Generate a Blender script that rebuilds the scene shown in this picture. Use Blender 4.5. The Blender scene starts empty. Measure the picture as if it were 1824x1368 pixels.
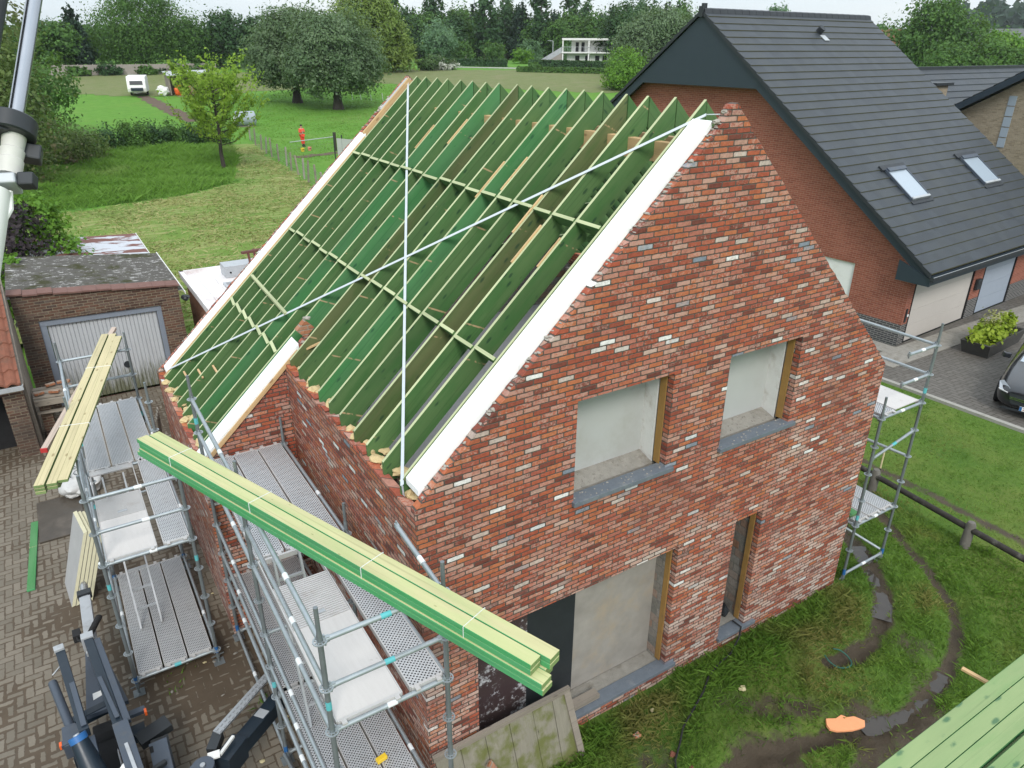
import bpy, bmesh, math, random
import numpy as np
from mathutils import Vector, Matrix, Euler
from mathutils.geometry import tessellate_polygon
random.seed(7); RNG = np.random.default_rng(11)
S = bpy.context.scene; COL = S.collection
rad = math.radians

# ------------------------------------------------------------------ camera, world, sun, exposure
CAM = Vector((-2.3623, -5.4656, 8.0504))
_pi, _ro, _ya = 0.4339, 0.0054, -0.5645
_fw = Vector((-math.sin(_ya)*math.cos(_pi), math.cos(_ya)*math.cos(_pi), -math.sin(_pi)))
_rt = Vector((math.cos(_ya), math.sin(_ya), 0)); _up = _rt.cross(_fw)
_r2 = math.cos(_ro)*_rt + math.sin(_ro)*_up; _u2 = -math.sin(_ro)*_rt + math.cos(_ro)*_up
cam_d = bpy.data.cameras.new('camera'); cam = bpy.data.objects.new('camera', cam_d); COL.objects.link(cam)
cam_d.sensor_width = 36; cam_d.lens = 36*1305.06/1824; cam_d.clip_end = 6000; cam_d.clip_start = 0.05
cam.matrix_world = Matrix(((_r2.x, _u2.x, -_fw.x, CAM.x), (_r2.y, _u2.y, -_fw.y, CAM.y), (_r2.z, _u2.z, -_fw.z, CAM.z), (0, 0, 0, 1)))
S.camera = cam
SUN_EL, SUN_AZ = rad(42), rad(203)      # azimuth measured clockwise from +Y
wd = bpy.data.worlds.new('World'); S.world = wd; wd.use_nodes = True
wn, wl = wd.node_tree.nodes, wd.node_tree.links; wn.clear()
sky = wn.new('ShaderNodeTexSky'); sky.sky_type = 'NISHITA'; sky.sun_disc = False
sky.sun_elevation = SUN_EL; sky.sun_rotation = SUN_AZ
tc = wn.new('ShaderNodeTexCoord'); mp = wn.new('ShaderNodeMapping'); mp.inputs['Scale'].default_value = (1, 1, 5)
nz = wn.new('ShaderNodeTexNoise'); nz.inputs['Scale'].default_value = 2.2; nz.inputs['Detail'].default_value = 6
cr = wn.new('ShaderNodeValToRGB'); cr.color_ramp.elements[0].position = .3; cr.color_ramp.elements[1].position = .72
cr.color_ramp.elements[0].color = (5.2, 6.0, 6.7, 1); cr.color_ramp.elements[1].color = (7.0, 7.3, 7.5, 1)
mx = wn.new('ShaderNodeMix'); mx.data_type = 'RGBA'; mx.inputs[0].default_value = .86
bg = wn.new('ShaderNodeBackground'); bg.inputs[1].default_value = .1
ow = wn.new('ShaderNodeOutputWorld')
wl.new(tc.outputs['Generated'], mp.inputs[0]); wl.new(mp.outputs[0], nz.inputs['Vector']); wl.new(nz.outputs[0], cr.inputs[0])
sx = wn.new('ShaderNodeSeparateXYZ'); wl.new(tc.outputs['Generated'], sx.inputs[0])            # overcast: zenith brighter than horizon
mr = wn.new('ShaderNodeMapRange'); mr.inputs[3].default_value = .92; mr.inputs[4].default_value = 1.75; wl.new(sx.outputs[2], mr.inputs[0])
vm = wn.new('ShaderNodeVectorMath'); vm.operation = 'SCALE'; wl.new(cr.outputs[0], vm.inputs[0]); wl.new(mr.outputs[0], vm.inputs['Scale'])
wl.new(sky.outputs[0], mx.inputs[6]); wl.new(vm.outputs[0], mx.inputs[7]); wl.new(mx.outputs[2], bg.inputs[0]); wl.new(bg.outputs[0], ow.inputs[0])
sd = bpy.data.lights.new('sun', 'SUN'); sd.energy = 1.5; sd.angle = rad(18); sd.color = (1, .96, .9)
so = bpy.data.objects.new('sun', sd); COL.objects.link(so); so.location = (0, -20, 40)
_sdir = Vector((math.sin(SUN_AZ)*math.cos(SUN_EL), math.cos(SUN_AZ)*math.cos(SUN_EL), math.sin(SUN_EL)))
so.rotation_euler = _sdir.to_track_quat('Z', 'Y').to_euler()
S.view_settings.view_transform = 'Standard'; S.view_settings.look = 'None'; S.view_settings.gamma = 1
S.view_settings.use_curve_mapping = False; S.view_settings.exposure = 0.62
S.render.engine = 'CYCLES'; S.cycles.max_bounces = 6; S.cycles.diffuse_bounces = 3; S.cycles.transparent_max_bounces = 6
S.cycles.use_denoising = True

# ------------------------------------------------------------------ node material helpers
class NT:
    def __init__(s, name):
        s.m = bpy.data.materials.new(name); s.m.use_nodes = True
        s.n = s.m.node_tree.nodes; s.l = s.m.node_tree.links
        s.b = s.n['Principled BSDF']; s.out = s.n['Material Output']
    def set(s, inp, v):
        if isinstance(v, bpy.types.NodeSocket): s.l.new(v, inp)
        elif isinstance(v, (tuple, list)) and len(v) == 3 and inp.type == 'RGBA': inp.default_value = (*v, 1)
        else: inp.default_value = v
    def math(s, op, a, b=0.0, c=None):
        k = s.n.new('ShaderNodeMath'); k.operation = op; s.set(k.inputs[0], a); s.set(k.inputs[1], b)
        if c is not None: s.set(k.inputs[2], c)
        return k.outputs[0]
    def vmath(s, op, a, b):
        k = s.n.new('ShaderNodeVectorMath'); k.operation = op; s.set(k.inputs[0], a); s.set(k.inputs[1], b); return k.outputs[0]
    def coord(s, kind='Object'): return s.n.new('ShaderNodeTexCoord').outputs[kind]
    def pos(s): return s.n.new('ShaderNodeNewGeometry').outputs['Position']
    def sep(s, v):
        k = s.n.new('ShaderNodeSeparateXYZ'); s.l.new(v, k.inputs[0]); return k.outputs
    def comb(s, x, y, z=0.0):
        k = s.n.new('ShaderNodeCombineXYZ'); s.set(k.inputs[0], x); s.set(k.inputs[1], y); s.set(k.inputs[2], z); return k.outputs[0]
    def map(s, v, scale=(1, 1, 1), rot=(0, 0, 0), loc=(0, 0, 0)):
        k = s.n.new('ShaderNodeMapping'); s.l.new(v, k.inputs[0]); k.inputs['Scale'].default_value = scale
        k.inputs['Rotation'].default_value = rot; k.inputs['Location'].default_value = loc; return k.outputs[0]
    def noise(s, v, scale, detail=4, rough=.55, col=False, dist=0.0):
        k = s.n.new('ShaderNodeTexNoise'); s.l.new(v, k.inputs['Vector']); k.inputs['Scale'].default_value = scale
        k.inputs['Detail'].default_value = detail; k.inputs['Roughness'].default_value = rough; k.inputs['Distortion'].default_value = dist
        return k.outputs[1 if col else 0]
    def white(s, v, col=False):
        k = s.n.new('ShaderNodeTexWhiteNoise'); k.noise_dimensions = '3D'; s.l.new(v, k.inputs['Vector']); return k.outputs[1 if col else 0]
    def voro(s, v, scale, feature='F1', out='Distance', rnd=1.0):
        k = s.n.new('ShaderNodeTexVoronoi'); k.feature = feature; s.l.new(v, k.inputs['Vector']); k.inputs['Scale'].default_value = scale
        k.inputs['Randomness'].default_value = rnd; return k.outputs[out]
    def ramp(s, f, stops, const=False):
        k = s.n.new('ShaderNodeValToRGB'); e = k.color_ramp.elements
        if const: k.color_ramp.interpolation = 'CONSTANT'
        while len(e) < len(stops): e.new(.5)
        for el, (p, c) in zip(e, stops):
            el.position = p; el.color = (*c, 1) if isinstance(c, (tuple, list)) else (c, c, c, 1)
        s.set(k.inputs[0], f); return k.outputs[0]
    def step(s, f, a, b):
        k = s.n.new('ShaderNodeMapRange'); k.interpolation_type = 'SMOOTHSTEP'; s.set(k.inputs[0], f); s.set(k.inputs[1], a); s.set(k.inputs[2], b); return k.outputs[0]
    def mix(s, f, a, b, mode='MIX'):
        k = s.n.new('ShaderNodeMix'); k.data_type = 'RGBA'; k.blend_type = mode; k.clamp_factor = True
        s.set(k.inputs[0], f); s.set(k.inputs[6], a); s.set(k.inputs[7], b); return k.outputs[2]
    def bump(s, h, strength=.5, dist=.01):
        k = s.n.new('ShaderNodeBump'); k.inputs['Strength'].default_value = strength; k.inputs['Distance'].default_value = dist
        s.set(k.inputs['Height'], h); s.l.new(k.outputs[0], s.b.inputs['Normal']); return k.outputs[0]
    def rnd(s): return s.n.new('ShaderNodeObjectInfo').outputs['Random']
    def attr(s, name):
        k = s.n.new('ShaderNodeAttribute'); k.attribute_name = name; return k.outputs['Fac']
    def done(s, color=None, rough=None, metal=None, spec=None):
        if color is not None: s.set(s.b.inputs['Base Color'], color)
        if rough is not None: s.set(s.b.inputs['Roughness'], rough)
        if metal is not None: s.set(s.b.inputs['Metallic'], metal)
        if spec is not None: s.b.inputs['Specular IOR Level'].default_value = spec
        return s.m

def plain(name, c, rough=.7, metal=0.0, var=.15, scale=6.0, bump=0.0, dirt=None, spec=None):
    """simple surface with mottled tone, optional dirt colour in patches"""
    t = NT(name); v = t.coord()
    f = t.noise(v, scale, 5, .6)
    col = t.mix(f, tuple(x*(1-var) for x in c), tuple(min(1, x*(1+var)) for x in c))
    if dirt: col = t.mix(t.step(t.noise(v, scale*.45, 6, .7), .5, .75), col, dirt)
    if bump: t.bump(t.noise(v, scale*5, 4), bump, .01)
    rg = t.math('ADD', t.math('MULTIPLY', t.noise(v, scale*1.7, 3), .25), rough-.12)
    return t.done(col, rg, metal, spec)

def brick_mat(name, w, h, joint, stops, mortar, smear=(.55, .5, .45), smear_amt=.5, irregular=.004, bump=.7, bond=.35, stain=None, const=False, lime=None):
    t = NT(name); v = t.coord(); x, y, z = t.sep(v)
    d = t.noise(v, 9, 3, .6, col=True); dx, dy, dz = t.sep(d)
    u = t.math('ADD', t.math('ADD', x, y), t.math('MULTIPLY', t.math('SUBTRACT', dx, .5), irregular*3))
    zz = t.math('ADD', z, t.math('MULTIPLY', t.math('SUBTRACT', dy, .5), irregular*3))
    vr = t.math('DIVIDE', zz, h); row = t.math('FLOOR', vr); fv = t.math('SUBTRACT', vr, row)
    rr = t.white(t.comb(row, 3.7, 1.3))
    off = t.math('ADD', t.math('MULTIPLY', t.math('MODULO', t.math('ABSOLUTE', row), 2.0), .5), t.math('MULTIPLY', rr, bond))
    ur = t.math('ADD', t.math('DIVIDE', u, w), off); col = t.math('FLOOR', ur); fu = t.math('SUBTRACT', ur, col)
    idv = t.comb(col, row, 0.5); rv = t.white(idv); rc = t.sep(t.white(idv, True))
    du = t.math('MULTIPLY', t.math('MINIMUM', fu, t.math('SUBTRACT', 1.0, fu)), w)
    dv = t.math('MULTIPLY', t.math('MINIMUM', fv, t.math('SUBTRACT', 1.0, fv)), h)
    e = t.math('MINIMUM', du, dv)
    cor = t.math('MULTIPLY', t.math('MAXIMUM', t.math('SUBTRACT', .016, du), 0.0), t.math('MAXIMUM', t.math('SUBTRACT', .016, dv), 0.0))
    e = t.math('SUBTRACT', e, t.math('MULTIPLY', cor, 45.0))
    e = t.math('ADD', e, t.math('MULTIPLY', t.math('SUBTRACT', t.noise(v, 45, 3, .7), .5), irregular*2.2))
    mask = t.step(e, joint*.5-.0025, joint*.5+.0035)
    base = t.ramp(rv, stops, const)
    # mottling inside each brick, lime smears on some of them
    m1 = t.noise(v, 22, 4, .7); base = t.mix(t.math('MULTIPLY', t.step(m1, .35, .75), .35), base, (0, 0, 0), 'MIX')
    sm = t.step(t.math('ADD', t.noise(t.vmath('ADD', v, t.white(idv, True)), 26, 5, .8), t.math('MULTIPLY', t.math('SUBTRACT', rc[1], .5), .4)), .54, .7)
    if lime:                                    # pale bloom in irregular patches, more of it low on the wall
        eff = t.math('ADD', t.noise(v, .75, 5, .65), t.math('MULTIPLY', z, -.085)); ef = t.step(eff, .2, .46)
        lm = t.math('MULTIPLY', ef, t.step(t.math('ADD', t.noise(v, 34, 5, .8), t.math('MULTIPLY', t.math('SUBTRACT', rc[2], .5), .5)), .46, .7))
    base = t.mix(t.math('MULTIPLY', sm, smear_amt), base, smear)
    if lime: base = t.mix(t.math('MULTIPLY', lm, .75), base, lime)
    mo = t.mix(t.noise(v, 14, 3), tuple(q*.7 for q in mortar), tuple(min(1, q*1.25) for q in mortar))
    c = t.mix(mask, mo, base)
    if stain:
        sc, lo, hi, scol = stain
        c = t.mix(t.math('MULTIPLY', t.step(t.noise(v, sc, 5, .6), lo, hi), .6), c, scol)
    t.bump(t.math('ADD', t.math('MULTIPLY', mask, 1.0), t.math('MULTIPLY', t.noise(v, 60, 4, .7), .5)), bump, .008)
    return t.done(c, .88)

def wood(name, a, b, knot, rough=.75, ring=1.0, gray=None, knots=True, scratch=None, dyed=.0, kr=.29):
    """grain along local X"""
    t = NT(name); v = t.coord(); o = t.math('MULTIPLY', t.rnd(), 37.0)
    v = t.vmath('ADD', v, t.comb(o, t.math('MULTIPLY', o, .37), t.math('MULTIPLY', o, .73)))
    g = t.noise(t.map(v, (1.2, 22, 22)), 1.0, 5, .65, dist=.6)
    g2 = t.noise(t.map(v, (.5, 3, 3)), 1.0, 3)
    c = t.mix(t.math('MULTIPLY', g, ring), a, b)
    c = t.mix(t.step(g2, .42, .72), c, tuple((p*.55+q*.45)*.8 for p, q in zip(a, b)))
    c = t.mix(t.math('MULTIPLY', t.math('SUBTRACT', t.rnd(), .5), .5), c, tuple(q*1.5 for q in b))
    dye = t.step(t.noise(t.map(v, (.8, 4, 4)), 1.3, 4, .6), .44, .66)
    c = t.mix(t.math('MULTIPLY', dye, dyed), c, tuple(q*k for q, k in zip(a, (.62, .98, .7))))
    line = t.step(t.noise(t.map(v, (.35, 46, 46)), 1.0, 3, .6), .56, .64); c = t.mix(t.math('MULTIPLY', line, .32), c, tuple(q*.45 for q in a))
    if knots:
        kd = t.voro(t.map(v, (3.4, 9.0, 9.0)), 1.0)
        kd = t.math('ADD', kd, t.math('MULTIPLY', t.noise(v, 30, 3, .8), .16))
        c = t.mix(t.math('MULTIPLY', t.step(kd, kr, kr*.58), .75), c, knot)
    if scratch:
        vx, vy, vz = t.sep(v); q = t.math('ABSOLUTE', t.math('SUBTRACT', t.math('FRACT', t.math('ADD', t.math('MULTIPLY', vx, .62), t.math('MULTIPLY', vz, .25))), .5))
        c = t.mix(t.math('MULTIPLY', t.step(q, .009, .004), t.step(t.noise(v, 7, 3, .7), .47, .58)), c, scratch)
    if gray: c = t.mix(t.step(t.noise(v, 5, 5, .7), .45, .7), c, gray)
    t.bump(g, .25, .004)
    return t.done(c, rough)

def foliage(name, dark, light, trans=.3, scale=.6, hue=None):
    t = NT(name); v = t.coord()
    ri = t.n.new('ShaderNodeNewGeometry').outputs['Random Per Island']
    f = t.math('ADD', t.math('MULTIPLY', ri, .6), t.math('MULTIPLY', t.step(t.noise(v, scale, 3), .3, .7), .5))
    c = t.mix(f, dark, light)
    if hue: c = t.mix(t.step(t.noise(v, scale*.6, 2), .52, .68), c, hue)
    t.b.inputs['Roughness'].default_value = .6; t.b.inputs['Specular IOR Level'].default_value = .25
    t.set(t.b.inputs['Base Color'], c)
    tr = t.n.new('ShaderNodeBsdfTranslucent'); t.set(tr.inputs[0], t.mix(.5, c, (.25, .35, .05)))
    ms = t.n.new('ShaderNodeMixShader'); ms.inputs[0].default_value = trans
    t.l.new(t.b.outputs[0], ms.inputs[1]); t.l.new(tr.outputs[0], ms.inputs[2]); t.l.new(ms.outputs[0], t.out.inputs[0])
    return t.m

# ------------------------------------------------------------------ mesh helpers
ORG = {}                                   # world origin of each thing (for parts given in world coordinates)
def link(o, parent=None):
    COL.objects.link(o)
    if parent is not None: o.parent = parent
    return o
def tag(o, label=None, cat=None, group=None, kind=None):
    if label: o['label'] = label
    if cat: o['category'] = cat
    if group: o['group'] = group
    if kind: o['kind'] = kind
    return o
def thing(name, label, cat, loc=(0, 0, 0), rz=0.0, group=None):
    o = bpy.data.objects.new(name, None); o.empty_display_size = .3; COL.objects.link(o)
    o.location = loc; o.rotation_euler = (0, 0, rz); ORG[o.name] = Vector(loc)
    return tag(o, label, cat, group)

def part_empty(name, parent):
    o = bpy.data.objects.new(name, None); o.empty_display_size = .1; link(o, parent)
    o.location = -ORG[parent.name]; ORG[o.name] = Vector((0, 0, 0)); return o

def text_mesh(name, body, size, m, parent, loc, rot):
    cu = bpy.data.curves.new(name, 'FONT'); cu.body = body; cu.size = size; cu.align_y = 'CENTER'; tmp = bpy.data.objects.new(name, cu); COL.objects.link(tmp)
    bpy.context.view_layer.update(); me = bpy.data.meshes.new_from_object(tmp.evaluated_get(bpy.context.evaluated_depsgraph_get())); bpy.data.objects.remove(tmp)
    me.materials.clear(); me.materials.append(m); o = bpy.data.objects.new(name, me); link(o, parent); o.location = loc; o.rotation_euler = rot; return o

class MB:
    def __init__(s): s.v = []; s.f = []; s.mi = []; s.mats = []; s.cur = 0
    def mat(s, m):
        if m not in s.mats: s.mats.append(m)
        s.cur = s.mats.index(m); return s
    def add(s, vs, fs):
        o = len(s.v); s.v += [tuple(p) for p in vs]
        for f in fs: s.f.append(tuple(i+o for i in f)); s.mi.append(s.cur)
        return s
    def quad(s, *p): return s.add(p, [tuple(range(len(p)))])
    def box(s, a, b):
        (x0, y0, z0), (x1, y1, z1) = a, b
        return s.add([(x0, y0, z0), (x1, y0, z0), (x1, y1, z0), (x0, y1, z0), (x0, y0, z1), (x1, y0, z1), (x1, y1, z1), (x0, y1, z1)],
                     [(0, 3, 2, 1), (4, 5, 6, 7), (0, 1, 5, 4), (1, 2, 6, 5), (2, 3, 7, 6), (3, 0, 4, 7)])
    def bar(s, p, q, w, h, up=(0, 0, 1), sh=0.0):
        p, q, up = Vector(p), Vector(q), Vector(up); d = (q-p).normalized()
        if abs(d.dot(up)) > .98: up = Vector((0, 1, 0))
        x = d.cross(up).normalized(); y = x.cross(d)
        vs = []
        for c in (p, q):
            for a, b in ((-1, -1), (1, -1), (1, 1), (-1, 1)): vs.append(c + x*a*w/2 + y*(b*h/2+sh))
        return s.add(vs, [(0, 1, 2, 3), (7, 6, 5, 4), (0, 4, 5, 1), (1, 5, 6, 2), (2, 6, 7, 3), (3, 7, 4, 0)])
    def tube(s, pts, r, n=10, r2=None, cap=True):
        pts = [Vector(p) for p in pts]; rings = []; prev = None
        for i, p in enumerate(pts):
            d = (pts[min(i+1, len(pts)-1)] - pts[max(i-1, 0)]).normalized()
            if prev is None:
                a = Vector((0, 0, 1)) if abs(d.z) < .9 else Vector((1, 0, 0)); x = d.cross(a).normalized()
            else: x = (prev - d*prev.dot(d)).normalized()
            prev = x; y = d.cross(x)
            rr = r[i] if isinstance(r, (list, tuple)) else (r if r2 is None else r + (r2-r)*i/(len(pts)-1))
            rings.append([p + (x*math.cos(2*math.pi*k/n) + y*math.sin(2*math.pi*k/n))*rr for k in range(n)])
        vs = [q for rg in rings for q in rg]; fs = []
        for i in range(len(rings)-1):
            for k in range(n): fs.append((i*n+k, i*n+(k+1) % n, (i+1)*n+(k+1) % n, (i+1)*n+k))
        if cap: fs.append(tuple(range(n-1, -1, -1))); fs.append(tuple((len(rings)-1)*n+k for k in range(n)))
        return s.add(vs, fs)
    def prism(s, poly, f0, f1, holes=()):
        """poly (2d) with holes, f0/f1 map (a,b)->3d for the two faces"""
        loops = [list(poly)] + [list(h) for h in holes]
        tri = tessellate_polygon([[Vector((a, b, 0)) for a, b in L] for L in loops])
        flat = [p for L in loops for p in L]; N = len(flat)
        vs = [f0(*p) for p in flat] + [f1(*p) for p in flat]
        fs = [tuple(t) for t in tri] + [tuple(i+N for i in reversed(t)) for t in tri]; o = 0
        for L in loops:
            for i in range(len(L)):
                j = (i+1) % len(L); fs.append((o+i, o+j, o+j+N, o+i+N))
            o += len(L)
        return s.add(vs, fs)
    def blob(s, c, r, seed=0, sub=2, rough=.25):
        bm = bmesh.new(); bmesh.ops.create_icosphere(bm, subdivisions=sub, radius=1); rnd = random.Random(seed)
        r = r if isinstance(r, (tuple, list)) else (r, r, r); ph = [rnd.uniform(0, 6) for _ in range(6)]
        vs = []
        for v in bm.verts:
            k = 1 + rough*(math.sin(3*v.co.x+ph[0])*math.sin(3.3*v.co.y+ph[1]) + .6*math.sin(6*v.co.z+ph[2])*math.sin(5*v.co.x+ph[3])) + rnd.uniform(-.5, .5)*rough*.4
            vs.append((c[0]+v.co.x*r[0]*k, c[1]+v.co.y*r[1]*k, c[2]+v.co.z*r[2]*k))
        s.add(vs, [tuple(v.index for v in f.verts) for f in bm.faces]); bm.free(); return s
    def build(s, name, parent=None, local=False, smooth=False, bevel=0.0, loc=None):
        me = bpy.data.meshes.new(name)
        off = Vector((0, 0, 0))
        if parent is not None and not local: off = ORG.get(parent.name, Vector((0, 0, 0)))
        if loc is not None: off = Vector(loc)
        me.from_pydata([tuple(Vector(p)-off) for p in s.v], [], s.f)
        for m in s.mats: me.materials.append(m)
        if len(s.mats) > 1: me.polygons.foreach_set('material_index', s.mi)
        bm = bmesh.new(); bm.from_mesh(me); bmesh.ops.recalc_face_normals(bm, faces=bm.faces); bm.to_mesh(me); bm.free()
        if smooth:
            me.shade_smooth(); me.set_sharp_from_angle(angle=rad(38))
        o = bpy.data.objects.new(name, me); link(o, parent)
        if loc is not None:
            o.location = Vector(loc) - (ORG.get(parent.name, Vector((0, 0, 0))) if parent is not None else Vector((0, 0, 0)))
        ORG[o.name] = ORG.get(parent.name, Vector((0, 0, 0))) if parent is not None else off
        if bevel:
            b = o.modifiers.new('bevel', 'BEVEL'); b.width = bevel; b.segments = 2; b.limit_method = 'ANGLE'
        return o

def beam(name, p, q, w, h, mats, parent=None, up=(0, 0, 1), poly=None, bevel=.003):
    """timber of its own local X from p to q (world); mats = (sides, top) ; poly = side outline in local x,z"""
    p, q, up = Vector(p), Vector(q), Vector(up); d = (q-p); L = d.length; d.normalize()
    y = up.cross(d).normalized(); z = d.cross(y)
    m = MB(); poly = poly or [(0, -h/2), (L, -h/2), (L, h/2), (0, h/2)]
    m.mat(mats[0]).prism(poly, lambda a, b: (a, -w/2, b), lambda a, b: (a, w/2, b))
    me_o = m.build(name, None, True)
    me = me_o.data
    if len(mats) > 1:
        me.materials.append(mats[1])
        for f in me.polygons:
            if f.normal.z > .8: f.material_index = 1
    if len(mats) > 2:
        me.materials.append(mats[2])
        for f in me.polygons:
            if abs(f.normal.x) > .9: f.material_index = 2
    M = Matrix(((d.x, y.x, z.x, p.x), (d.y, y.y, z.y, p.y), (d.z, y.z, z.z, p.z), (0, 0, 0, 1)))
    if parent is not None:
        o = ORG.get(parent.name, Vector((0, 0, 0))); M = Matrix.Translation(-o) @ M; me_o.parent = parent
    me_o.matrix_local = M if parent is not None else M
    if parent is None: me_o.matrix_world = M
    if bevel:
        b = me_o.modifiers.new('bevel', 'BEVEL'); b.width = bevel; b.segments = 1; b.limit_method = 'ANGLE'
    return me_o
def np_mesh(name, V, F4, mat, parent=None, loc=None, attrs=None):
    """fast mesh of quads (F4 n x 4) from arrays"""
    me = bpy.data.meshes.new(name); n = len(F4)
    me.vertices.add(len(V)); me.vertices.foreach_set('co', np.asarray(V, np.float32).ravel())
    me.loops.add(n*4); me.loops.foreach_set('vertex_index', np.asarray(F4, np.int32).ravel())
    me.polygons.add(n); me.polygons.foreach_set('loop_start', np.arange(0, n*4, 4, dtype=np.int32))
    me.polygons.foreach_set('loop_total', np.full(n, 4, np.int32))
    me.update(calc_edges=True); me.validate()
    if attrs:
        for k, a in attrs.items():
            at = me.attributes.new(k, 'FLOAT', 'POINT'); at.data.foreach_set('value', np.asarray(a, np.float32))
    me.materials.append(mat); o = bpy.data.objects.new(name, me); link(o, parent)
    if loc is not None: o.location = loc
    return o
def hgt(x, y):
    r = np.hypot(np.asarray(x)-CAM.x, np.asarray(y)-CAM.y); t = np.clip((r-52)/123., 0, 1); return -.35+4.85*t*t*(3-2*t)
def H(x, y): return float(hgt(x, y))
def copy_tree(o, parent=None, loc=None, rz=None, scale=None):
    c = o.copy(); COL.objects.link(c)
    if parent is not None: c.parent = parent
    if loc is not None: c.location = loc; ORG[c.name] = Vector(loc)
    if rz is not None: c.rotation_euler = (0, 0, rz)
    if scale is not None: c.scale = (scale,)*3 if not isinstance(scale, (tuple, list)) else scale
    for ch in list(o.children):
        copy_tree(ch, c)
    return c

# ------------------------------------------------------------------ materials
M_brick = brick_mat('reclaimed_brick', .205, .0592, .0115,
    [(0, (.15, .042, .028)), (.06, (.23, .055, .033)), (.32, (.39, .088, .043)), (.56, (.47, .155, .065)), (.68, (.36, .092, .056)), (.82, (.43, .16, .11)),
     (.92, (.45, .23, .17)), (.955, (.5, .38, .32)), (.971, (.54, .49, .45)), (.974, (.78, .76, .74)), (.985, (.78, .76, .74)), (.989, (.2, .23, .28)), (1, (.22, .25, .3))],
    (.085, .07, .057), (.5, .33, .27), .6, .0045, .8, .12, (.5, .55, .75, (.16, .06, .045)), lime=(.6, .5, .44))
M_brick_in = brick_mat('inner_block', .3, .14, .012, [(0, (.2, .19, .17)), (.6, (.28, .25, .22)), (1, (.3, .16, .1))], (.2, .19, .17), (.4, .38, .35), .3)
M_brick_red = brick_mat('smooth_red_brick', .22, .065, .010, [(0, (.25, .07, .042)), (.5, (.29, .088, .052)), (1, (.33, .105, .065))], (.33, .18, .135), (.3, .2, .16), .06, .001, .3, 0)
M_brick_plinth = brick_mat('dark_plinth_brick', .22, .065, .014, [(0, (.045, .045, .048)), (1, (.075, .075, .078))], (.28, .27, .25), (.2, .2, .2), .1, .001, .4, 0)
M_brick_garage = brick_mat('old_brown_brick', .22, .068, .014, [(0, (.06, .032, .024)), (.4, (.11, .055, .036)), (.8, (.15, .075, .048)), (1, (.1, .07, .055))], (.2, .165, .115), (.2, .18, .15), .3, .003, .6, .05, (.8, .48, .7, (.045, .038, .032)))
M_brick_yellow = brick_mat('yellow_grey_brick', .22, .065, .010, [(0, (.26, .21, .14)), (.5, (.32, .26, .18)), (1, (.37, .31, .22))], (.3, .26, .2), (.4, .35, .28), .2, .001, .3, 0)
M_brick_orange = brick_mat('orange_brick', .21, .065, .012, [(0, (.33, .12, .055)), (1, (.42, .18, .09))], (.3, .25, .2), (.4, .3, .25), .2)
M_mortar = plain('mortar', (.34, .31, .27), .95, 0, .3, 14, .6)
M_foam = plain('expanding_foam', (.55, .42, .22), .9, 0, .3, 20, .6)
M_greenw = wood('green_treated_timber', (.052, .135, .04), (.10, .175, .06), (.010, .045, .02), scratch=(.42, .3, .16), dyed=.55)
M_greenb = wood('olive_stained_timber', (.085, .125, .04), (.14, .15, .062), (.014, .05, .022), scratch=(.42, .3, .16), dyed=.55)
M_greenl = wood('bright_green_timber', (.055, .2, .07), (.10, .26, .10), (.012, .075, .035), scratch=(.42, .32, .18), dyed=.55)
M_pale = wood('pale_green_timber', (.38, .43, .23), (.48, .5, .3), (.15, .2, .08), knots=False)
M_paleb = wood('pale_top_timber', (.47, .46, .22), (.57, .53, .3), (.15, .16, .05), knots=True, dyed=.3, kr=.16)  # cream wood, put only on the upward faces of boards
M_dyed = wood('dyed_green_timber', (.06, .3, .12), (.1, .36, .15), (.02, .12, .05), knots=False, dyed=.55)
M_end = wood('cut_timber_end', (.11, .2, .06), (.24, .3, .12), (.04, .08, .02), knots=False)
M_tan = wood('raw_spruce', (.52, .33, .16), (.62, .43, .23), (.25, .13, .06))
M_creamw = wood('cream_timber', (.48, .42, .23), (.58, .5, .3), (.22, .16, .07))
M_pink = wood('weathered_pink_plank', (.42, .33, .27), (.5, .4, .33), (.3, .2, .17))
M_greyw = wood('weathered_grey_wood', (.2, .17, .14), (.3, .26, .21), (.1, .08, .07))
M_brownw = wood('brown_painted_wood', (.1, .035, .025), (.15, .055, .04), (.05, .02, .02))
M_white = plain('white_insulation', (.86, .87, .87), .6, 0, .02, 8)
M_panelw = plain('grey_white_sheet', (.42, .43, .42), .7, 0, .1, 1.5, 0, (.36, .355, .33))
M_whitej = plain('white_jamb', (.7, .7, .68), .7, 0, .1, 8, 0, (.5, .47, .42))
M_ochre = plain('ochre_insulation_strip', (.32, .18, .05), .9, 0, .25, 5, .3, (.24, .14, .05))
M_blue = plain('bluestone', (.125, .145, .17), .65, 0, .22, 12, .2, (.2, .21, .22))
M_conc = plain('rough_concrete', (.26, .245, .215), .95, 0, .35, 9, .8, (.16, .14, .11))
M_slab = plain('grey_floor_slab', (.27, .26, .265), .9, 0, .12, 3, .1)
M_osb = plain('dusty_board', (.27, .25, .225), .85, 0, .4, 2.6, .1, (.33, .27, .2))
M_black = plain('black_sheet', (.022, .026, .03), .45, 0, .3, 4)
M_film = NT('spattered_film'); _t = M_film; _v = _t.coord()
_c = _t.mix(_t.noise(_v, 3, 5), (.035, .022, .024), (.075, .05, .05))
_c = _t.mix(_t.step(_t.math('ADD', _t.noise(_v, 11, 6, .8), _t.math('MULTIPLY', _t.noise(_v, 2.2, 2), .5)), .8, .9), _c, (.45, .45, .47))
M_film = _t.done(_c, .5)
M_galv = plain('galvanised_tube', (.36, .40, .42), .45, .55, .22, 9)
M_galvd = plain('weathered_steel_tube', (.2, .225, .235), .5, .5, .25, 8)
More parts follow.
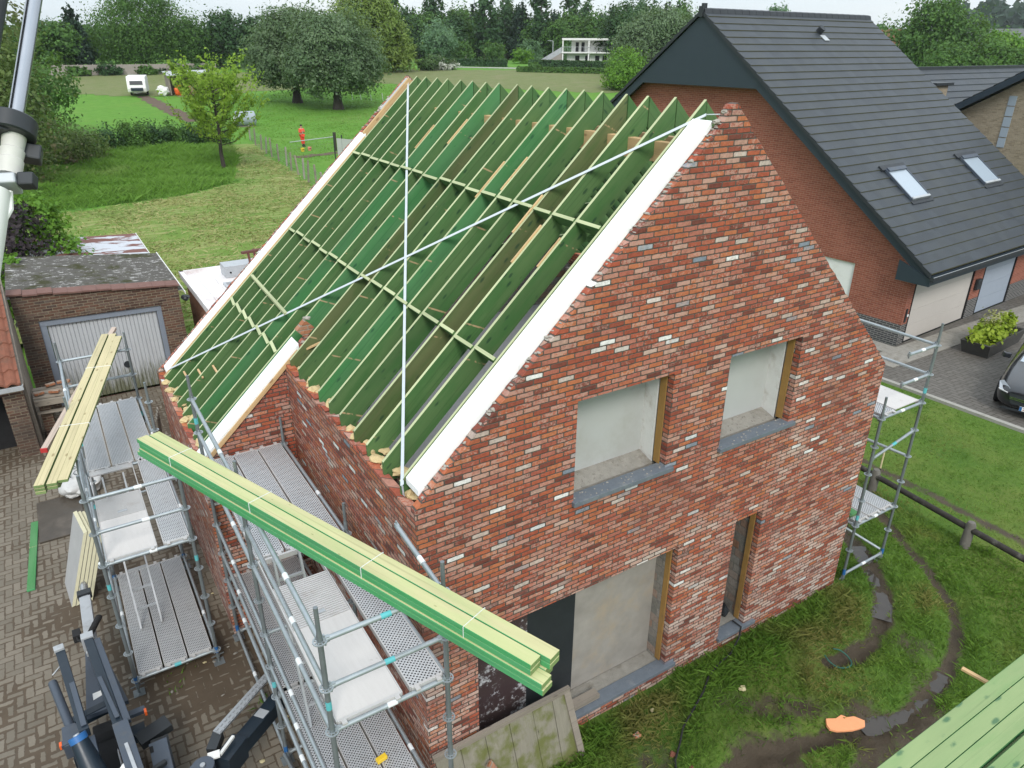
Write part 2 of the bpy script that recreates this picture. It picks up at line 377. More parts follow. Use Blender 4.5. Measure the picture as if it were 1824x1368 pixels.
M_galvw = plain('white_tube_collar', (.72, .74, .75), .6, 0, .08, 9)
M_teal = plain('turquoise_tape', (.1, .42, .45), .6)
M_blueco = plain('blue_collar', (.02, .12, .33), .5)
M_strap = plain('galvanised_strap', (.62, .66, .7), .35, .35, .12, 14)
M_rubber = plain('black_rubber', (.014, .014, .015), .8)
M_navy = plain('navy_paint', (.010, .02, .032), .38, 0, .2, 5, 0, (.022, .03, .038))
M_bluegrey = plain('blue_grey_paint', (.055, .07, .095), .42, 0, .2, 6, 0, (.08, .085, .09))
M_steel = plain('brushed_steel', (.42, .43, .44), .38, .7, .15, 5)
M_lgrey = plain('light_grey_paint', (.42, .44, .46), .45, .2, .15, 5, 0, (.25, .25, .24))
M_orange = plain('orange_plastic', (.75, .12, .02), .45)
M_slate = NT('slate_roof_tile'); _t = M_slate; _v = _t.coord(); _x, _y, _z = _t.sep(_v)
_row = _t.math('FLOOR', _t.math('DIVIDE', _z, .2165)); _ur = _t.math('ADD', _t.math('DIVIDE', _x, .33), _t.math('MULTIPLY', _t.math('MODULO', _row, 2.0), .5)); _cl = _t.math('FLOOR', _ur)
_fu = _t.math('SUBTRACT', _ur, _cl); _e = _t.math('MINIMUM', _fu, _t.math('SUBTRACT', 1.0, _fu))
_c = _t.mix(_t.white(_t.comb(_cl, _row, .5)), (.022, .028, .035), (.034, .042, .051))
_c = _t.mix(_t.math('MULTIPLY', _t.step(_t.noise(_v, .9, 5), .4, .75), .55), _c, (.038, .043, .042))
_c = _t.mix(_t.math('MULTIPLY', _t.step(_e, .022, .006), .65), _c, (.02, .021, .022))
_t.bump(_t.math('ADD', _t.step(_e, 0.0, .03), _t.math('MULTIPLY', _t.noise(_v, 40, 3), .3)), .3, .006)
M_slate = _t.done(_c, .5)
M_moss = plain('mossy_tile_edge', (.045, .045, .02), .95, 0, .5, 9)
M_slate_d = plain('dark_verge_tile', (.022, .026, .031), .55, 0, .2, 4)
M_panel = plain('anthracite_cladding', (.022, .035, .048), .5, 0, .12, 1.2)
M_doorb = plain('beige_sectional_door', (.5, .465, .43), .55, 0, .03, 2)
M_doorg = plain('grey_blue_door', (.31, .355, .42), .5, 0, .03, 2)
M_glass = NT('window_glass'); M_glass = M_glass.done((.34, .4, .46), .12, .0, .9)
M_whitep = plain('white_paint', (.74, .74, .72), .6, 0, .06, 4, 0, (.6, .58, .54))
M_whitew = plain('white_membrane', (.7, .68, .68), .6, 0, .1, 2, .1, (.45, .36, .34))
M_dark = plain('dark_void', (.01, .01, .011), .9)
M_clay = plain('clay_roof_tile', (.2, .075, .045), .9, 0, .45, 5, .4, (.1, .06, .042))
M_corr = NT('lichen_fibre_cement'); _t = M_corr; _v = _t.coord()
_c = _t.mix(_t.noise(_t.map(_v, (.6, 3, 1)), 4, 6, .7), (.05, .048, .042), (.13, .125, .115))
_c = _t.mix(_t.step(_t.noise(_t.map(_v, (1.2, 5, 1)), 3.4, 6, .75), .55, .64), _c, (.46, .46, .45))
_c = _t.mix(_t.step(_t.noise(_v, 1.3, 5, .7), .5, .66), _c, (.04, .042, .016))
_t.bump(_t.noise(_v, 20, 4), .4, .01); M_corr = _t.done(_c, .95)
M_rust = NT('peeling_rusty_roof'); _t = M_rust; _v = _t.coord()
_c = _t.mix(_t.step(_t.noise(_t.map(_v, (.55, 1.5, 1)), 1.5, 7, .62), .48, .52), (.15, .055, .04), (.48, .5, .54)); M_rust = _t.done(_c, .7)
M_gdoor = NT('dirty_white_door'); _t = M_gdoor; _v = _t.coord(); _x, _y, _z = _t.sep(_v)
_c = _t.mix(_t.noise(_t.map(_v, (3, 3, .4)), 3, 5), (.38, .4, .42), (.5, .52, .54))
_d = _t.math('ADD', _t.math('MULTIPLY', _t.noise(_t.map(_v, (6, 1, .7)), 3, 6, .7), .9), _t.math('MULTIPLY', _z, -.42))
_c = _t.mix(_t.step(_d, .05, .45), _c, (.115, .12, .07)); M_gdoor = _t.done(_c, .65)
M_greyf = plain('blue_grey_frame', (.2, .23, .28), .6, 0, .15, 4)
M_carb = NT('black_car_paint'); M_carb.b.inputs['Coat Weight'].default_value = 1; M_carb.b.inputs['Coat Roughness'].default_value = .03; M_carb = M_carb.done((.012, .014, .018), .3, .2)
M_chrome = plain('chrome', (.42, .44, .47), .2, 1, .1)
M_headl = plain('headlight_glass', (.35, .37, .4), .1, .3, .1, 30)
M_skin = plain('skin', (.5, .28, .2), .6); M_hivis = plain('orange_red_workwear', (.72, .055, .03), .8, 0, .1, 12); M_hivis2 = plain('red_orange_jacket', (.7, .09, .05), .8, 0, .1, 12)
M_reflect = plain('silver_reflective_band', (.66, .62, .62), .5); M_hair = plain('black_hair', (.012, .01, .009), .7)
M_yellow = plain('yellow_plastic', (.75, .5, .03), .5); M_redp = plain('salmon_plastic', (.7, .24, .18), .5)
M_bark = plain('bark', (.085, .068, .052), .95, 0, .4, 6, .8); M_barkd = plain('dark_bark', (.045, .038, .03), .95, 0, .4, 6, .8)
M_concw = plain('concrete_panel', (.3, .27, .24), .9, 0, .25, 1.2)
M_post = plain('weathered_post', (.13, .12, .105), .95, 0, .4, 7, .5, (.2, .19, .17))
M_kerb = plain('concrete_kerb', (.3, .29, .26), .9, 0, .2, 6, .3, (.2, .19, .15))

def metal_deck():
    """perforated steel plank, plank along Y, pattern in object space"""
    t = NT('perforated_steel'); v = t.coord(); x, y, z = t.sep(v)
    s = .040; ax = t.math('DIVIDE', x, s*.55); ay = t.math('DIVIDE', y, s)
    row = t.math('FLOOR', ax); fx = t.math('SUBTRACT', t.math('FRACT', ax), .5)
    ay2 = t.math('ADD', ay, t.math('MULTIPLY', t.math('MODULO', t.math('ABSOLUTE', row), 2.0), .5)); fy = t.math('SUBTRACT', t.math('FRACT', ay2), .5)
    d = t.math('SQRT', t.math('ADD', t.math('POWER', t.math('MULTIPLY', fx, s*.55), 2.0), t.math('POWER', t.math('MULTIPLY', fy, s), 2.0)))
    hole = t.step(d, .0088, .0072)
    c = t.mix(t.noise(v, 5, 5, .7), (.42, .43, .44), (.62, .63, .64)); c = t.mix(t.step(t.noise(v, 2.2, 6, .7), .55, .78), c, (.34, .32, .3))
    c = t.mix(hole, c, (.02, .02, .02)); t.bump(t.math('SUBTRACT', 1.0, t.step(d, .011, .005)), .8, .006)
    return t.done(c, .5, .35)
M_perf = metal_deck()
M_ply = NT('pale_scaffold_panel'); _t = M_ply; _v = _t.coord()
_c = _t.mix(_t.noise(_t.map(_v, (12, 1.5, 1)), 2, 5, .7), (.5, .48, .46), (.62, .6, .585)); _c = _t.mix(_t.step(_t.noise(_v, 6, 6, .7), .6, .72), _c, (.4, .37, .34)); M_ply = _t.done(_c, .8)
M_alu = plain('ribbed_aluminium', (.55, .54, .53), .45, .3, .1, 5, 0, (.42, .38, .35))

def herring(name, s, c0, c1, soil, dirt_lo, dirt_hi, joint=.09, rot=0.0, yard=False):
    t = NT(name); v = t.coord(); w = t.map(v, (1/s, 1/s, 1), (0, 0, rot)); 
    d = t.sep(t.noise(v, 6, 3, .6, col=True))
    x, y, z = t.sep(w); x = t.math('ADD', x, t.math('MULTIPLY', t.math('SUBTRACT', d[0], .5), .16)); y = t.math('ADD', y, t.math('MULTIPLY', t.math('SUBTRACT', d[1], .5), .16))
    i = t.math('FLOOR', x); j = t.math('FLOOR', y); fx = t.math('FRACT', x); fy = t.math('FRACT', y)
    m = t.math('FLOORED_MODULO', t.math('SUBTRACT', i, j), 4.0)
    is1 = t.math('COMPARE', m, 1.0, .1); is2 = t.math('COMPARE', m, 2.0, .1); ver = t.math('GREATER_THAN', m, 1.5)
    is0 = t.math('COMPARE', m, 0.0, .1); is3 = t.math('COMPARE', m, 3.0, .1)
    bi = t.math('SUBTRACT', i, is1); bj = t.math('SUBTRACT', j, is2)
    hu = t.math('ADD', fx, is1); vu = t.math('ADD', fy, is2)
    lu = t.math('ADD', t.math('MULTIPLY', hu, t.math('SUBTRACT', 1.0, ver)), t.math('MULTIPLY', vu, ver))
    su = t.math('ADD', t.math('MULTIPLY', fy, t.math('SUBTRACT', 1.0, ver)), t.math('MULTIPLY', fx, ver))
    e = t.math('MINIMUM', t.math('MINIMUM', lu, t.math('SUBTRACT', 2.0, lu)), t.math('MINIMUM', su, t.math('SUBTRACT', 1.0, su)))
    dirt = t.noise(v, .55, 6, .62); dn = t.noise(v, 9, 4, .7)
    if yard:
        gx, gy, gz = t.sep(v); e2 = t.math('ADD', t.math('POWER', t.math('DIVIDE', t.math('ADD', gx, 2.1), 1.25), 2.0), t.math('POWER', t.math('DIVIDE', t.math('SUBTRACT', gy, 3.6), 1.15), 2.0))
        dirt = t.math('ADD', dirt, t.math('MULTIPLY', t.step(e2, 1.6, .1), .17))
    thr = t.math('ADD', t.math('MULTIPLY', t.step(dirt, dirt_lo, dirt_hi), .5), t.math('MULTIPLY', t.math('SUBTRACT', dn, .5), .34))
    mask = t.step(t.math('SUBTRACT', e, thr), joint*.45, joint*1.25)
    rv = t.white(t.comb(bi, bj, ver)); c = t.mix(rv, c0, c1); c = t.mix(t.math('MULTIPLY', t.noise(v, 18, 4, .7), .5), c, tuple(q*.6 for q in c0))
    so = t.mix(t.noise(v, 3, 6, .7), tuple(q*.6 for q in soil), tuple(q*1.25 for q in soil))
    t.bump(t.math('ADD', mask, t.math('MULTIPLY', dn, .5)), .5, .01)
    t.done(t.mix(mask, so, c)); t.set(t.b.inputs['Roughness'], t.math('ADD', .5, t.math('MULTIPLY', t.noise(v, 1.1, 4), .5)))
    return t.m
M_paving = herring('clinker_paving', .118, (.15, .128, .096), (.22, .188, .145), (.088, .063, .04), .46, .74, yard=True)
M_drive = herring('driveway_pavers', .14, (.115, .105, .092), (.155, .142, .125), (.07, .062, .05), .62, .95, .09, rad(3.5))

def grass_mat(name, a, b, dry, dryamt, soil=None, fine=60.0, attr=False, stripes=None):
    t = NT(name); v = t.coord()
    n1 = t.noise(v, 1.1, 6, .65); n2 = t.noise(v, fine*.14, 5, .7); n3 = t.noise(v, fine, 3, .7)
    f = t.math('ADD', t.math('MULTIPLY', n1, .35), t.math('ADD', t.math('MULTIPLY', n2, .35), t.math('MULTIPLY', n3, .35)))
    c = t.mix(t.step(f, .36, .68), a, b)
    c = t.mix(t.math('MULTIPLY', t.step(t.noise(v, .28, 6, .7), .45, .72), dryamt), c, dry)
    if stripes:
        w = t.noise(t.map(v, stripes[0], (0, 0, stripes[1])), 1.0, 5, .7, dist=.4); c = t.mix(t.math('MULTIPLY', t.step(w, .48, .64), stripes[2]), c, stripes[3])
    bh = t.math('ADD', n3, t.math('MULTIPLY', n2, 1.2))
    rough = .95
    if attr:
        mu = t.math('ADD', t.attr('mud'), t.math('MULTIPLY', t.math('SUBTRACT', t.noise(v, 3.2, 6, .75), .5), .75))
        k = t.step(mu, .38, .62)
        so = t.mix(t.noise(v, 2.6, 7, .72), tuple(q*.45 for q in soil), tuple(q*1.35 for q in soil))
        c = t.mix(k, c, so); t.set(t.b.inputs['Roughness'], t.math('SUBTRACT', .95, t.math('MULTIPLY', k, t.math('MULTIPLY', t.noise(v, .9, 4), .6)))); rough = None
    t.bump(bh, .9, .03)
    return t.done(c, rough, None, .2)
M_lawn = grass_mat('trodden_lawn', (.055, .125, .016), (.125, .21, .035), (.22, .2, .065), .4, (.092, .072, .05), 70, True)
M_terr = grass_mat('pasture_grass', (.075, .19, .02), (.115, .255, .035), (.16, .22, .05), .35, None, 9)
M_mown = grass_mat('mown_meadow_grass', (.085, .17, .024), (.16, .235, .05), (.3, .28, .11), .45, None, 12, False, ((.55, 3.2, 1), rad(32), .75, (.33, .31, .14)))
M_tall = grass_mat('tall_meadow_grass', (.06, .155, .018), (.11, .22, .036), (.14, .2, .06), .4, None, 14)
M_field = grass_mat('stubble_field', (.12, .15, .05), (.17, .19, .08), (.2, .185, .1), .6, None, 5)
M_soil = plain('bare_soil', (.1, .068, .045), .95, 0, .4, 2, .5)
M_water = NT('muddy_water'); _t = M_water; _t.bump(_t.noise(_t.coord(), 7, 3), .08, .01); M_water = _t.done(_t.mix(_t.noise(_t.coord(), 3, 5), (.03, .024, .02), (.062, .052, .042)), .08, 0, .5)
M_blade = foliage('grass_blades', (.06, .15, .018), (.16, .28, .045), .3, .8, (.24, .23, .075))
M_bladet = foliage('tall_grass_blades', (.10, .23, .025), (.18, .34, .065), .35, .12, (.25, .31, .12))
M_hay = foliage('cut_hay', (.2, .23, .065), (.38, .36, .16), .15, .2, (.12, .21, .04))
M_greenp = wood('pale_top_green_timber', (.17, .26, .105), (.26, .33, .15), (.02, .1, .05), dyed=.35)  # paler green than the sides, for the upward faces of boards

# ------------------------------------------------------------------ ground
def struct(o): return tag(o, kind='structure')
def polar_ground():
    rs = [0, 4, 8, 14, 22, 32, 42, 52] + list(np.arange(56, 184, 4.)) + [200, 230, 280, 350, 480, 700, 1100, 1800, 3200, 5000]
    na = 144; V = [(CAM.x, CAM.y, -.65)]; F = []
    for r in rs[1:]:
        for k in range(na):
            a = 2*math.pi*k/na; x, y = CAM.x+r*math.cos(a), CAM.y+r*math.sin(a); V.append((x, y, H(x, y)-(.3 if r <= 22 else 0)))
    m = MB().mat(M_terr); m.v = V
    for k in range(na): m.f.append((0, 1+k, 1+(k+1) % na)); m.mi.append(0)
    for i in range(len(rs)-2):
        for k in range(na):
            a, b = 1+i*na+k, 1+i*na+(k+1) % na; m.f.append((a, a+na, b+na, b)); m.mi.append(0)
    return struct(m.build('ground', smooth=True))
polar_ground()
def inside(px, py, poly):
    c = np.zeros(px.shape, bool); n = len(poly)
    for i in range(n):
        (x0, y0), (x1, y1) = poly[i], poly[(i+1) % n]
        k = ((y0 > py) != (y1 > py)) & (px < (x1-x0)*(py-y0)/((y1-y0) or 1e-9)+x0); c ^= k
    return c
def drape(name, poly, step, dz, mat, wob=0.0, zf=None):
    """sheet lying on the terrain, its border slightly uneven"""
    P = np.array(poly); x0, y0 = P.min(0); x1, y1 = P.max(0)
    nx, ny = int((x1-x0)/step)+2, int((y1-y0)/step)+2
    X, Y = np.meshgrid(x0+np.arange(nx)*step, y0+np.arange(ny)*step, indexing='ij')
    Z = hgt(X, Y)+dz if zf is None else zf(X, Y)
    cx, cy = X[:-1, :-1]+step/2, Y[:-1, :-1]+step/2
    w = wob*(np.sin(cx*.9/max(wob, .01)*.7+cy*.31)+np.sin(cy*1.1/max(wob, .01)*.6-cx*.4))*.5 if wob else 0
    K = inside(cx+w, cy-w, poly); I, J = np.nonzero(K); idx = lambda i, j: i*ny+j
    F = np.stack([idx(I, J), idx(I+1, J), idx(I+1, J+1), idx(I, J+1)], 1)
    V = np.stack([X.ravel(), Y.ravel(), Z.ravel()], 1); used = np.unique(F); re = np.full(len(V), -1); re[used] = np.arange(len(used))
    o = np_mesh(name, V[used], re[F], mat); o.data.shade_smooth(); return struct(o)

# paved yard left of the new house, neighbour's driveway
m = MB().mat(M_paving); m.quad((-14, -12, -.34), (.35, -12, -.34), (.35, 5, -.34), (.35, 14.7, -.34), (-14, 14.7, -.34)); struct(m.build('paved_yard'))
m = MB().mat(M_drive); m.quad((16.42, -16, -.334), (60, -16, -.334), (60, 8.5, -.334), (16.05, 5.82, -.334), (16.1, 4.8, -.334)); struct(m.build('driveway'))
m = MB().mat(M_kerb); m.bar((16.07, 5.8, -.30), (16.40, -2, -.30), .14, .12); m.bar((16.40, -2.01, -.30), (16.75, -10, -.30), .14, .12); struct(m.build('kerb'))
m = MB().mat(M_conc); m.box((17.2, 5.0, -.33), (26.6, 5.88, -.305)); struct(m.build('concrete_apron'))

# near lawn: uneven, with two wheel ruts
RUT1 = [(9.6, 1.6), (8.83, .26), (8.60, -.06), (8.11, -.61), (7.64, -.95), (7.04, -1.13), (6.52, -1.17), (6.13, -1.06)]
RUT2 = [(10.6, 1.6), (9.95, .26), (9.38, -.73), (8.87, -1.41), (8.27, -1.78), (7.48, -2.09), (6.73, -2.23), (6.04, -2.2), (5.44, -2.09), (4.64, -1.81), (3.94, -1.57), (2.2, -1.5)]
def dist_line(X, Y, L):
    D = np.full(X.shape, 1e9)
    for (x0, y0), (x1, y1) in zip(L[:-1], L[1:]):
        dx, dy = x1-x0, y1-y0; t = np.clip(((X-x0)*dx+(Y-y0)*dy)/(dx*dx+dy*dy), 0, 1)
        D = np.minimum(D, np.hypot(X-x0-t*dx, Y-y0-t*dy))
    return D
def wave(X, Y, f, p=0): return np.sin(X*f+1.3*np.sin(Y*f*.7+p)+p)*np.cos(Y*f*1.1+1.1*np.sin(X*f*.6-p))
def mud(X, Y):
    d = np.minimum(dist_line(X, Y, RUT1), dist_line(X, Y, RUT2))
    d1_, d2_ = dist_line(X, Y, RUT1), dist_line(X, Y, RUT2); a = np.maximum(np.exp(-(d1_/.2)**2)*.85, np.exp(-(d2_/.15)**2)*(.62+.2*(X < 7.4)))
    near = np.exp(-((X-5.0)/2.4)**2-((Y+2.5)/1.0)**2)*.66 + np.exp(-((X-2.4)/1.8)**2-((Y+1.5)/1.0)**2)*.5 + np.exp(-((X-6.9)/.8)**2-((Y+1.5)/.4)**2)*.4
    b = np.clip(near*(.85+.4*wave(X, Y, 3.3, 2)) + .16*wave(X, Y, 2.3, 1), 0, 1); a = a*np.clip(.95+.3*wave(X, Y, 4.7, 3), 0, 1)
    pth = np.exp(-((X-11.75-.06*(Y-1))/.20)**2)*.55 + np.exp(-((X-13.6+.1*Y)/.16)**2)*.33
    base = .13 + .12*wave(X, Y, 1.1, 2)*(X < 11)
    return np.clip(np.maximum(np.maximum(a, b), pth)+base*.8, 0, 1)
def lawn_z(X, Y):
    d1, d2 = dist_line(X, Y, RUT1), dist_line(X, Y, RUT2)
    rut = -.09*np.exp(-(d1/.19)**2)-.085*np.exp(-(d2/.15)**2)+.03*np.exp(-((d1-.33)/.13)**2)+.035*np.exp(-((d2-.33)/.14)**2)
    n = .02*wave(X, Y, 1.7)+.015*wave(X, Y, 4.1, 2)+.008*wave(X, Y, 9.3, 4)
    rough = np.exp(-((X-5)/3.5)**2-((Y+2)/1.6)**2)
    rough = np.maximum(rough, .8*np.exp(-(np.minimum(d1, d2)/.35)**2)); n = n + rough*(.024*wave(X, Y, 13, 1)+.016*wave(X, Y, 27, 3))
    fade = np.clip((16.0-X)/.6, 0, 1)
    return -.318+(n+rut)*fade
def lawn():
    xs = np.concatenate([np.arange(.3, 11, .07), np.arange(11, 16.1, .16), [16.12]]); ys = np.concatenate([np.arange(-10, -4.2, .3), np.arange(-4.2, 3.0, .07), np.arange(3.0, 14.6, .25)])
    X, Y = np.meshgrid(xs, ys, indexing='ij'); Z = lawn_z(X, Y); nx, ny = X.shape
    xl = 16.12+np.clip(5.8-Y, 0, 20)*.043
    X = X + (np.clip(X-11, 0, 10)/5.12)*(xl-16.12)
    I, J = np.meshgrid(np.arange(nx-1), np.arange(ny-1), indexing='ij'); I, J = I.ravel(), J.ravel(); k = lambda i, j: i*ny+j
    o = np_mesh('lawn', np.stack([X.ravel(), Y.ravel(), Z.ravel()], 1), np.stack([k(I, J), k(I+1, J), k(I+1, J+1), k(I, J+1)], 1), M_lawn, attrs={'mud': mud(X, Y).ravel()})
    o.data.shade_smooth(); return struct(o)
lawn()
m = MB().mat(M_water)
def pool(L, w, z):
    n = len(L); a = []; b = []
    for i in range(n):
        p, q = Vector((*L[max(i-1, 0)], 0)), Vector((*L[min(i+1, n-1)], 0)); d = (q-p).normalized(); s = Vector((-d.y, d.x, 0)); ww = w
        a.append((L[i][0]+s.x*ww, L[i][1]+s.y*ww, z)); b.append((L[i][0]-s.x*ww, L[i][1]-s.y*ww, z))
    for i in range(n-1): m.quad(a[i], a[i+1], b[i+1], b[i])
pool([(8.95, .5), (8.75, .15), (8.6, -.06), (8.35, -.35), (8.11, -.61), (7.88, -.8), (7.64, -.95)], .28, -.374)
pool([(7.35, -2.12), (7.1, -2.18), (6.73, -2.23), (6.4, -2.23), (6.04, -2.2), (5.8, -2.17), (5.44, -2.09)], .26, -.376)
struct(m.build('puddle_water'))

# meadow zones behind
drape('mown_meadow', [(.2, 14.7), (5, 14.7), (12.3, 36), (12.7, 42.8), (13.0, 48), (13.8, 56), (14.6, 64), (9, 65.5), (9.5, 50), (8.5, 46), (4.9, 42.9), (-.6, 41.4), (-14, 41), (-14, 20), (-3.6, 20), (.2, 19)], .5, .006, M_mown, .4)
drape('tall_meadow', [(-14, 41.5), (-.6, 41.8), (4.9, 43.2), (8.5, 46.4), (9.4, 50), (10.3, 53), (11.5, 58), (12.2, 62), (5, 65), (-14, 66)], .5, .012, M_tall, .4)
drape('stubble_field', [(3, 108.5), (15.6, 101.5), (24, 104), (45, 107.5), (52, 99), (68, 80.5), (90, 86), (96, 108), (83, 114), (56, 128), (30, 131), (0, 132)], 1.5, .02, M_field, 1.2)
drape('far_road', [(66, 131), (86, 112), (100, 98), (101.5, 100), (87.5, 114.5), (67, 133.5)], .7, .03, M_kerb)
drape('soil_track', [(10.4, 104), (11.9, 104), (13.4, 83), (13.5, 80), (11.8, 80)], .3, .02, M_soil, .3)
drape('soil_strip', [(15.4, 54.6), (19.8, 55.6), (19.7, 56.4), (15.3, 55.6)], .2, .02, M_soil, .2)

# ------------------------------------------------------------------ the unfinished brick house
SL, W_, L_ = .935, 7.63, 7.90          # left roof slope, width, length
Y1, XB = 4.24, -1.33                  # catslide step and its outer wall
SR = (7.50-3.80)/(W_-3.76)
def zr(x): return 4.0+SL*x           # left rafter top plane
house = thing('unfinished_house', 'unfinished house of reclaimed red brick with bare green roof rafters and no tiles', 'house', (3.2, 3.9, -.35))
def jag(x0, z0, x1, z1, seed):
    """brick courses cut along a slope: slightly uneven outline"""
    r = random.Random(seed); n = max(2, int(abs(z1-z0)/.0592)); out = []
    for i in range(1, n):
        f = i/n; out.append((x0+(x1-x0)*f+r.uniform(-.009, .009), z0+(z1-z0)*f+r.uniform(-.009, .009)))
    return out
WIN = [(1.92, 3.30, 3.37, 4.65), (4.22, 5.55, 3.37, 4.65), (.66, 3.72, -.06, 2.05), (4.80, 5.36, -.10, 2.04)]
def rect(x0, x1, z0, z1): return [(x0, z0), (x1, z0), (x1, z1), (x0, z1)]
gable = [(0, -.42), (W_, -.42), (W_, 3.80)] + jag(W_, 3.80, 3.80, 7.50, 1) + [(3.79, 7.53), (3.70, 7.51)] + jag(3.66, 7.385, .0, 3.965, 2) + [(0, 3.96), (0, 3.90)]
MB().mat(M_brick).prism(gable, lambda a, b: (a, 0, b), lambda a, b: (a, .10, b), [rect(*w) for w in WIN]).build('front_gable_wall', house)
MB().mat(M_brick).box((0, .10, -.42), (.10, Y1, 3.90)).build('side_wall', house)
# ragged top courses of the side wall
r = random.Random(5); y = .12
while y < Y1-.2:
    if r.random() < .55: MB().mat(M_brick).box((.004, y, 3.902), (.098, y+.19, 3.902+r.choice([.03, .058]))).build('top_brick', house)
    y += .205
step = [(XB, -.42), (-.002, -.42), (-.002, 3.9), (.30, 4.22), (.42, 4.30), (.36, 4.31)] + jag(.36, 4.31, XB, 2.73, 3) + [(XB, 2.73)]
MB().mat(M_brick).prism(step, lambda a, b: (a, Y1, b), lambda a, b: (a, Y1+.10, b)).build('step_wall', house)
MB().mat(M_brick).box((XB, Y1+.10, -.42), (XB+.10, L_-.1, 2.74)).build('rear_side_wall', house)
back = [(XB, -.42), (W_, -.42), (W_, 3.80), (3.77, 7.53)] + jag(3.77, 7.53, XB, 2.78, 4) + [(XB, 2.78)]
MB().mat(M_brick).prism(back, lambda a, b: (a, L_-.10, b), lambda a, b: (a, L_, b)).build('rear_gable_wall', house)
MB().mat(M_brick).box((W_-.10, .10, -.42), (W_, L_-.10, 3.78)).build('eaves_wall', house)
# inner leaf of blocks
m = MB().mat(M_brick_in)
ins = [(.24, -.3), (W_-.24, -.3), (W_-.24, 3.55), (3.77, 7.05), (.24, 3.85)]
m.prism(ins, lambda a, b: (a, .24, b), lambda a, b: (a, .38, b), [rect(1.86, 3.36, 3.31, 4.70), rect(4.16, 5.61, 3.31, 4.70), rect(.60, 3.78, -.12, 2.1), rect(4.76, 5.40, -.12, 2.08)])
m.prism([(XB+.24, -.3), (W_-.24, -.3), (W_-.24, 3.55), (3.77, 7.05), (XB+.24, 2.55)], lambda a, b: (a, L_-.38, b), lambda a, b: (a, L_-.24, b))
m.box((.24, .38, -.3), (.38, Y1+.3, 3.72)); m.box((XB+.24, Y1+.38, -.3), (XB+.38, L_-.38, 2.5)); m.box((XB+.24, Y1+.24, -.3), (.24, Y1+.38, 2.6)); m.box((W_-.38, .38, -.3), (W_-.24, L_-.38, 3.5))
m.build('inner_leaf', house)
MB().mat(M_slab).box((.39, .39, 2.55), (W_-.39, L_-.39, 2.75)).build('upper_floor', house)
MB().mat(M_conc).box((-.9, Y1+.4, -.34), (.2, L_-.4, -.2)).box((.39, .39, -.34), (W_-.39, L_-.39, -.18)).build('ground_floor', house)
MB().mat(M_brick_in).box((5.62, .39, 2.751), (5.72, 3.6, 3.5)).build('partition_wall', house)
# mortar and foam lumps on the wall heads
RY = [.44, .887, 1.336, 1.711, 2.167, 2.543, 2.932, 3.339, 3.752, 4.125, 4.631, 5.02, 5.441, 5.829, 6.278, 6.658, 7.09, 7.462]
m = MB().mat(M_foam); r = random.Random(3)
for a, b in zip([.2]+RY[:10], RY[:10]):
    for k in range(4): m.blob((r.uniform(.1, .26), r.uniform(a+.05, b-.05), 3.91+r.uniform(0, .03)), (r.uniform(.04, .09), r.uniform(.05, .1), r.uniform(.02, .05)), r.random(), 2, .3)
for a, b in zip(RY[10:], RY[11:]):
    for k in range(2): m.blob((XB+r.uniform(.05, .2), r.uniform(a+.05, b-.05), 2.76), (.07, .09, .035), r.random(), 2, .3)
tag(m.build('foam_filling', house), kind='stuff')
m = MB().mat(M_mortar); r = random.Random(8)
for k in range(70):
    x = r.uniform(.05, 3.7); m.blob((x, r.uniform(.03, .09), 3.965+SL*x-.006), (r.uniform(.015, .035), r.uniform(.015, .035), r.uniform(.006, .014)), k, 2, .3)
for k in range(40):
    x = r.uniform(3.85, 7.5); m.blob((x, r.uniform(.04, .10), 7.53-(x-3.77)*.963+.008), (.022, .022, .01), k, 2, .35)
for k in range(40):
    x = r.uniform(XB, .3); m.blob((x, Y1+r.uniform(-.02, .06), 3.98+SL*x-.02), (.025, .025, .012), k, 2, .35)
for k in range(60):
    x = r.uniform(XB, 3.6); m.blob((x, L_-r.uniform(.0, .1), 4.0+SL*x), (.028, .028, .013), k, 2, .35)
m.blob((3.68, .06, 7.44), (.04, .045, .025), 3); m.blob((3.58, .07, 7.35), (.06, .035, .025), 5)
tag(m.build('mortar_bed', house), kind='stuff')

# rafters: one mesh of each kind, shared by all copies
ca = math.cos(math.atan(SL)); DEP = .244
def rafter_mesh(name, x0, x1, slope, foot_z, ridge=True):
    """profile in x,z world drawn as local X along the slope"""
    L = (x1-x0)*math.sqrt(1+slope*slope); th = math.atan(slope)
    vd = DEP/math.cos(th)                           # vertical depth
    # local coords: a along slope, b perpendicular (down negative)
    def to_local(dx, dz): return (dx*math.cos(th)+dz*math.sin(th), -dx*math.sin(th)+dz*math.cos(th))
    top0, top1 = (0, 0), (x1-x0, slope*(x1-x0))
    poly = [(0, -.235), (.19, -.235), (.19, .19*slope-vd), (x1-x0, slope*(x1-x0)-vd), top1, top0]
    P = [to_local(*p) for p in poly]
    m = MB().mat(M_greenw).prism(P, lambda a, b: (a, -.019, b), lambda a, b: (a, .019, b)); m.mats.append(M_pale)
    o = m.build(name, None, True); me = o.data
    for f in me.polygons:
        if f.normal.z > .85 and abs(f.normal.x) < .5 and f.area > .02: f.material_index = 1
    bpy.data.objects.remove(o); return me, th
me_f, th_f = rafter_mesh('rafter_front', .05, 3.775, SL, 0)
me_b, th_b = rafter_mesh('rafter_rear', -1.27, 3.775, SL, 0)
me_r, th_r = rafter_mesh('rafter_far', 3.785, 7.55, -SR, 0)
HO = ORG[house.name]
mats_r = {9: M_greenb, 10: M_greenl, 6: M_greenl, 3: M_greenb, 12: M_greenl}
rr = random.Random(2)
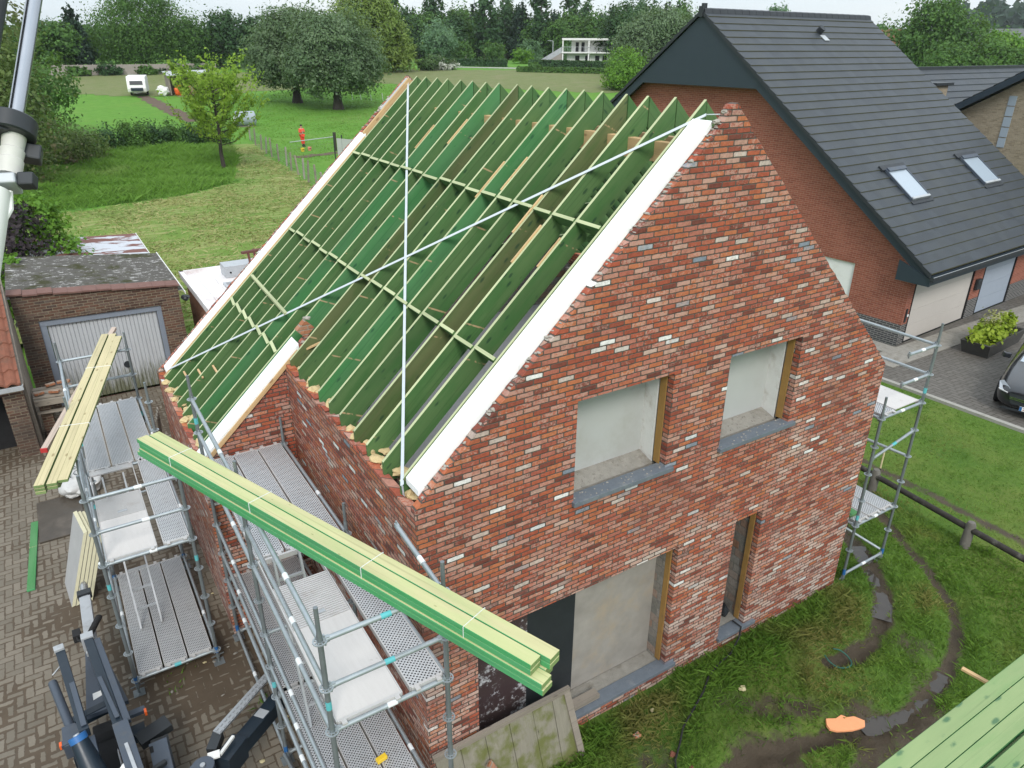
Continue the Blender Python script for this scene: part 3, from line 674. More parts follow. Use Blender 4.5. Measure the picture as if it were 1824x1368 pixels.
for i, y in enumerate(RY):
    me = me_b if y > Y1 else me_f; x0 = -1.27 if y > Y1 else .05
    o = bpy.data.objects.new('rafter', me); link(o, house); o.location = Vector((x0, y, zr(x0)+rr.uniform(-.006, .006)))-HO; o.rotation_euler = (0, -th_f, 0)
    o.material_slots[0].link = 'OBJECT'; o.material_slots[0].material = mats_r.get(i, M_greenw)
def far_rafter():
    th = math.atan(SR); Ln = (7.55-3.785)*math.sqrt(1+SR*SR); vd = DEP
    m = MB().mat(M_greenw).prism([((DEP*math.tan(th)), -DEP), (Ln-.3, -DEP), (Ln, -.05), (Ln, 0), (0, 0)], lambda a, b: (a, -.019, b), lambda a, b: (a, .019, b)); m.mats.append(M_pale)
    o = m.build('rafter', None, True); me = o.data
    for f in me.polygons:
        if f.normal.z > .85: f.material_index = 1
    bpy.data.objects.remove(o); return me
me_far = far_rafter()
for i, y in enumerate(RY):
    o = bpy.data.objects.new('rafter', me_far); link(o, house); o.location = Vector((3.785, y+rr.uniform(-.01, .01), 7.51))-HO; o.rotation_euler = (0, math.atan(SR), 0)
# noggins between rafters, flush with the top edges
def nog(x, i0, i1, drop=.012, wid=.042, h=.16):
    for a, b in zip(RY[i0:i1], RY[i0+1:i1+1]):
        j = rr.uniform(-.015, .015)
        beam('noggin', (x+j, a+.023, zr(x+j)-h/2*.8-drop), (x+j, b-.023, zr(x+j)-h/2*.8-drop), wid, h, (M_greenw, M_pale), house, (-SL, 0, 1))
nog(2.50, 0, 17); nog(1.22, 0, 17)
for k, (a, b) in enumerate(zip(RY[10:17], RY[11:18])):
    beam('noggin', (.02, a+.023, zr(.02)-.075), (.05, b-.023, zr(.05)-.06), .05, .14, (M_greenw, M_pale), house, (-SL*.55, 0, 1))
beam('loose_batten', (.40, 7.34, zr(.4)+.022), (.35, 5.20, zr(.35)+.022), .05, .04, (M_pale, M_pale), house)
for x, y in ((-1.0, 7.05), (-.83, 6.63), (-.65, 6.25)): beam('loose_batten', (x, y-.40, zr(x)-.05), (x, y-.02, zr(x)-.05), .03, .03, (M_tan,), house)
beam('loose_batten', (.30, 4.13, zr(.3)-.12), (.72, 3.77, zr(.6)-.12), .05, .03, (M_tan,), house)
# raw timber purlins under the ridge and at mid height
beam('purlin', (3.55, .30, 6.98), (3.55, 7.55, 6.98), .10, .22, (M_tan,), house)
beam('purlin', (3.98, .30, 6.98), (3.98, 7.55, 6.98), .10, .22, (M_tan,), house)
for i in (5, 9, 13): beam('collar_tie', (2.0, RY[i]+.045, 5.62), (5.5, RY[i]+.045, 5.62), .035, .15, (M_greenw, M_pale), house)
# tan splice boards nailed on some rafter tops
for i, xa, xb in ((5, 2.55, 2.95), (6, 2.4, 2.85), (3, 2.2, 2.62), (12, 2.75, 3.1), (10, 2.9, 3.25), (2, 1.95, 2.35), (1, 2.0, 2.3)):
    beam('splice_board', (xa, RY[i]+.024, zr(xa)-.012), (xb, RY[i]+.024, zr(xb)-.012), .022, .05, (M_tan,), house, (-SL, 0, 1))
# crossed steel bracing straps on the rafter tops
def strap(p, q, n=14):
    m = MB().mat(M_strap)
    for k in range(n):
        a = Vector(p).lerp(Vector(q), k/n); b = Vector(p).lerp(Vector(q), (k+1)/n); m.bar(a, b, .042, .004, (-SL, 0, 1))
    return m.build('bracing_strap', house)
strap((3.72, 7.72, zr(3.72)+.012), (.04, .37, zr(.04)+.012)); strap((3.62, .26, zr(3.62)+.018), (-1.21, 7.58, zr(-1.21)+.018))
MB().mat(M_strap).bar((3.62, .26, zr(3.62)+.02), (3.78, .02, 7.42), .06, .005).bar((3.72, .15, 7.40), (3.95, .22, 7.36), .06, .005).build('strap_bracket', house)
MB().mat(M_strap).bar((.04, .37, zr(.04)+.012), (.045, .36, 3.93), .042, .004, (1, 0, 0)).build('strap_bracket', house)
# white insulation boards lying on the gable heads
def board(x0, x1, y0, y1, dz, th=.07):
    m = MB().mat(M_white); n = int((x1-x0)/1.25)+1
    for k in range(n):
        a, b = x0+(x1-x0)*k/n+.0015, x0+(x1-x0)*(k+1)/n-.0015
        m.add([(a, y0, zr(a)+dz-th), (b, y0, zr(b)+dz-th), (b, y1, zr(b)+dz-th), (a, y1, zr(a)+dz-th), (a, y0, zr(a)+dz), (b, y0, zr(b)+dz), (b, y1, zr(b)+dz), (a, y1, zr(a)+dz)],
              [(0, 3, 2, 1), (4, 5, 6, 7), (0, 1, 5, 4), (1, 2, 6, 5), (2, 3, 7, 6), (3, 0, 4, 7)])
    return m.build('insulation_board', house)
board(.09, 3.56, .105, .385, .03); board(-1.22, 2.75, L_-.385, L_-.105, .03); board(-1.35, .22, Y1-.02, Y1+.30, .02)
beam('board_edging', (-1.3, Y1-.031, zr(-1.3)-.06), (.2, Y1-.031, zr(.2)-.06), .018, .06, (M_tan,), house, (-SL, 0, 1))
beam('board_edging', (-1.25, L_-.40, zr(-1.25)-.05), (2.75, L_-.40, zr(2.75)-.05), .02, .10, (M_tan,), house, (-SL, 0, 1))
beam('board_edging', (.10, .40, zr(.10)-.04), (3.5, .40, zr(3.5)-.04), .02, .10, (M_greenb,), house, (-SL, 0, 1))
beam('splice_board', (2.75, L_-.33, zr(2.75)+.0), (3.7, L_-.33, zr(3.7)+.0), .05, .12, (M_tan,), house, (-SL, 0, 1))
m = MB().mat(M_panelw); m.bar((3.15, L_-.24, zr(3.15)+.02), (3.7, L_-.24, zr(3.7)+.02), .2, .03, (-SL, 0, 1)); m.build('insulation_board', house)
# brick end sticking up at the top of the step wall
m = MB().mat(M_brick_orange); m.bar((.28, Y1+.06, 4.34), (.42, Y1+.06, 4.47), .11, .17, (-1, 0, 1)); m.mat(M_mortar).blob((.40, Y1+.06, 4.55), (.05, .06, .02), 3); m.build('coping_brick', house)

# openings: sills, reveals, panels
def sill(x0, x1, zt, name='window_sill'): MB().mat(M_blue).box((x0-.02, -.055, zt-.06), (x1+.10, .135, zt)).build(name, house, bevel=.004)
for (x0, x1, z0, z1) in WIN[:2]:
    sill(x0, x1, z0+.035)
    w = part_empty('window_opening', house); rc_ = random.Random(int(x0*7)); cm = MB().mat(M_mortar)
    for k in range(26): cm.blob((rc_.uniform(x0, x1), rc_.uniform(-.04, .12), z0+.037), (rc_.uniform(.005, .016), rc_.uniform(.005, .014), rc_.uniform(.003, .008)), k, 1, .3)
    tag(cm.build('mortar_crumbs', w), kind='stuff')
    MB().mat(M_panelw).box((x0-.3, .45, z0-.1), (x1+.05, .47, z1+.3)).build('panel', w)
    m = MB().mat(M_conc).prism([(.205, z0-.12), (.45, z0-.12), (.45, z0+.075), (.205, z0+.005)], lambda a, b: (x0-.06, a, b), lambda a, b: (x1-.014, a, b))
    r = random.Random(int(x0*10))
    for k in range(60):
        q = r.uniform(.21, .43); m.blob((r.uniform(x0, x1-.08), q, z0+.005+(q-.205)*.286), (r.uniform(.008, .03), r.uniform(.008, .025), r.uniform(.004, .014)), k, 1, .3)
    m.build('ledge', w)
    MB().mat(M_whitej).box((x1-.012, .235, z0+.0), (x1+.01, .45, z1+.1)).build('jamb_board', w)
    MB().mat(M_ochre).box((x1-.010, .105, z0+.036), (x1+.10, .205, z1+.05)).build('insulation_strip', w)
    MB().mat(M_brick_in).box((x1+.012, .21, z0-.1), (x1+.1, .45, z1+.1)).build('block_reveal', w)
x0, x1, z0, z1 = WIN[2]
w = part_empty('wide_opening', house)
MB().mat(M_blue).box((1.95, -.055, -.10), (x1+.17, .14, -.04)).build('doorstep_sill', house, bevel=.004)
MB().mat(M_osb).box((2.30, .36, -.05), (x1+.02, .38, 2.12)).build('plaster_board', w)
MB().mat(M_black).box((1.55, .345, -.12), (2.30, .36, 2.12)).build('black_sheet', w)
MB().mat(M_film).box((.5, .33, -.12), (1.55, .345, 2.12)).build('spattered_sheet', w)
MB().mat(M_conc).box((1.9, .15, -.3), (x1+.02, .36, -.055)).build('ledge', w)
MB().mat(M_ochre).box((x1-.02, .105, -.03), (x1+.13, .19, z1+.05)).build('insulation_strip', w)
MB().mat(M_brick_in).box((x1-.02, .195, -.05), (x1+.13, .36, z1+.05)).build('block_reveal', w)
MB().mat(M_greyw).box((1.9, .02, -.02), (2.55, .15, .05)).build('threshold_plank', w)
x0, x1, z0, z1 = WIN[3]
MB().mat(M_blue).box((x0-.02, -.055, -.13), (x1+.22, .14, -.07)).build('doorstep_sill', house, bevel=.004)
w = part_empty('narrow_opening', house)
MB().mat(M_ochre).box((x1-.01, .105, -.06), (x1+.13, .19, z1+.05)).build('insulation_strip', w)
MB().mat(M_brick_in).box((x1+.02, .195, -.1), (x1+.14, .9, z1+.05)).build('block_reveal', w)
m = MB().mat(M_conc).box((x0-.1, .15, -.3), (x1+.1, .9, -.075)); m.mat(M_black).blob((x1-.12, .30, .03), (.07, .09, .11), 2, 2, .3); m.build('ledge', w)
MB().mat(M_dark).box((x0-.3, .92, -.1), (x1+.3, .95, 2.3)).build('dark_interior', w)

# ------------------------------------------------------------------ scaffolds
def rosette(m, x, y, z):
    n = 16; m.mat(M_galv)
    ri, ro, ra, t = .047, .061, .030, .009
    def ring(r0, r1):
        vs = []; fs = []
        for k in range(n):
            a = 2*math.pi*k/n; c, s_ = math.cos(a), math.sin(a)
            vs += [(x+r0*c, y+r0*s_, z-t/2), (x+r1*c, y+r1*s_, z-t/2), (x+r1*c, y+r1*s_, z+t/2), (x+r0*c, y+r0*s_, z+t/2)]
        for k in range(n):
            a, b = 4*k, 4*((k+1) % n)
            for q in range(4): fs.append((a+q, a+(q+1) % 4, b+(q+1) % 4, b+q))
        m.add(vs, fs)
    ring(ri, ro); ring(.02, ra)
    for k in range(8):
        a = 2*math.pi*k/8+.2; c, s_ = math.cos(a), math.sin(a)
        m.bar((x+ra*c, y+ra*s_, z), (x+ri*c, y+ri*s_, z), .010, t)
def standard(p, x, y, z0, z1, node, tape=None, base=True, parent_base=None):
    m = MB().mat(M_galvd); m.tube([(x, y, z0), (x, y, z1-.28)], .0242, 12); m.tube([(x, y, z1-.28), (x, y, z1-.24), (x, y, z1)], [.0242, .019, .019], 12)
    k = math.ceil((z0+.05-node)/.5)
    while node+.5*k < z1-.1:
        rosette(m, x, y, node+.5*k); k += 1
    if tape is not None: m.mat(M_teal).tube([(x, y, tape), (x, y, tape+.09)], .0256, 12)
    m.mat(M_blueco).tube([(x, y, z0+.02), (x, y, z0+.13)], .0262, 12)
    o = m.build('standard', p, smooth=True)
    if base:
        m = MB().mat(M_galvd).tube([(x, y, -.335), (x, y, z0+.02)], .018, 10); m.bar((x-.075, y-.075, -.331), (x-.075, y+.075, -.331), .001, .008)
        m.add([(x-.075, y-.075, -.336), (x+.075, y-.075, -.336), (x+.075, y+.075, -.336), (x-.075, y+.075, -.336), (x-.075, y-.075, -.328), (x+.075, y-.075, -.328), (x+.075, y+.075, -.328), (x-.075, y+.075, -.328)],
              [(0, 3, 2, 1), (4, 5, 6, 7), (0, 1, 5, 4), (1, 2, 6, 5), (2, 3, 7, 6), (3, 0, 4, 7)])
        m.tube([(x, y, z0-.07), (x, y, z0-.03)], .03, 10); m.bar((x-.09, y, z0-.05), (x+.09, y+.02, z0-.05), .014, .014); m.build('base_jack', p, smooth=True)
    return o
def ledger(p, a, b, r=.0242, collar=.5, name='ledger', heads=True):
    a, b = Vector(a), Vector(b); d = (b-a).normalized(); a2, b2 = a+d*.045, b-d*.045
    m = MB().mat(M_galv).tube([a2, b2], r, 12)
    if heads:
        for q, s_ in ((a2, 1), (b2, -1)):
            m.bar(q-d*s_*.025, q+d*s_*.03, .034, .05); m.bar(q-d*s_*.01+Vector((0, 0, .05)), q-d*s_*.005+Vector((0, 0, -.06)), .012, .022)
    if collar is not None:
        c = a.lerp(b, collar); m.mat(M_galvw if collar != .51 else M_teal).tube([c-d*.045, c+d*.045], r+.0016, 12)
    return m.build(name, p, smooth=True)
def plank(p, x0, x1, y0, y1, z):
    m = MB().mat(M_perf)
    m.box((x0+.012, y0+.05, z-.005), (x1-.012, y1-.05, z))
    m.mat(M_alu); m.box((x0, y0+.04, z-.06), (x0+.011, y1-.04, z+.004)).box((x1-.011, y0+.04, z-.06), (x1, y1-.04, z+.004))
    m.box((x0+.012, y0+.02, z-.05), (x1-.012, y0+.048, z+.002)).box((x0+.012, y1-.048, z-.05), (x1-.012, y1-.02, z+.002))
    for xx in (x0+.06, x1-.06):
        for yy in (y0, y1): m.box((xx-.022, yy-.028, z-.012), (xx+.022, yy+.028, z+.006))
    return m.build('steel_plank', p, loc=((x0+x1)/2, (y0+y1)/2, z))
def deck3(p, x0, y0, y1, z):
    for k in range(3): plank(p, x0+.05+k*.335, x0+.05+k*.335+.312, y0, y1, z+.045)
def hatch_deck(p, x0, y0, y1, z, hatch_y, ladder_foot, open_len=.62, rib_len=.72):
    """panel platform with a ribbed lid folded back, an open hatch with its ladder, and one steel plank beside it"""
    zz = z+.045; a, b = x0+.05, x0+.05+.61
    MB().mat(M_ply).box((a+.012, y0+.05, zz-.012), (b-.012, hatch_y, zz)).build('platform_panel', p, loc=((a+b)/2, y0, zz))
    m = MB().mat(M_alu)
    for xx in (a, b-.011): m.box((xx, y0+.03, zz-.07), (xx+.011, y1-.03, zz+.004))
    m.box((a+.012, y0+.02, zz-.06), (b-.012, y0+.048, zz+.003)).box((a+.012, y1-.05, zz-.06), (b-.012, y1-.02, zz+.003))
    if hatch_y+rib_len+open_len < y1-.1:
        m.box((a+.012, hatch_y+rib_len+open_len, zz-.02), (b-.012, y1-.05, zz))
    for xx in (a+.06, b-.06): m.box((xx-.022, y0-.028, zz-.012), (xx+.022, y0+.028, zz+.006))
    m.build('platform_frame', p, loc=((a+b)/2, y0, zz))
    m = MB().mat(M_alu); m.box((a+.013, hatch_y+.002, zz-.012), (b-.013, hatch_y+rib_len, zz-.004)); n = 22
    for k in range(n):
        y = hatch_y+.015+(rib_len-.03)*k/(n-1); m.box((a+.02, y-.009, zz-.004), (b-.02, y+.009, zz+.006))
    m.mat(M_lgrey).box(((a+b)/2-.05, hatch_y+.1, zz+.006), ((a+b)/2+.07, hatch_y+.15, zz+.013))
    m.build('hatch_lid', p, loc=((a+b)/2, y0, zz))
    m = MB().mat(M_lgrey); yt = hatch_y+rib_len+open_len-.12; (fy, fz) = ladder_foot
    for xx in (a+.16, b-.16): m.bar((xx, yt, zz+.0), (xx, fy, fz), .025, .055)
    n = int((zz-fz)/.27)
    for k in range(1, n+1):
        f = k/(n+1); m.bar((a+.16, yt+(fy-yt)*f, zz+(fz-zz)*f), (b-.16, yt+(fy-yt)*f, zz+(fz-zz)*f), .03, .028)
    m.build('ladder', p)
    plank(p, b+.075, b+.075+.33, y0, y1, zz)

# front left scaffold: along the side wall of the new house
sA = thing('scaffold', 'tall steel scaffold along the unfinished house wall, carrying the long green timber bundle', 'scaffold', (-.75, 1.6, -.35), 0, 'tube scaffolds round the house')
XA0, XA1, YA, NA = -1.29, -.20, (-.97, 1.59, 4.12), 3.787
for y in YA:
    standard(sA, XA0, y, -.21, NA+.34, NA, {-.97: 3.05, 1.59: .95, 4.12: 3.42}[y])
    standard(sA, XA1, y, -.21, (NA+.32 if y < 0 else 3.22), NA, 1.2)
for z in (NA, NA-.5, NA-1): 
    ledger(sA, (XA0, YA[0], z), (XA1, YA[0], z), collar=.51 if z > NA-.6 else .5)
    for a, b in zip(YA, YA[1:]): ledger(sA, (XA0, a, z), (XA0, b, z), collar=.35)
for a, b in zip(YA, YA[1:]):
    for z in (NA-1, NA-3): ledger(sA, (XA1, a, z), (XA1, b, z), collar=.4)
    for z in (NA-2, NA-2.5, NA-3, NA-4): ledger(sA, (XA0, a, z), (XA0, b, z), collar=.6)
for y in YA:
    for z in (NA-1, NA-3, NA-4):
        if not (y < 0 and z == NA-1): ledger(sA, (XA0, y, z), (XA1, y, z), collar=None)
ledger(sA, (XA0, YA[1], NA-2), (XA1, YA[1], NA-2), collar=.5)
ledger(sA, (XA1, -.95, NA), (XA1, .03, NA+.10), .0242, .42, 'loose_rail')
ledger(sA, (XA0-.03, 1.60, -.2), (XA0-.03, -.95, NA-3), .0242, None, 'diagonal_brace', False)
ledger(sA, (XA0+.03, 4.12, .3), (XA1-.05, 4.12, NA-2), .0242, None, 'diagonal_brace', False)
hatch_deck(sA, XA0, YA[0], YA[1], NA-1, .30, (.9, NA-3+.05))
deck3(sA, XA0, YA[1], YA[2], NA-1); deck3(sA, XA0, YA[0], YA[1], NA-3); deck3(sA, XA0, YA[1], YA[2], NA-3)
# left rear scaffold
sB = thing('scaffold', 'lower steel scaffold in the paved yard in front of the white garage door', 'scaffold', (-2.2, 6.3, -.35), 0, 'tube scaffolds round the house')
XB0, XB1, YB, NB = -2.754, -1.664, (3.77, 6.34, 8.91), 2.909
for y in YB:
    standard(sB, XB0, y, -.16, NB+.36, NB, {3.77: 1.52, 6.34: 1.3, 8.91: 1.2}[y])
    standard(sB, XB1, y, -.16, NB+.34, NB, 1.55)
for z in (NB, NB-.5, NB-1):
    ledger(sB, (XB0, YB[0], z), (XB1, YB[0], z), collar=.55); ledger(sB, (XB0, YB[2], z), (XB1, YB[2], z), collar=None)
    for a, b in zip(YB, YB[1:]): ledger(sB, (XB0, a, z), (XB0, b, z), collar=.45)
for a, b in zip(YB, YB[1:]):
    for z in (NB-1, NB-3): ledger(sB, (XB1, a, z), (XB1, b, z), collar=.35)
    for z in (NB-2, NB-3): ledger(sB, (XB0, a, z), (XB0, b, z), collar=.6)
for y in YB: ledger(sB, (XB0, y, NB-3), (XB1, y, NB-3), collar=.51 if y < 4 else None)
ledger(sB, (XB0, YB[1], NB-1), (XB1, YB[1], NB-1), collar=None)
ledger(sB, (XB0-.03, 6.34, 0.0), (XB0-.03, 3.85, NB-1), .0242, None, 'diagonal_brace', False)
hatch_deck(sB, XB0, YB[0], YB[1], NB-1, 4.78, (4.75, NB-3+.05), .78, .62)
deck3(sB, XB0, YB[1], YB[2], NB-1); deck3(sB, XB0, YB[0], YB[1], NB-3)
# right scaffold along the far eaves
sC = thing('scaffold', 'narrow steel scaffold tower on the lawn at the far right corner of the brick house', 'scaffold', (8.4, 1.5, -.35), 0, 'tube scaffolds round the house')
XC0, XC1, YC, NC = 7.85, 8.94, (-.02, 3.05, 6.12), 2.826
for y in YC:
    standard(sC, XC0, y, -.20, 3.20, NC, .95); standard(sC, XC1, y, -.20, NC+1.36, NC, 3.0)
for a, b in zip(YC, YC[1:]):
    for z in (NC+1, NC+.5, NC): ledger(sC, (XC1, a, z), (XC1, b, z), collar=.5)
    ledger(sC, (XC0, a, NC), (XC0, b, NC), collar=None); ledger(sC, (XC0, a, NC-2), (XC0, b, NC-2), collar=None)
    ledger(sC, (XC1, a, NC-2), (XC1, b, NC-2), collar=.5)
for y in YC:
    for z in (NC, NC-2, NC-3): ledger(sC, (XC0, y, z), (XC1, y, z), collar=.5)
ledger(sC, (XC1, YC[0], NC+1), (XC0+.30, YC[0], NC+1), collar=.5); ledger(sC, (XC1, YC[0], NC+.5), (XC0+.30, YC[0], NC+.5), collar=.5)
ledger(sC, (XC0, YC[0], NC-.72), (XC1, YC[0], NC-.5), .0242, .51, 'ledger')
ledger(sC, (XC1, YC[0], NC-1), (XC0, 3.05, NC-.55), .0242, None, 'diagonal_brace', False); ledger(sC, (XC1, YC[0], NC-2.95), (XC0, 3.05, NC-2.05), .0242, None, 'diagonal_brace', False)
hatch_x = XC0
def panel_deck(p, x0, y0, y1, z):
    plank(p, x0+.05, x0+.37, y0, y1, z+.045)
    m = MB().mat(M_ply).box((x0+.40, y0+.04, z+.03), (x0+1.03, y1-.04, z+.047)); m.mat(M_alu).box((x0+.39, y0+.03, z-.02), (x0+.40, y1-.03, z+.05)).box((x0+1.03, y0+.03, z-.02), (x0+1.04, y1-.03, z+.05))
    m.build('platform_panel', p, loc=(x0+.7, y0, z))
for a, b in zip(YC, YC[1:]): panel_deck(sC, XC0, a, b, NC); deck3(sC, XC0, a, b, NC-2)
g = thing('timber_offcut', 'short green timber offcut lying on the low deck of the right scaffold', 'plank', (8.1, .6, .88))
beam('board', (8.0, .12, .90), (8.05, 1.5, .90), .22, .05, (M_greenw, M_greenl), g)

# ------------------------------------------------------------------ strapped timber bundles
def bundle(name, label, p, q, rows, bw, bh, mats, straps, up=(0, 0, 1), loc=None):
    """rows: list (bottom to top) of lists of (side offset, start shift, end shift)"""
    p, q = Vector(p), Vector(q); d = (q-p).normalized(); s = Vector(up).cross(d).normalized(); L = (q-p).length
    t = thing(name, label, 'timber bundle', tuple(p.lerp(q, .5)), 0, 'strapped bundles of roof timber')
    r = random.Random(len(label))
    for k, row in enumerate(rows):
        for off, a, b in row:
            z = Vector((0, 0, (k+.5)*bh+.0005*k))
            beam('board', p+s*off+d*a+z, q+s*off+d*b+z, bw-.003, bh-.002, (*mats, M_end), t)
    H_ = len(rows)*bh; offs = [o[0] for o in rows[-1]]; lo, hi = min(offs)-bw/2, max(offs)+bw/2
    for f in straps:
        m = MB().mat(M_galvw); c = p+d*(L*f); e = .004
        A, B, C, D = c+s*(lo-e), c+s*(hi+e), c+s*(hi+e)+Vector((0, 0, H_+e)), c+s*(lo-e)+Vector((0, 0, H_+e))
        for a, b in ((A, D), (D, C), (C, B)): m.bar(a, b, .009, .0018, d)
        m.build('strap', t)
    return t
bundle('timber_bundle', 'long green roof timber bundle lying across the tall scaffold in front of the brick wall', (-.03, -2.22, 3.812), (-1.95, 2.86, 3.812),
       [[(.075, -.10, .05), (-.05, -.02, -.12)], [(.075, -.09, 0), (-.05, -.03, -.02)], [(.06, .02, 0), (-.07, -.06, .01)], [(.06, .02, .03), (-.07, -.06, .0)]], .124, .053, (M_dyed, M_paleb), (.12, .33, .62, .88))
bundle('timber_bundle', 'cream timber bundle lying on the guard rails of the lower scaffold', (-3.08, 4.14, 2.935), (-1.84, 9.46, 2.935),
       [[(-.02, .1, -.1), (.12, .0, -.2)], [(-.02, 0, 0), (.12, 0, .02)], [(-.135, .05, -.15), (-.02, 0, .02), (.12, .0, .05)]], .118, .045, (M_end, M_creamw), (.3, .7))
bundle('timber_bundle', 'green timber bundle close to the camera at the bottom right corner', (.95, -4.00, 3.60), (6.2, -4.02, 3.60),
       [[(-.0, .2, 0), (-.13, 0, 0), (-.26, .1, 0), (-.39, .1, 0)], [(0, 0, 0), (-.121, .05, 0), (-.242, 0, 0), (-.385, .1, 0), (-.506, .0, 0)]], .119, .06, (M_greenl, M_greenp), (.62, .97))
t = thing('plank', 'weathered pinkish plank with red painted end beside the cream timber bundle', 'plank', (-2.4, 7.9, 2.9))
beam('board', (-3.12, 5.50, 2.895), (-1.74, 10.30, 2.895), .085, .06, (M_pink,), t)
MB().mat(plain('red_end_paint', (.45, .03, .03))).bar((-3.1285, 5.4735, 2.895), (-3.1208, 5.499, 2.895), .086, .061).build('painted_end', t)
t = thing('wood_stake', 'small raw wooden batten end sticking out from under the near green bundle', 'stake', (2.4, -3.82, 3.7)); beam('batten', (2.98, -3.72, 3.58), (3.05, -4.3, 3.585), .035, .022, (M_tan,), t)
t = thing('plank', 'bright green plank lying flat on the paving', 'plank', (-3.9, 8.2, -.33)); beam('board', (-3.87, 9.25, -.318), (-3.99, 7.05, -.318), .12, .035, (M_dyed, M_greenl), t)

# ------------------------------------------------------------------ neighbouring house with the dark tiled roof (local axes: u along front, n back)
nb = thing('neighbour_house', 'large red brick house with dark slate grey tiled roof and two skylights', 'house', (18.974, 6.006, -.3), rad(3.524))
RU0, RU1, RN, RZ, EN, EZ = -.45, 9.75, 8.77, 9.44, -.69, 2.44
PT = (RZ-EZ)/(RN-EN); BN = 18.2
def rz_(n): return RZ-abs(n-RN)*PT
m = MB().mat(M_brick_red)
gpoly = [(0, .62), (BN-.6, .62), (BN-.6, rz_(BN-.6)-.25), (RN, RZ-.28), (0, rz_(0)-.25)]
m.prism(gpoly, lambda a, b: (0, a, b), lambda a, b: (.25, a, b), [[(1.84, .62), (3.6, .62), (3.6, 2.13), (1.84, 2.13)]]); m.build('gable_wall', nb, True)
MB().mat(M_brick_plinth).prism([(0, -.1), (1.84, -.1), (1.84, .62), (0, .62)], lambda a, b: (-.004, a, b), lambda a, b: (.25, a, b)).prism([(3.6, -.1), (BN-.6, -.1), (BN-.6, .62), (3.6, .62)], lambda a, b: (-.004, a, b), lambda a, b: (.25, a, b)).build('plinth', nb, True)
MB().mat(M_whitep).box((.06, 1.84, -.05), (.10, 3.6, 2.12)).build('side_shutter', nb, True)
m = MB().mat(M_brick_red)                      # soldier course over the shutter
for k in range(26): m.box((-.006, 1.72+k*.076, 2.135), (.02, 1.72+k*.076+.066, 2.34))
m.build('soldier_course', nb, True)
m = MB().mat(M_brick_red); DO = [(.30, 4.24), (4.92, 7.38)]
for a, b in ((.251, .30), (4.24, 4.92), (7.38, 9.6)): m.box((a, 0, .62), (b, .25, 2.0))
m.box((.251, 0, 2.0), (9.6, .25, 2.5)); m.build('front_wall', nb, True)
for a, b in ((.251, .30), (4.24, 4.92), (7.38, 9.6)): MB().mat(M_brick_plinth).box((a, -.004, -.1), (b, .25, .62)).build('plinth', nb, True)
for (a, b), mm, ins in zip(DO, (M_doorb, M_doorg), (.05, .05)):
    d = MB().mat(mm); 
    d.box((a+.07, ins+.008, -.02), (b-.05, ins+.03, 2.0))
    for k in range(4): d.box((a+.07, ins, -.02+k*.5), (b-.05, ins+.007, .472+k*.5))
    g = d.build('garage_door', nb, True)
    MB().mat(M_dark).box((a, -.006, -.04), (a+.068, .1, 2.0)).box((b-.048, .012, -.04), (b, .1, 2.0)).box((a, .012, -.045), (b, .1, -.022)).build('door_frame', g, True)
MB().mat(M_black).box((4.40, -.12, .95), (4.68, -.001, 1.32)).build('letter_box', nb, True, bevel=.03)
MB().mat(M_black).box((-.05, .12, 2.0), (-.01, .36, 2.06)).build('wall_lamp', nb, True); MB().mat(M_black).box((.08, -.03, .7), (.16, -.001, 1.12)).mat(M_whitep).box((.17, -.035, .86), (.25, -.002, .93)).build('door_bell', nb, True)
# roof courses: each laps over the one below
NC_ = 33
def slope(sgn, n_far, u0, u1, name):
    m = MB(); ln = abs(n_far-RN)
    nc = round(NC_*ln/9.46)
    for k in range(nc):
        a, b = ln*k/nc, ln*(k+1)/nc; na, nb_ = RN+sgn*a, RN+sgn*b; za, zb = RZ-a*PT, RZ-b*PT
        m.mat(M_slate); m.quad((u0, na, za+.004), (u1, na, za+.004), (u1, nb_, zb+.034), (u0, nb_, zb+.034))
        m.mat(M_moss); m.quad((u0, nb_, zb+.034), (u1, nb_, zb+.034), (u1, nb_-sgn*.002, zb-.006), (u0, nb_-sgn*.002, zb-.006))
        m.mat(M_slate_d); m.quad((u0, na, za+.004), (u0, nb_, zb+.034), (u0, nb_, zb-.03), (u0, na, za-.03)); m.quad((u1, na, za+.004), (u1, nb_, zb+.034), (u1, nb_, zb-.03), (u1, na, za-.03))
        m.prism([(na, za-.09), (nb_, zb-.09), (nb_, zb+.05), (na, za+.018)], lambda p, q: (u0-.03, p, q), lambda p, q: (u0+.03, p, q))   # verge tile
    return m.build(name, nb, True)
roof = slope(-1, EN, RU0, RU1, 'roof_slope'); slope(1, BN, RU0, RU1, 'roof_slope')
m = MB().mat(M_slate_d)
n = 26
for k in range(n):
    a, b = RU0+(RU1-RU0)*k/n, RU0+(RU1-RU0)*(k+1)/n
    m.prism([(-.17, -.10), (.17, -.10), (.12, .045), (0, .085), (-.12, .045)], lambda p, q: (a+.006, RN+p, RZ+q), lambda p, q: (b, RN+p*.96, RZ+q*.94))
m.box((RU0-.06, RN-.09, RZ-.2), (RU0-.005, RN+.09, RZ+.13)); m.box((RU0+.02, RN-.05, RZ+.05), (RU0+.2, RN+.05, RZ+.22))
m.build('ridge', nb, True)
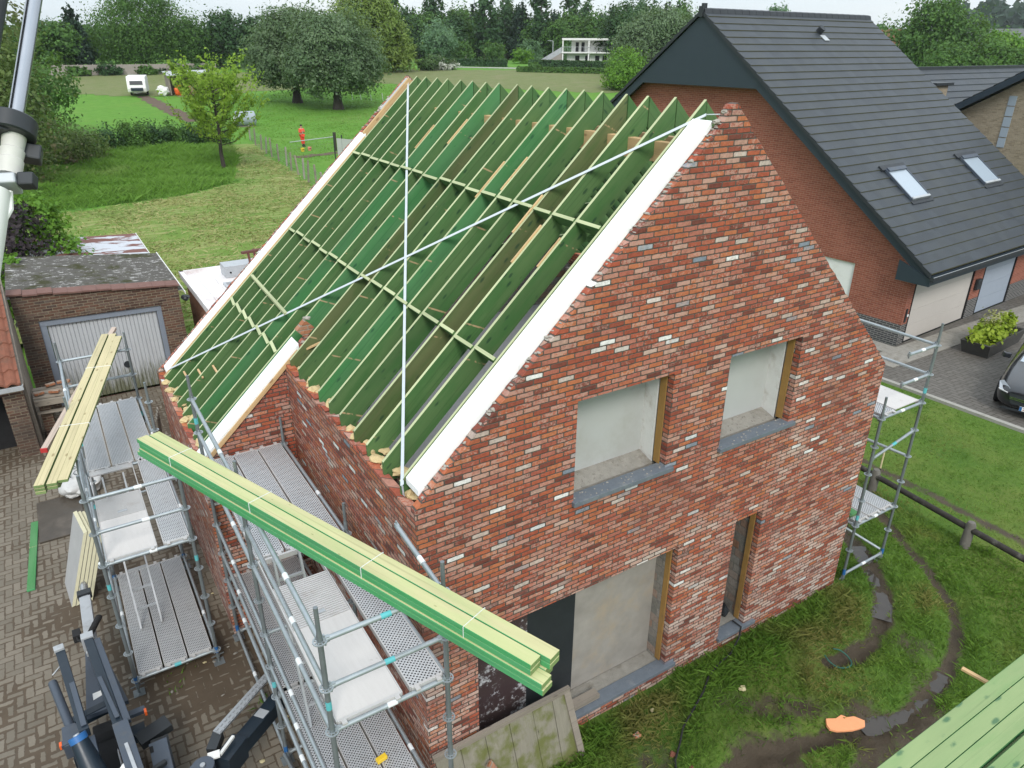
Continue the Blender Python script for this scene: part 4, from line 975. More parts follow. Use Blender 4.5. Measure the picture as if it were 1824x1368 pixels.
# gable cladding and barge boards
pz = 7.07; hw = (RZ-.12-pz)/PT
MB().mat(M_panel).prism([(RN-hw, pz), (RN+hw, pz), (RN, RZ-.12)], lambda a, b: (RU0+.05, a, b), lambda a, b: (RU0+.10, a, b)).build('gable_cladding', nb, True)
m = MB().mat(M_panel)
for sg, end in ((-1, EN), (1, BN)):
    nE = RN+sg*hw
    P = [(nE, pz-.001), (nE-sg*.45, pz-.001), (end, rz_(end)-.36), (end, rz_(end)-.10), (nE+sg*.04, rz_(nE+sg*.04)-.12)]
    m.prism(P, lambda a, b: (RU0+.05, a, b), lambda a, b: (RU0+.10, a, b))
m.prism([(EN, EZ-.36), (.30, EZ-.36), (.30, rz_(.30)-.5), (EN, EZ-.12)], lambda a, b: (RU0+.02, a, b), lambda a, b: (RU0+.047, a, b))
m.box((RU0+.10, RN-hw, pz-.002), (0, RN+hw, pz+.02)); 
m.build('barge_board', nb, True)
MB().mat(M_slate_d).box((RU0+.11, EN+.04, EZ-.36), (RU1, -.005, EZ-.30)).build('eaves_soffit', nb, True)
m = MB().mat(M_panel).box((RU0+.1, EN-.0, EZ-.34), (RU1, EN+.03, EZ-.05)); m.mat(M_steel).tube([(RU0-.02, EN-.10, EZ-.06), (RU1, EN-.10, EZ-.06)], .012, 8)
m.mat(M_slate_d).prism([(EN-.12, EZ-.06), (EN-.12, EZ-.17), (EN-.005, EZ-.17), (EN-.005, EZ-.15), (EN-.105, EZ-.15), (EN-.105, EZ-.06)], lambda a, b: (RU0-.02, a, b), lambda a, b: (RU1, a, b)); m.box((RU0-.025, EN-.12, EZ-.17), (RU0-.021, EN, EZ-.06)); m.build('gutter', nb, True)
def skylight(u0, u1, n0, n1):
    def pt(u, n_, h): return (u, n_-h*PT/math.hypot(1, PT)*1.0, rz_(n_)+h/math.hypot(1, PT)+.03)
    m = MB().mat(M_slate_d)
    def slab(a, b, c, d, h0, h1): m.add([pt(a, c, h0), pt(b, c, h0), pt(b, d, h0), pt(a, d, h0), pt(a, c, h1), pt(b, c, h1), pt(b, d, h1), pt(a, d, h1)], [(0, 3, 2, 1), (4, 5, 6, 7), (0, 1, 5, 4), (1, 2, 6, 5), (2, 3, 7, 6), (3, 0, 4, 7)])
    slab(u0-.12, u1+.12, n1-.02, n1+.14, -.01, .05); m.mat(M_bluegrey); slab(u0+.02, u0+.07, n0, n1, 0, .07); slab(u1-.07, u1-.02, n0, n1, 0, .07); slab(u0+.07, u1-.07, n1-.11, n1, 0, .115); m.mat(M_lgrey); slab(u0+.07, u1-.07, n0, n0+.06, 0, .09); m.mat(M_slate_d); slab(u0-.02, u1+.08, n0-.12, n0-.005, 0, .012)
    s_ = m.build('skylight', nb, True)
    m = MB().mat(M_glass); m.add([pt(u0+.07, n0+.06, .05), pt(u1-.07, n0+.06, .05), pt(u1-.07, n1-.11, .05), pt(u0+.07, n1-.11, .05)], [(0, 1, 2, 3)]); m.build('pane', s_, True)
skylight(1.60, 2.80, 1.36, 2.42); skylight(6.50, 7.74, 1.38, 2.44)
m = MB().mat(M_slate_d).tube([(5.2, 7.95, 8.80), (5.2, 7.78, 8.98)], .13, 12); m.mat(M_lgrey).bar((5.2, 7.75, 8.72), (5.2, 7.5, 8.54), .3, .02, (0, -PT, 1)); m.build('roof_vent', nb, True)
MB().mat(M_conc).box((-.9, -.35, -.05), (-.26, 6, .0)).build('side_step', nb, True)

# yellow brick house beyond, with its lower roof
yh = thing('yellow_brick_house', 'yellow grey brick house with glass block strip behind the slate roofed house', 'house', (37, 9, -.3))
yw = [(2.0, -.3), (15.6, -.3), (15.6, 4.45), (9.2, 8.2), (2.0, 4.0)]
MB().mat(M_brick_yellow).prism(yw, lambda a, b: (34.7, a, b), lambda a, b: (35.0, a, b)).build('gable_wall', yh)
m = MB()
def yslope(n0, z0, n1, z1):
    k_ = 18
    for k in range(k_):
        f, g2 = k/k_, (k+1)/k_; a, b = n0+(n1-n0)*f, n0+(n1-n0)*g2; c, d = z0+(z1-z0)*f, z0+(z1-z0)*g2
        m.mat(M_slate_d).quad((34.2, a, c), (44, a, c), (44, b, d+.03), (34.2, b, d+.03)); m.mat(M_moss).quad((34.2, b, d+.03), (44, b, d+.03), (44, b, d-.01), (34.2, b, d-.01))
yslope(9.2, 8.55, 16.2, 4.45); yslope(9.2, 8.55, 1.5, 4.1); m.build('roof', yh)
m = MB().mat(M_panel).prism([(16.2, 4.42), (16.2, 4.12), (9.2, 8.2), (1.5, 3.75), (1.5, 4.05), (9.2, 8.52)], lambda a, b: (34.15, a, b), lambda a, b: (34.2, a, b)); m.build('barge_board', yh)
m = MB().mat(M_glass)
for k in range(5): m.box((34.67, 11.82, 3.95+k*.44), (34.695, 12.14, 4.35+k*.44))
m.build('glass_block_strip', yh)
m = MB(); 
for k in range(17):
    a, b = 18.3-.42*k, 18.3-.42*(k+1); c, d = 7.0-.26*k, 7.0-.26*(k+1)
    m.mat(M_slate).quad((31, a, c), (62, a, c), (62, b, d+.035), (31, b, d+.035)); m.mat(M_slate_d).quad((31, b, d+.035), (62, b, d+.035), (62, b, d-.02), (31, b, d-.02))
m.mat(M_slate_d).box((31, 18.2, 6.9), (62, 18.5, 7.1)).quad((31, 18.5, 6.9), (62, 18.5, 6.9), (62, 24, 3.6), (31, 24, 3.6)); m.build('rear_roof', yh)
m = MB().mat(M_brick_yellow).box((35.3, 15.9, 4.5), (36.4, 16.7, 6.35)); m.mat(M_black).box((35.1, 15.75, 6.35), (36.6, 16.85, 6.47)); m.build('chimney', yh)
MB().mat(M_brick_yellow).box((31.2, 11.5, -.3), (61, 23.5, 2.5)).build('rear_wall', yh)

# brown brick garage with white door, lower shed behind
ga = thing('brick_garage', 'old brown brick garage with dirty white up and over door and lichen covered roof', 'garage', (-1.7, 17, -.35))
m = MB().mat(M_brick_garage)
m.prism([(-3.55, -.4), (.08, -.4), (.08, 2.32), (-3.55, 2.64)], lambda a, b: (a, 14.65, b), lambda a, b: (a, 14.9, b), [[(-3.12, -.39), (-.40, -.39), (-.40, 1.88), (-3.12, 1.95)]])
m.box((-.15, 14.9, -.4), (.08, 19.2, 2.15)).box((-3.55, 14.9, -.4), (-3.33, 19.2, 2.4)); m.build('wall', ga)
m = MB().mat(M_brick_garage)
for k in range(38): m.prism([(-3.25+k*.076, 1.97-k*.0018), (-3.25+k*.076+.063, 1.97-k*.0018), (-3.25+k*.076+.063, 2.17-k*.0018), (-3.25+k*.076, 2.17-k*.0018)], lambda a, b: (a, 14.638, b), lambda a, b: (a, 14.66, b))
m.build('soldier_course', ga)
m = MB().mat(plain('worn_red_coping_tile', (.16, .085, .07), .9, 0, .35, 7, .3))
for k in range(12):
    a = -3.6+k*.31; z = 2.66-k*.027; rr2 = random.Random(k).uniform(-.015, .015); m.prism([(14.58, z-.005+rr2), (14.96, z+.03+rr2), (14.96, z+.06+rr2), (14.58, z+.035+rr2)], lambda p, q: (a, p, q), lambda p, q: (a+.305, p, q-.02))
m.build('coping', ga)
m = MB().mat(M_greyf); m.box((-3.12, 14.70, -.35), (-2.98, 14.80, 1.93)).box((-.52, 14.70, -.35), (-.40, 14.80, 1.88)).prism([(-3.12, 1.80), (-.40, 1.74), (-.40, 1.88), (-3.12, 1.95)], lambda a, b: (a, 14.69, b), lambda a, b: (a, 14.80, b)); m.build('door_frame', ga)
m = MB().mat(M_gdoor); n = 27; x = -2.97; wd_ = 2.44/n
for k in range(n):
    a = x+k*wd_; m.quad((a, 14.765, -.3), (a+wd_*.8, 14.765, -.3), (a+wd_*.8, 14.765, 1.8), (a, 14.765, 1.8)); m.quad((a+wd_*.8, 14.765, -.3), (a+wd_*.9, 14.785, -.3), (a+wd_*.9, 14.785, 1.8), (a+wd_*.8, 14.765, 1.8)); m.quad((a+wd_*.9, 14.785, -.3), (a+wd_, 14.765, -.3), (a+wd_, 14.765, 1.8), (a+wd_*.9, 14.785, 1.8))
dr = m.build('garage_door', ga); MB().mat(M_black).tube([(-1.45, 14.76, .42), (-1.45, 14.74, .42)], .09, 14).build('door_handle', dr)
m = MB().mat(M_corr); nx = 60
for k in range(nx):                                     # corrugations running left to right
    y0, y1 = 14.9+4.35*k/nx, 14.9+4.35*(k+1)/nx; ym = (y0+y1)/2
    for a, b, za, zb in ((y0, ym, 0, .028), (ym, y1, .028, 0)): m.quad((-3.65, a, 2.52+za), (.22, a, 2.12+za), (.22, b, 2.12+zb), (-3.65, b, 2.52+zb))
m.build('roof', ga)
m = MB().mat(M_whitep); m.bar((.235, 14.6, 2.13), (.235, 19.3, 2.13), .02, .06); m.build('roof_trim', ga)
MB().mat(M_black).blob((.22, 14.62, 2.0), (.1, .12, .08), 3).build('gutter_outlet', ga)
sh = thing('rusty_roof_shed', 'low shed with peeling red and grey sheet roof behind the brick garage', 'shed', (-1, 21.5, -.35))
MB().mat(M_brick_garage).box((-3.0, 19.3, -.4), (.0, 23.2, 1.75)).build('wall', sh)
MB().mat(M_rust).add([(-3.1, 19.25, 2.1), (.1, 19.25, 1.95), (.1, 23.3, 1.95), (-3.1, 23.3, 2.1), (-3.1, 19.25, 2.05), (.1, 19.25, 1.9), (.1, 23.3, 1.9), (-3.1, 23.3, 2.05)], [(0, 1, 2, 3), (7, 6, 5, 4), (0, 4, 5, 1), (1, 5, 6, 2), (2, 6, 7, 3), (3, 7, 4, 0)]).build('roof', sh)
MB().mat(M_whitep).bar((.12, 19.25, 1.94), (.12, 23.3, 1.94), .02, .05).build('roof_trim', sh)

# low building with clay tile roof at the left edge
ts = thing('tiled_outbuilding', 'low outbuilding with orange clay tile roof and open dark doorway at left edge', 'outbuilding', (-5.5, 13.4, -.35))
m = MB().mat(M_clay); ex0, ex1 = -8.2, -3.64
cols = 21; cw = (ex1-ex0)/cols; rows = 9; r = random.Random(4)
for j in range(rows):
    ya, yb = 12.12+j*.29, 12.12+(j+1)*.29+.05; za, zb = 1.42+j*.208, 1.42+(j+1)*.208+.03
    for i in range(cols):
        a = ex0+i*cw; dz = r.uniform(-.006, .006); P = [(0, .05), (.06, .075), (.12, .05), (.16, .015), (cw, .04)]
        for (p, q), (p2, q2) in zip(P, P[1:]): m.quad((a+p, ya, za+q+dz), (a+p2, ya, za+q2+dz), (a+p2, yb, zb+q2-.03+dz), (a+p, yb, zb+q-.03+dz))
        for (p, q), (p2, q2) in zip(P, P[1:]): m.quad((a+p, ya, za+q+dz), (a+p2, ya, za+q2+dz), (a+p2, ya, za+q2-.045+dz), (a+p, ya, za+q-.045+dz))
m.build('roof', ts)
m = MB().mat(M_lgrey).prism([(12.0, 1.42), (12.0, 1.32), (12.11, 1.32), (12.11, 1.34), (12.02, 1.34), (12.02, 1.42)], lambda a, b: (ex0, a, b), lambda a, b: (ex1+.02, a, b)); m.box((ex1+.02, 12.0, 1.32), (ex1+.03, 12.11, 1.42)); m.build('gutter', ts)
MB().mat(M_brick_garage).box((-4.05, 12.25, -.4), (-3.66, 12.5, 1.36)).box((-8.2, 12.25, 1.16), (-4.05, 12.5, 1.36)).box((-8.2, 14.5, -.4), (-3.66, 14.6, 3.1)).build('wall', ts)
MB().mat(M_greyw).prism([(12.5, -.38), (14.6, -.38), (14.6, 3.15), (12.2, 1.35), (12.5, 1.35)], lambda a, b: (-3.655, a, b), lambda a, b: (-3.60, a, b)).build('side_boarding', ts)
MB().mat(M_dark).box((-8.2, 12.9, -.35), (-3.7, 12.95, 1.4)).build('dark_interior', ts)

# white roofed brick annexe behind the new house
an = thing('white_roofed_annexe', 'small orange brick annexe with white membrane roof behind the unfinished house', 'annexe', (2.5, 15, -.35))
MB().mat(M_brick_orange).box((.62, 13.0, -.4), (6.5, 17.0, 1.82)).build('wall', an)
m = MB().mat(M_whitew).box((.50, 12.85, 1.84), (6.6, 17.15, 1.95)); m.bar((.55, 12.85, 1.99), (.55, 17.15, 1.99), .12, .1).bar((.5, 17.1, 1.99), (6.6, 17.1, 1.99), .1, .1).bar((1.0, 12.85, 1.965), (.98, 16.4, 1.965), .25, .03).bar((1.35, 12.85, 1.97), (1.3, 16.0, 1.97), .1, .04); m.build('roof', an)
m = MB().mat(M_lgrey); m.bar((1.35, 13.9, 2.0), (1.35, 15.3, 2.0), .06, .1).bar((2.0, 13.9, 2.0), (2.0, 15.3, 2.0), .06, .1).bar((1.38, 15.27, 2.0), (1.97, 15.27, 2.0), .06, .1).bar((1.38, 13.93, 2.0), (1.97, 13.93, 2.0), .06, .1); m.box((1.38, 13.95, 1.955), (1.97, 15.25, 1.985)); m.build('roof_light', an)
t = thing('white_crate', 'pale metal box lying on the white annexe roof', 'box', (2.1, 16.3, 1.95)); MB().mat(M_lgrey).box((1.55, 16.0, 1.955), (2.9, 16.6, 2.28)).mat(M_dark).tube([(1.7, 15.995, 2.1), (1.7, 15.99, 2.1)], .03, 8).tube([(2.3, 15.995, 2.1), (2.3, 15.99, 2.1)], .03, 8).build('body', t, bevel=.01)
t = thing('trestle', 'brown painted wooden trestle standing on the annexe roof', 'trestle', (2.6, 15.8, 1.95)); m = MB().mat(M_brownw); m.bar((2.0, 15.6, 2.72), (3.4, 15.9, 2.72), .12, .06); m.build('top_rail', t)
for a, b in ((2.2, 15.5), (2.45, 15.9), (3.2, 15.7), (3.3, 16.0)): MB().mat(M_brownw).bar((a, b, 1.96), (a-.03, b+.1, 2.7), .06, .06, (0, 1, 0)).build('leg', t)

# ------------------------------------------------------------------ yard objects
t = thing('brick_shelf', 'old plank shelf with loose orange bricks under the garage door', 'shelf', (-3.1, 13.2, -.35))
m = MB().mat(M_greyw)
for y in (12.95, 13.2, 13.42): m.bar((-3.55, y, .72), (-2.75, y-.05, .70), .17, .035)
m.bar((-3.55, 12.85, .62), (-2.72, 12.8, .60), .10, .14).bar((-3.55, 12.9, .35), (-2.72, 12.85, .33), .1, .04); m.build('plank', t)
MB().mat(M_brick_garage).box((-3.5, 12.95, -.35), (-3.28, 13.4, .55)).box((-2.98, 12.9, -.35), (-2.78, 13.35, .55)).build('support', t)
r = random.Random(6)
for k, (x, y, z) in enumerate([(-3.42, 12.95, .79), (-3.18, 13.38, .79), (-2.95, 13.45, .79), (-2.87, 13.3, .85), (-3.12, 12.98, .79), (-2.86, 13.1, .78)]):
    q = thing('loose_brick', 'loose orange brick lying on the plank shelf by the garage', 'brick', (x, y, z-.03), 0, 'bricks on the plank shelf')
    MB().mat(M_brick_orange).bar((x-.1, y, z), (x+.09, y+r.uniform(-.09, .09), z), .10, .06).build('body', q, bevel=.006)
t = thing('rubble_sack', 'crumpled white woven sack lying on the paving by the scaffold', 'sack', (-3.1, 10.3, -.33)); 
MB().mat(plain('white_woven_sack', (.5, .5, .49), .8, 0, .2, 10, .4)).blob((-3.0, 10.2, -.15), (.38, .62, .24), 4, 4, .18).build('body', t, smooth=True)
text_mesh('sack_print', 'We\n-TO.', .2, M_black, t, Vector((-3.28, 10.05, .085))-ORG[t.name], (rad(12), rad(-14), rad(8)))
t = thing('wall_boards', 'dark weathered boards standing against the rear side wall', 'boards', (-1.5, 9.5, -.35))
for k in range(4): MB().mat(M_greyw).bar((-1.55+k*.05, 9.2+k*.15, -.34), (-1.42+k*.03, 9.3+k*.15, 1.25), .16, .02, (1, 0, 0)).build('board', t)
t = thing('insulation_sheets', 'pack of grey faced pale yellow insulation sheets leaning on the scaffold', 'insulation sheets', (-3.1, 6.5, -.35))
M_pir = plain('grey_foil_facing', (.36, .36, .36), .6, 0, .15, 4); M_piry = plain('pale_yellow_foam', (.6, .57, .4), .9, 0, .1, 10)
for k in range(5):
    dx = k*.062; m = MB().mat(M_piry)
    P = [(-3.44+dx, 6.25, -.338), (-3.50+dx, 7.0, -.338), (-3.10+dx*.85, 7.1, .90-.02*k), (-3.0+dx*.85, 6.35, .90-.02*k)]
    Q = [(p[0]+.055, p[1], p[2]+.012) for p in P]; m.add(P+Q, [(4, 5, 6, 7), (0, 1, 5, 4), (1, 2, 6, 5), (2, 3, 7, 6), (3, 0, 4, 7)]); m.mat(M_pir).add(P, [(3, 2, 1, 0)]); m.build('sheet', t)
t = thing('paving_slab', 'dark wet stone slab lying on the paving below the cream bundle', 'slab', (-3.5, 9.2, -.33)); MB().mat(plain('dark_wet_stone', (.07, .058, .045), .35, 0, .4, 3, .2, (.12, .1, .08))).box((-3.82, 8.45, -.342), (-3.05, 9.95, -.30)).build('body', t, bevel=.01)
# mossy formwork board leaning in front of the wide opening
t = thing('mossy_board', 'large mossy grey wooden board leaning in front of the wide ground floor opening', 'board', (1.2, -.3, -.33))
M_mossy = NT('mossy_timber'); _t = M_mossy; _v = _t.coord(); _c = _t.mix(_t.noise(_t.map(_v, (14, 2, 2)), 1.5, 6, .7), (.13, .12, .09), (.29, .265, .21))
_c = _t.mix(_t.math('MULTIPLY', _t.step(_t.noise(_v, 2.6, 5, .6), .40, .58), .9), _c, (.105, .115, .025)); _c = _t.mix(_t.step(_t.noise(_t.map(_v, (16, 2.2, 2.2)), 1.6, 3), .70, .74), _c, (.02, .015, .01)); _t.bump(_t.noise(_t.map(_v, (25, 3, 3)), 1.5, 5), .6, .01); M_mossy = _t.done(_c, .95)
r = random.Random(9); xs = [.02, .35, .68, 1.02, 1.36, 1.66, 1.96]
for a, b in zip(xs, xs[1:]):
    q = r.uniform(-.03, .02); m = MB().mat(M_mossy)
    bot = [(a+.002, -.52+.06*a, -.36), (b-.004+.08*(b > 1.9), -.52+.06*b, -.36)]; top = [(b-.004-.05*(b > 1.9), -.095, .60+q*.3), (a+.002, -.095, .60+q*.3)]
    P = [Vector(p) for p in bot+top]; nrm = (P[1]-P[0]).cross(P[3]-P[0]).normalized(); Q = [p-nrm*.03 for p in P]
    m.add(P+Q, [(0, 1, 2, 3), (7, 6, 5, 4), (0, 4, 5, 1), (1, 5, 6, 2), (2, 6, 7, 3), (3, 7, 4, 0)]); m.build('plank', t, bevel=.004)
m = MB().mat(M_greyw); m.bar((.0, -.085, .60), (1.93, -.085, .615), .05, .07); m.bar((1.95, -.42, -.36), (1.88, -.09, .6), .04, .09, (1, 0, 0)); m.build('edge_batten', t)
t = thing('brick_bits', 'broken brick and batten lying on the mossy board', 'rubble', (.9, -.25, .2)); m = MB().mat(M_brick_orange).bar((.62, -.28, .34), (.70, -.38, .16), .09, .05); m.mat(M_greyw).bar((.85, -.3, .02), (1.1, -.42, -.02), .06, .03); m.build('body', t)
t = thing('foam_scrap', 'torn orange foam scrap lying on the muddy lawn', 'foam scrap', (5.25, -1.88, -.32))
pl_ = [(5.02, -1.79), (5.10, -1.72), (5.22, -1.79), (5.33, -1.79), (5.37, -1.86), (5.46, -1.90), (5.52, -2.02), (5.44, -2.08), (5.35, -2.06), (5.25, -2.03), (5.15, -1.98), (5.06, -1.93), (5.0, -1.86)]
MB().mat(plain('orange_foam', (.8, .34, .16), .8, 0, .1, 20, .3)).prism(pl_, lambda a, b: (a, b, -.30), lambda a, b: (a+.005, b-.003, -.265)).build('body', t, bevel=.006)
t = thing('black_cable', 'black cable snaking from the narrow doorway across the grass', 'cable', (4.2, -.3, -.32))
pts = [(5.22, .1, -.05), (5.24, -.06, -.06), (5.18, -.10, -.22), (5.0, -.16, -.29), (4.88, -.22, -.28), (4.6, -.26, -.285), (4.27, -.36, -.285), (4.0, -.52, -.28), (3.77, -.62, -.28), (3.34, -.80, -.285), (3.1, -.98, -.28), (2.89, -1.12, -.28), (2.6, -1.5, -.28)]
MB().mat(M_rubber).tube([Vector(p)+Vector((0, 0, .03)) for p in pts], .013, 8).build('cable', t, smooth=True)
t = thing('hose_loop', 'green hose loop half sunk in the muddy puddle', 'hose', (6.2, -1.1, -.33)); pts = [(6.24+.17*math.cos(a), -1.10+.20*math.sin(a), -.315+.01*math.sin(3*a)) for a in np.linspace(2.4, 7.2, 22)]
MB().mat(plain('green_hose', (.02, .12, .09), .5)).tube(pts, .010, 8).build('hose', t, smooth=True)
for k, (x, y, c, rr_) in enumerate([(2.75, -.55, M_brick_orange, .05), (2.95, -1.02, M_clay, .04), (3.0, -1.3, M_clay, .04), (4.55, -.75, M_creamw, .045), (10.1, .85, M_brick_orange, .05), (3.2, -.35, M_creamw, .03)]):
    t = thing('brick_piece' if c is not M_creamw else 'wood_chip', ['broken orange brick piece in the grass by the bluestone sill', 'dull red brick crumb lying in mud near the cable', 'lowest red brick crumb by the bottom edge of the lawn', 'pale cream wood chip beside the black cable', 'red brick piece in the grass under the right scaffold', 'small cream wood chip by the doorstep grass'][k], 'debris', (x, y, -.32)); MB().mat(c).blob((x, y, -.285), (rr_*1.2, rr_, rr_*.6), k, 2, .3).build('body', t)
t = thing('yellow_block', 'small yellow plastic block lying on the lower scaffold deck', 'block', (-.55, .02, .84)); MB().mat(M_yellow).bar((-.62, .03, .868), (-.50, .05, .868), .06, .05).build('body', t, bevel=.005)
# scattered stones, wood chips and leaves on the yard
m = MB().mat(M_creamw); r = random.Random(12)
for k in range(46):
    x, y = r.uniform(-2.9, -.25), r.uniform(.5, 5.5); m.mat(r.choice([M_creamw, M_conc, M_brick_orange, M_conc])); m.blob((x, y, -.33), (r.uniform(.012, .045), r.uniform(.01, .035), .012), k, 1, .35)
tag(m.build('yard_debris'), kind='stuff')

# ------------------------------------------------------------------ towed lift parked in the yard
tl = thing('trailer_lift', 'navy towed lift trailer parked on the paving with drawbar and folded legs', 'lift trailer', (-3.15, 3.2, -.35))
m = MB().mat(M_lgrey).bar((-3.17, 5.45, .30), (-3.17, 4.05, .36), .15, .13).bar((-3.17, 5.62, .29), (-3.17, 5.45, .30), .10, .10); m.mat(M_steel).tube([(-3.17, 5.62, .29), (-3.17, 5.80, .29), (-3.17, 5.95, .24)], [.055, .06, .045], 12); m.mat(M_black).bar((-3.17, 5.60, .33), (-3.17, 5.48, .33), .19, .12); m.build('drawbar', tl, bevel=.008)
m = MB().mat(M_rubber); pts = []
for k in range(150):
    f = k/149; a = f*2*math.pi*16; c = Vector((-3.20+.19*f, 4.28+.40*f, .47+.02*f)); d = Vector((.19, .40, 0)).normalized(); s_ = Vector((-d.y, d.x, 0)); pts.append(c+s_*.036*math.cos(a)+Vector((0, 0, .036*math.sin(a))))
m.tube(pts, .011, 6); m.tube([(-3.24, 4.22, .46), (-3.32, 4.4, .42), (-3.33, 4.55, .38)], .012, 6).box((-3.38, 4.50, .30), (-3.28, 4.66, .42)).build('coiled_cable', tl, smooth=True)
MB().mat(M_bluegrey).prism([(-3.34, 2.95), (-2.86, 2.95), (-3.06, 4.15), (-3.26, 4.15)], lambda a, b: (a, b, .30), lambda a, b: (a, b, .36)).build('deck_plate', tl)
m = MB().mat(M_whitep).prism([(-3.24, 3.18), (-3.02, 3.26), (-3.02, 3.38), (-3.10, 3.31), (-3.24, 3.30)], lambda a, b: (a, b, .361), lambda a, b: (a, b, .366)); m.build('number_sticker', tl)
m = MB().mat(M_navy).bar((-3.17, 4.05, .62), (-2.99, 2.30, .62), .11, .15).bar((-2.99, 2.30, .62), (-2.90, 1.2, .62), .12, .15); m.mat(M_bluegrey).bar((-3.07, 3.97, .65), (-2.89, 2.28, .65), .08, .06).bar((-2.965, 2.28, .705), (-2.85, .9, .705), .17, .02); m.mat(M_bluegrey).bar((-3.10, 3.15, .72), (-2.98, 2.35, .72), .05, .02); m.mat(M_lgrey).bar((-2.94, 1.9, .725), (-2.84, 1.0, .725), .04, .01); m.mat(M_lgrey).box((-3.25, 4.0, .5), (-3.10, 4.12, .72)); m.build('side_rail', tl, bevel=.006)
m = MB().mat(M_navy).bar((-3.50, 3.95, .70), (-3.34, 2.40, .62), .11, .13); m.mat(M_lgrey).bar((-3.505, 3.96, .77), (-3.495, 3.86, .77), .12, .05); m.mat(M_bluegrey).bar((-3.40, 3.2, .745), (-3.33, 2.45, .70), .06, .02); m.mat(M_bluegrey).bar((-3.34, 2.40, .45), (-3.26, 1.2, .45), .17, .2); m.build('side_rail', tl, bevel=.006)
m = MB().mat(M_bluegrey).tube([(-3.68, 3.86, .30), (-3.52, 2.9, .25)], .055, 14); m.mat(M_steel).bar((-3.66, 3.88, .40), (-3.50, 4.0, .46), .02, .02); m.mat(M_bluegrey).box((-3.62, 2.62, .12), (-3.40, 2.95, .34)); m.build('folded_leg', tl, bevel=.006, smooth=True)
MB().mat(M_navy).bar((-3.48, 2.98, .30), (-2.92, 3.08, .30), .10, .14).box((-3.55, 2.55, .0), (-2.75, 2.72, .14)).build('cross_beam', tl)
for s_, x in ((-1, -3.64), (1, -2.70)):
    m = MB().mat(M_bluegrey).bar((x+.30*-s_, 2.72, .33), (x, 2.66+.06*(s_ > 0), .33), .09, .05); m.mat(M_orange).box((x-.014, 2.63, .30), (x+.014, 2.70, .36)); m.build('side_marker', tl)
def wheel(p, x, y, z, r_, w):
    m = MB().mat(M_rubber); P = [(-w/2, r_*.55), (-w/2, r_*.86), (-w*.36, r_*.98), (0, r_), (w*.36, r_*.98), (w/2, r_*.86), (w/2, r_*.55)]; n = 28; vs = []
    for k in range(n):
        a = 2*math.pi*k/n; vs += [(x+px, y+pr*math.cos(a), z+pr*math.sin(a)) for px, pr in P]
    L = len(P); fs = [(k*L+i, k*L+i+1, ((k+1) % n)*L+i+1, ((k+1) % n)*L+i) for k in range(n) for i in range(L-1)]; m.add(vs, fs); o = m.build('tyre', p, smooth=True)
    MB().mat(M_steel).tube([(x-w*.3, y, z), (x+w*.42, y, z)], r_*.57, 20).build('rim', o, smooth=True); return o
wheel(tl, -3.62, 2.05, -.05, .29, .17); wheel(tl, -2.62, 2.05, -.05, .29, .17)
m = MB().mat(M_black)
for x in (-3.62, -2.62):
    P = [(x, 2.05+.35*math.cos(a), -.05+.35*math.sin(a)) for a in np.linspace(.3, 2.84, 9)]
    for p, q in zip(P, P[1:]): m.bar(p, q, .20, .015, (0, Vector(p).y-2.05, Vector(p).z+.05))
m.bar((-2.85, 2.45, .1), (-2.48, 2.55, .12), .22, .1); m.build('mudguard', tl)
MB().mat(M_dark).box((-3.36, .8, -.22), (-2.98, 2.75, .22)).tube([(-3.30, 2.72, .1), (-3.02, 2.72, .1)], .2, 16).build('shaded_void_fill', tl)  # solid block coloured black for the shade in the frame's open void
m = MB().mat(M_bluegrey).box((-2.74, 1.6, .12), (-2.54, 2.1, .36)).mat(M_dark).box((-2.739, 1.95, .361), (-2.70, 2.05, .364)); m.build('tool_box', tl, bevel=.01)
MB().mat(M_steel).tube([(-3.08, 2.45, .2), (-3.02, 1.5, .3)], .012, 8).build('rod', tl)
m = MB().mat(M_navy).tube([(-3.20, 1.45, .25), (-3.36, 1.98, .95)], [.17, .09], 20); m.mat(M_blueco).tube([(-3.358, 1.975, .945), (-3.372, 2.02, 1.0)], .095, 20); m.mat(M_lgrey).tube([(-3.372, 2.02, 1.0), (-3.376, 2.03, 1.012)], .035, 16); m.build('slew_post', tl, smooth=True)
m = MB().mat(M_whitep).bar((-3.10, 1.45, .55), (-2.92, 1.62, .60), .22, .14); m.mat(M_black).bar((-2.95, 1.55, .45), (-2.6, 1.7, .40), .06, .06); m.build('control_box', tl, bevel=.012)
# its extended outrigger reaching under the scaffold
og = thing('outrigger_arm', 'dark navy outrigger arm with checker plate step reaching under the tall scaffold', 'outrigger', (-1.8, 1.7, -.35))
m = MB().mat(M_navy); m.bar((-2.06, 1.25, .40), (-1.80, 1.50, .36), .20, .30, (0, 0, 1)).bar((-1.80, 1.50, .36), (-.25, 2.75, .22), .17, .20); m.mat(M_lgrey).bar((-1.52, 1.727, .436), (-1.42, 1.808, .427), .14, .004); m.build('arm', og, bevel=.01)
m = MB().mat(M_bluegrey).bar((-2.75, .95, .50), (-2.25, 1.20, .52), .24, .22); m.tube([(-2.25, 1.20, .42), (-2.25, 1.20, .64)], .125, 20); m.mat(M_whitep).bar((-2.52, .98, .613), (-2.38, .98, .613), .16, .004); m.mat(M_yellow).add([(-2.60, 1.03, .615), (-2.50, 1.10, .618), (-2.60, 1.15, .617)], [(0, 1, 2)]); m.mat(M_steel).tube([(-2.25, 1.20, .64), (-2.25, 1.20, .66)], .03, 12); m.build('shoulder', og, bevel=.012)
m = MB().mat(M_steel); n = 30
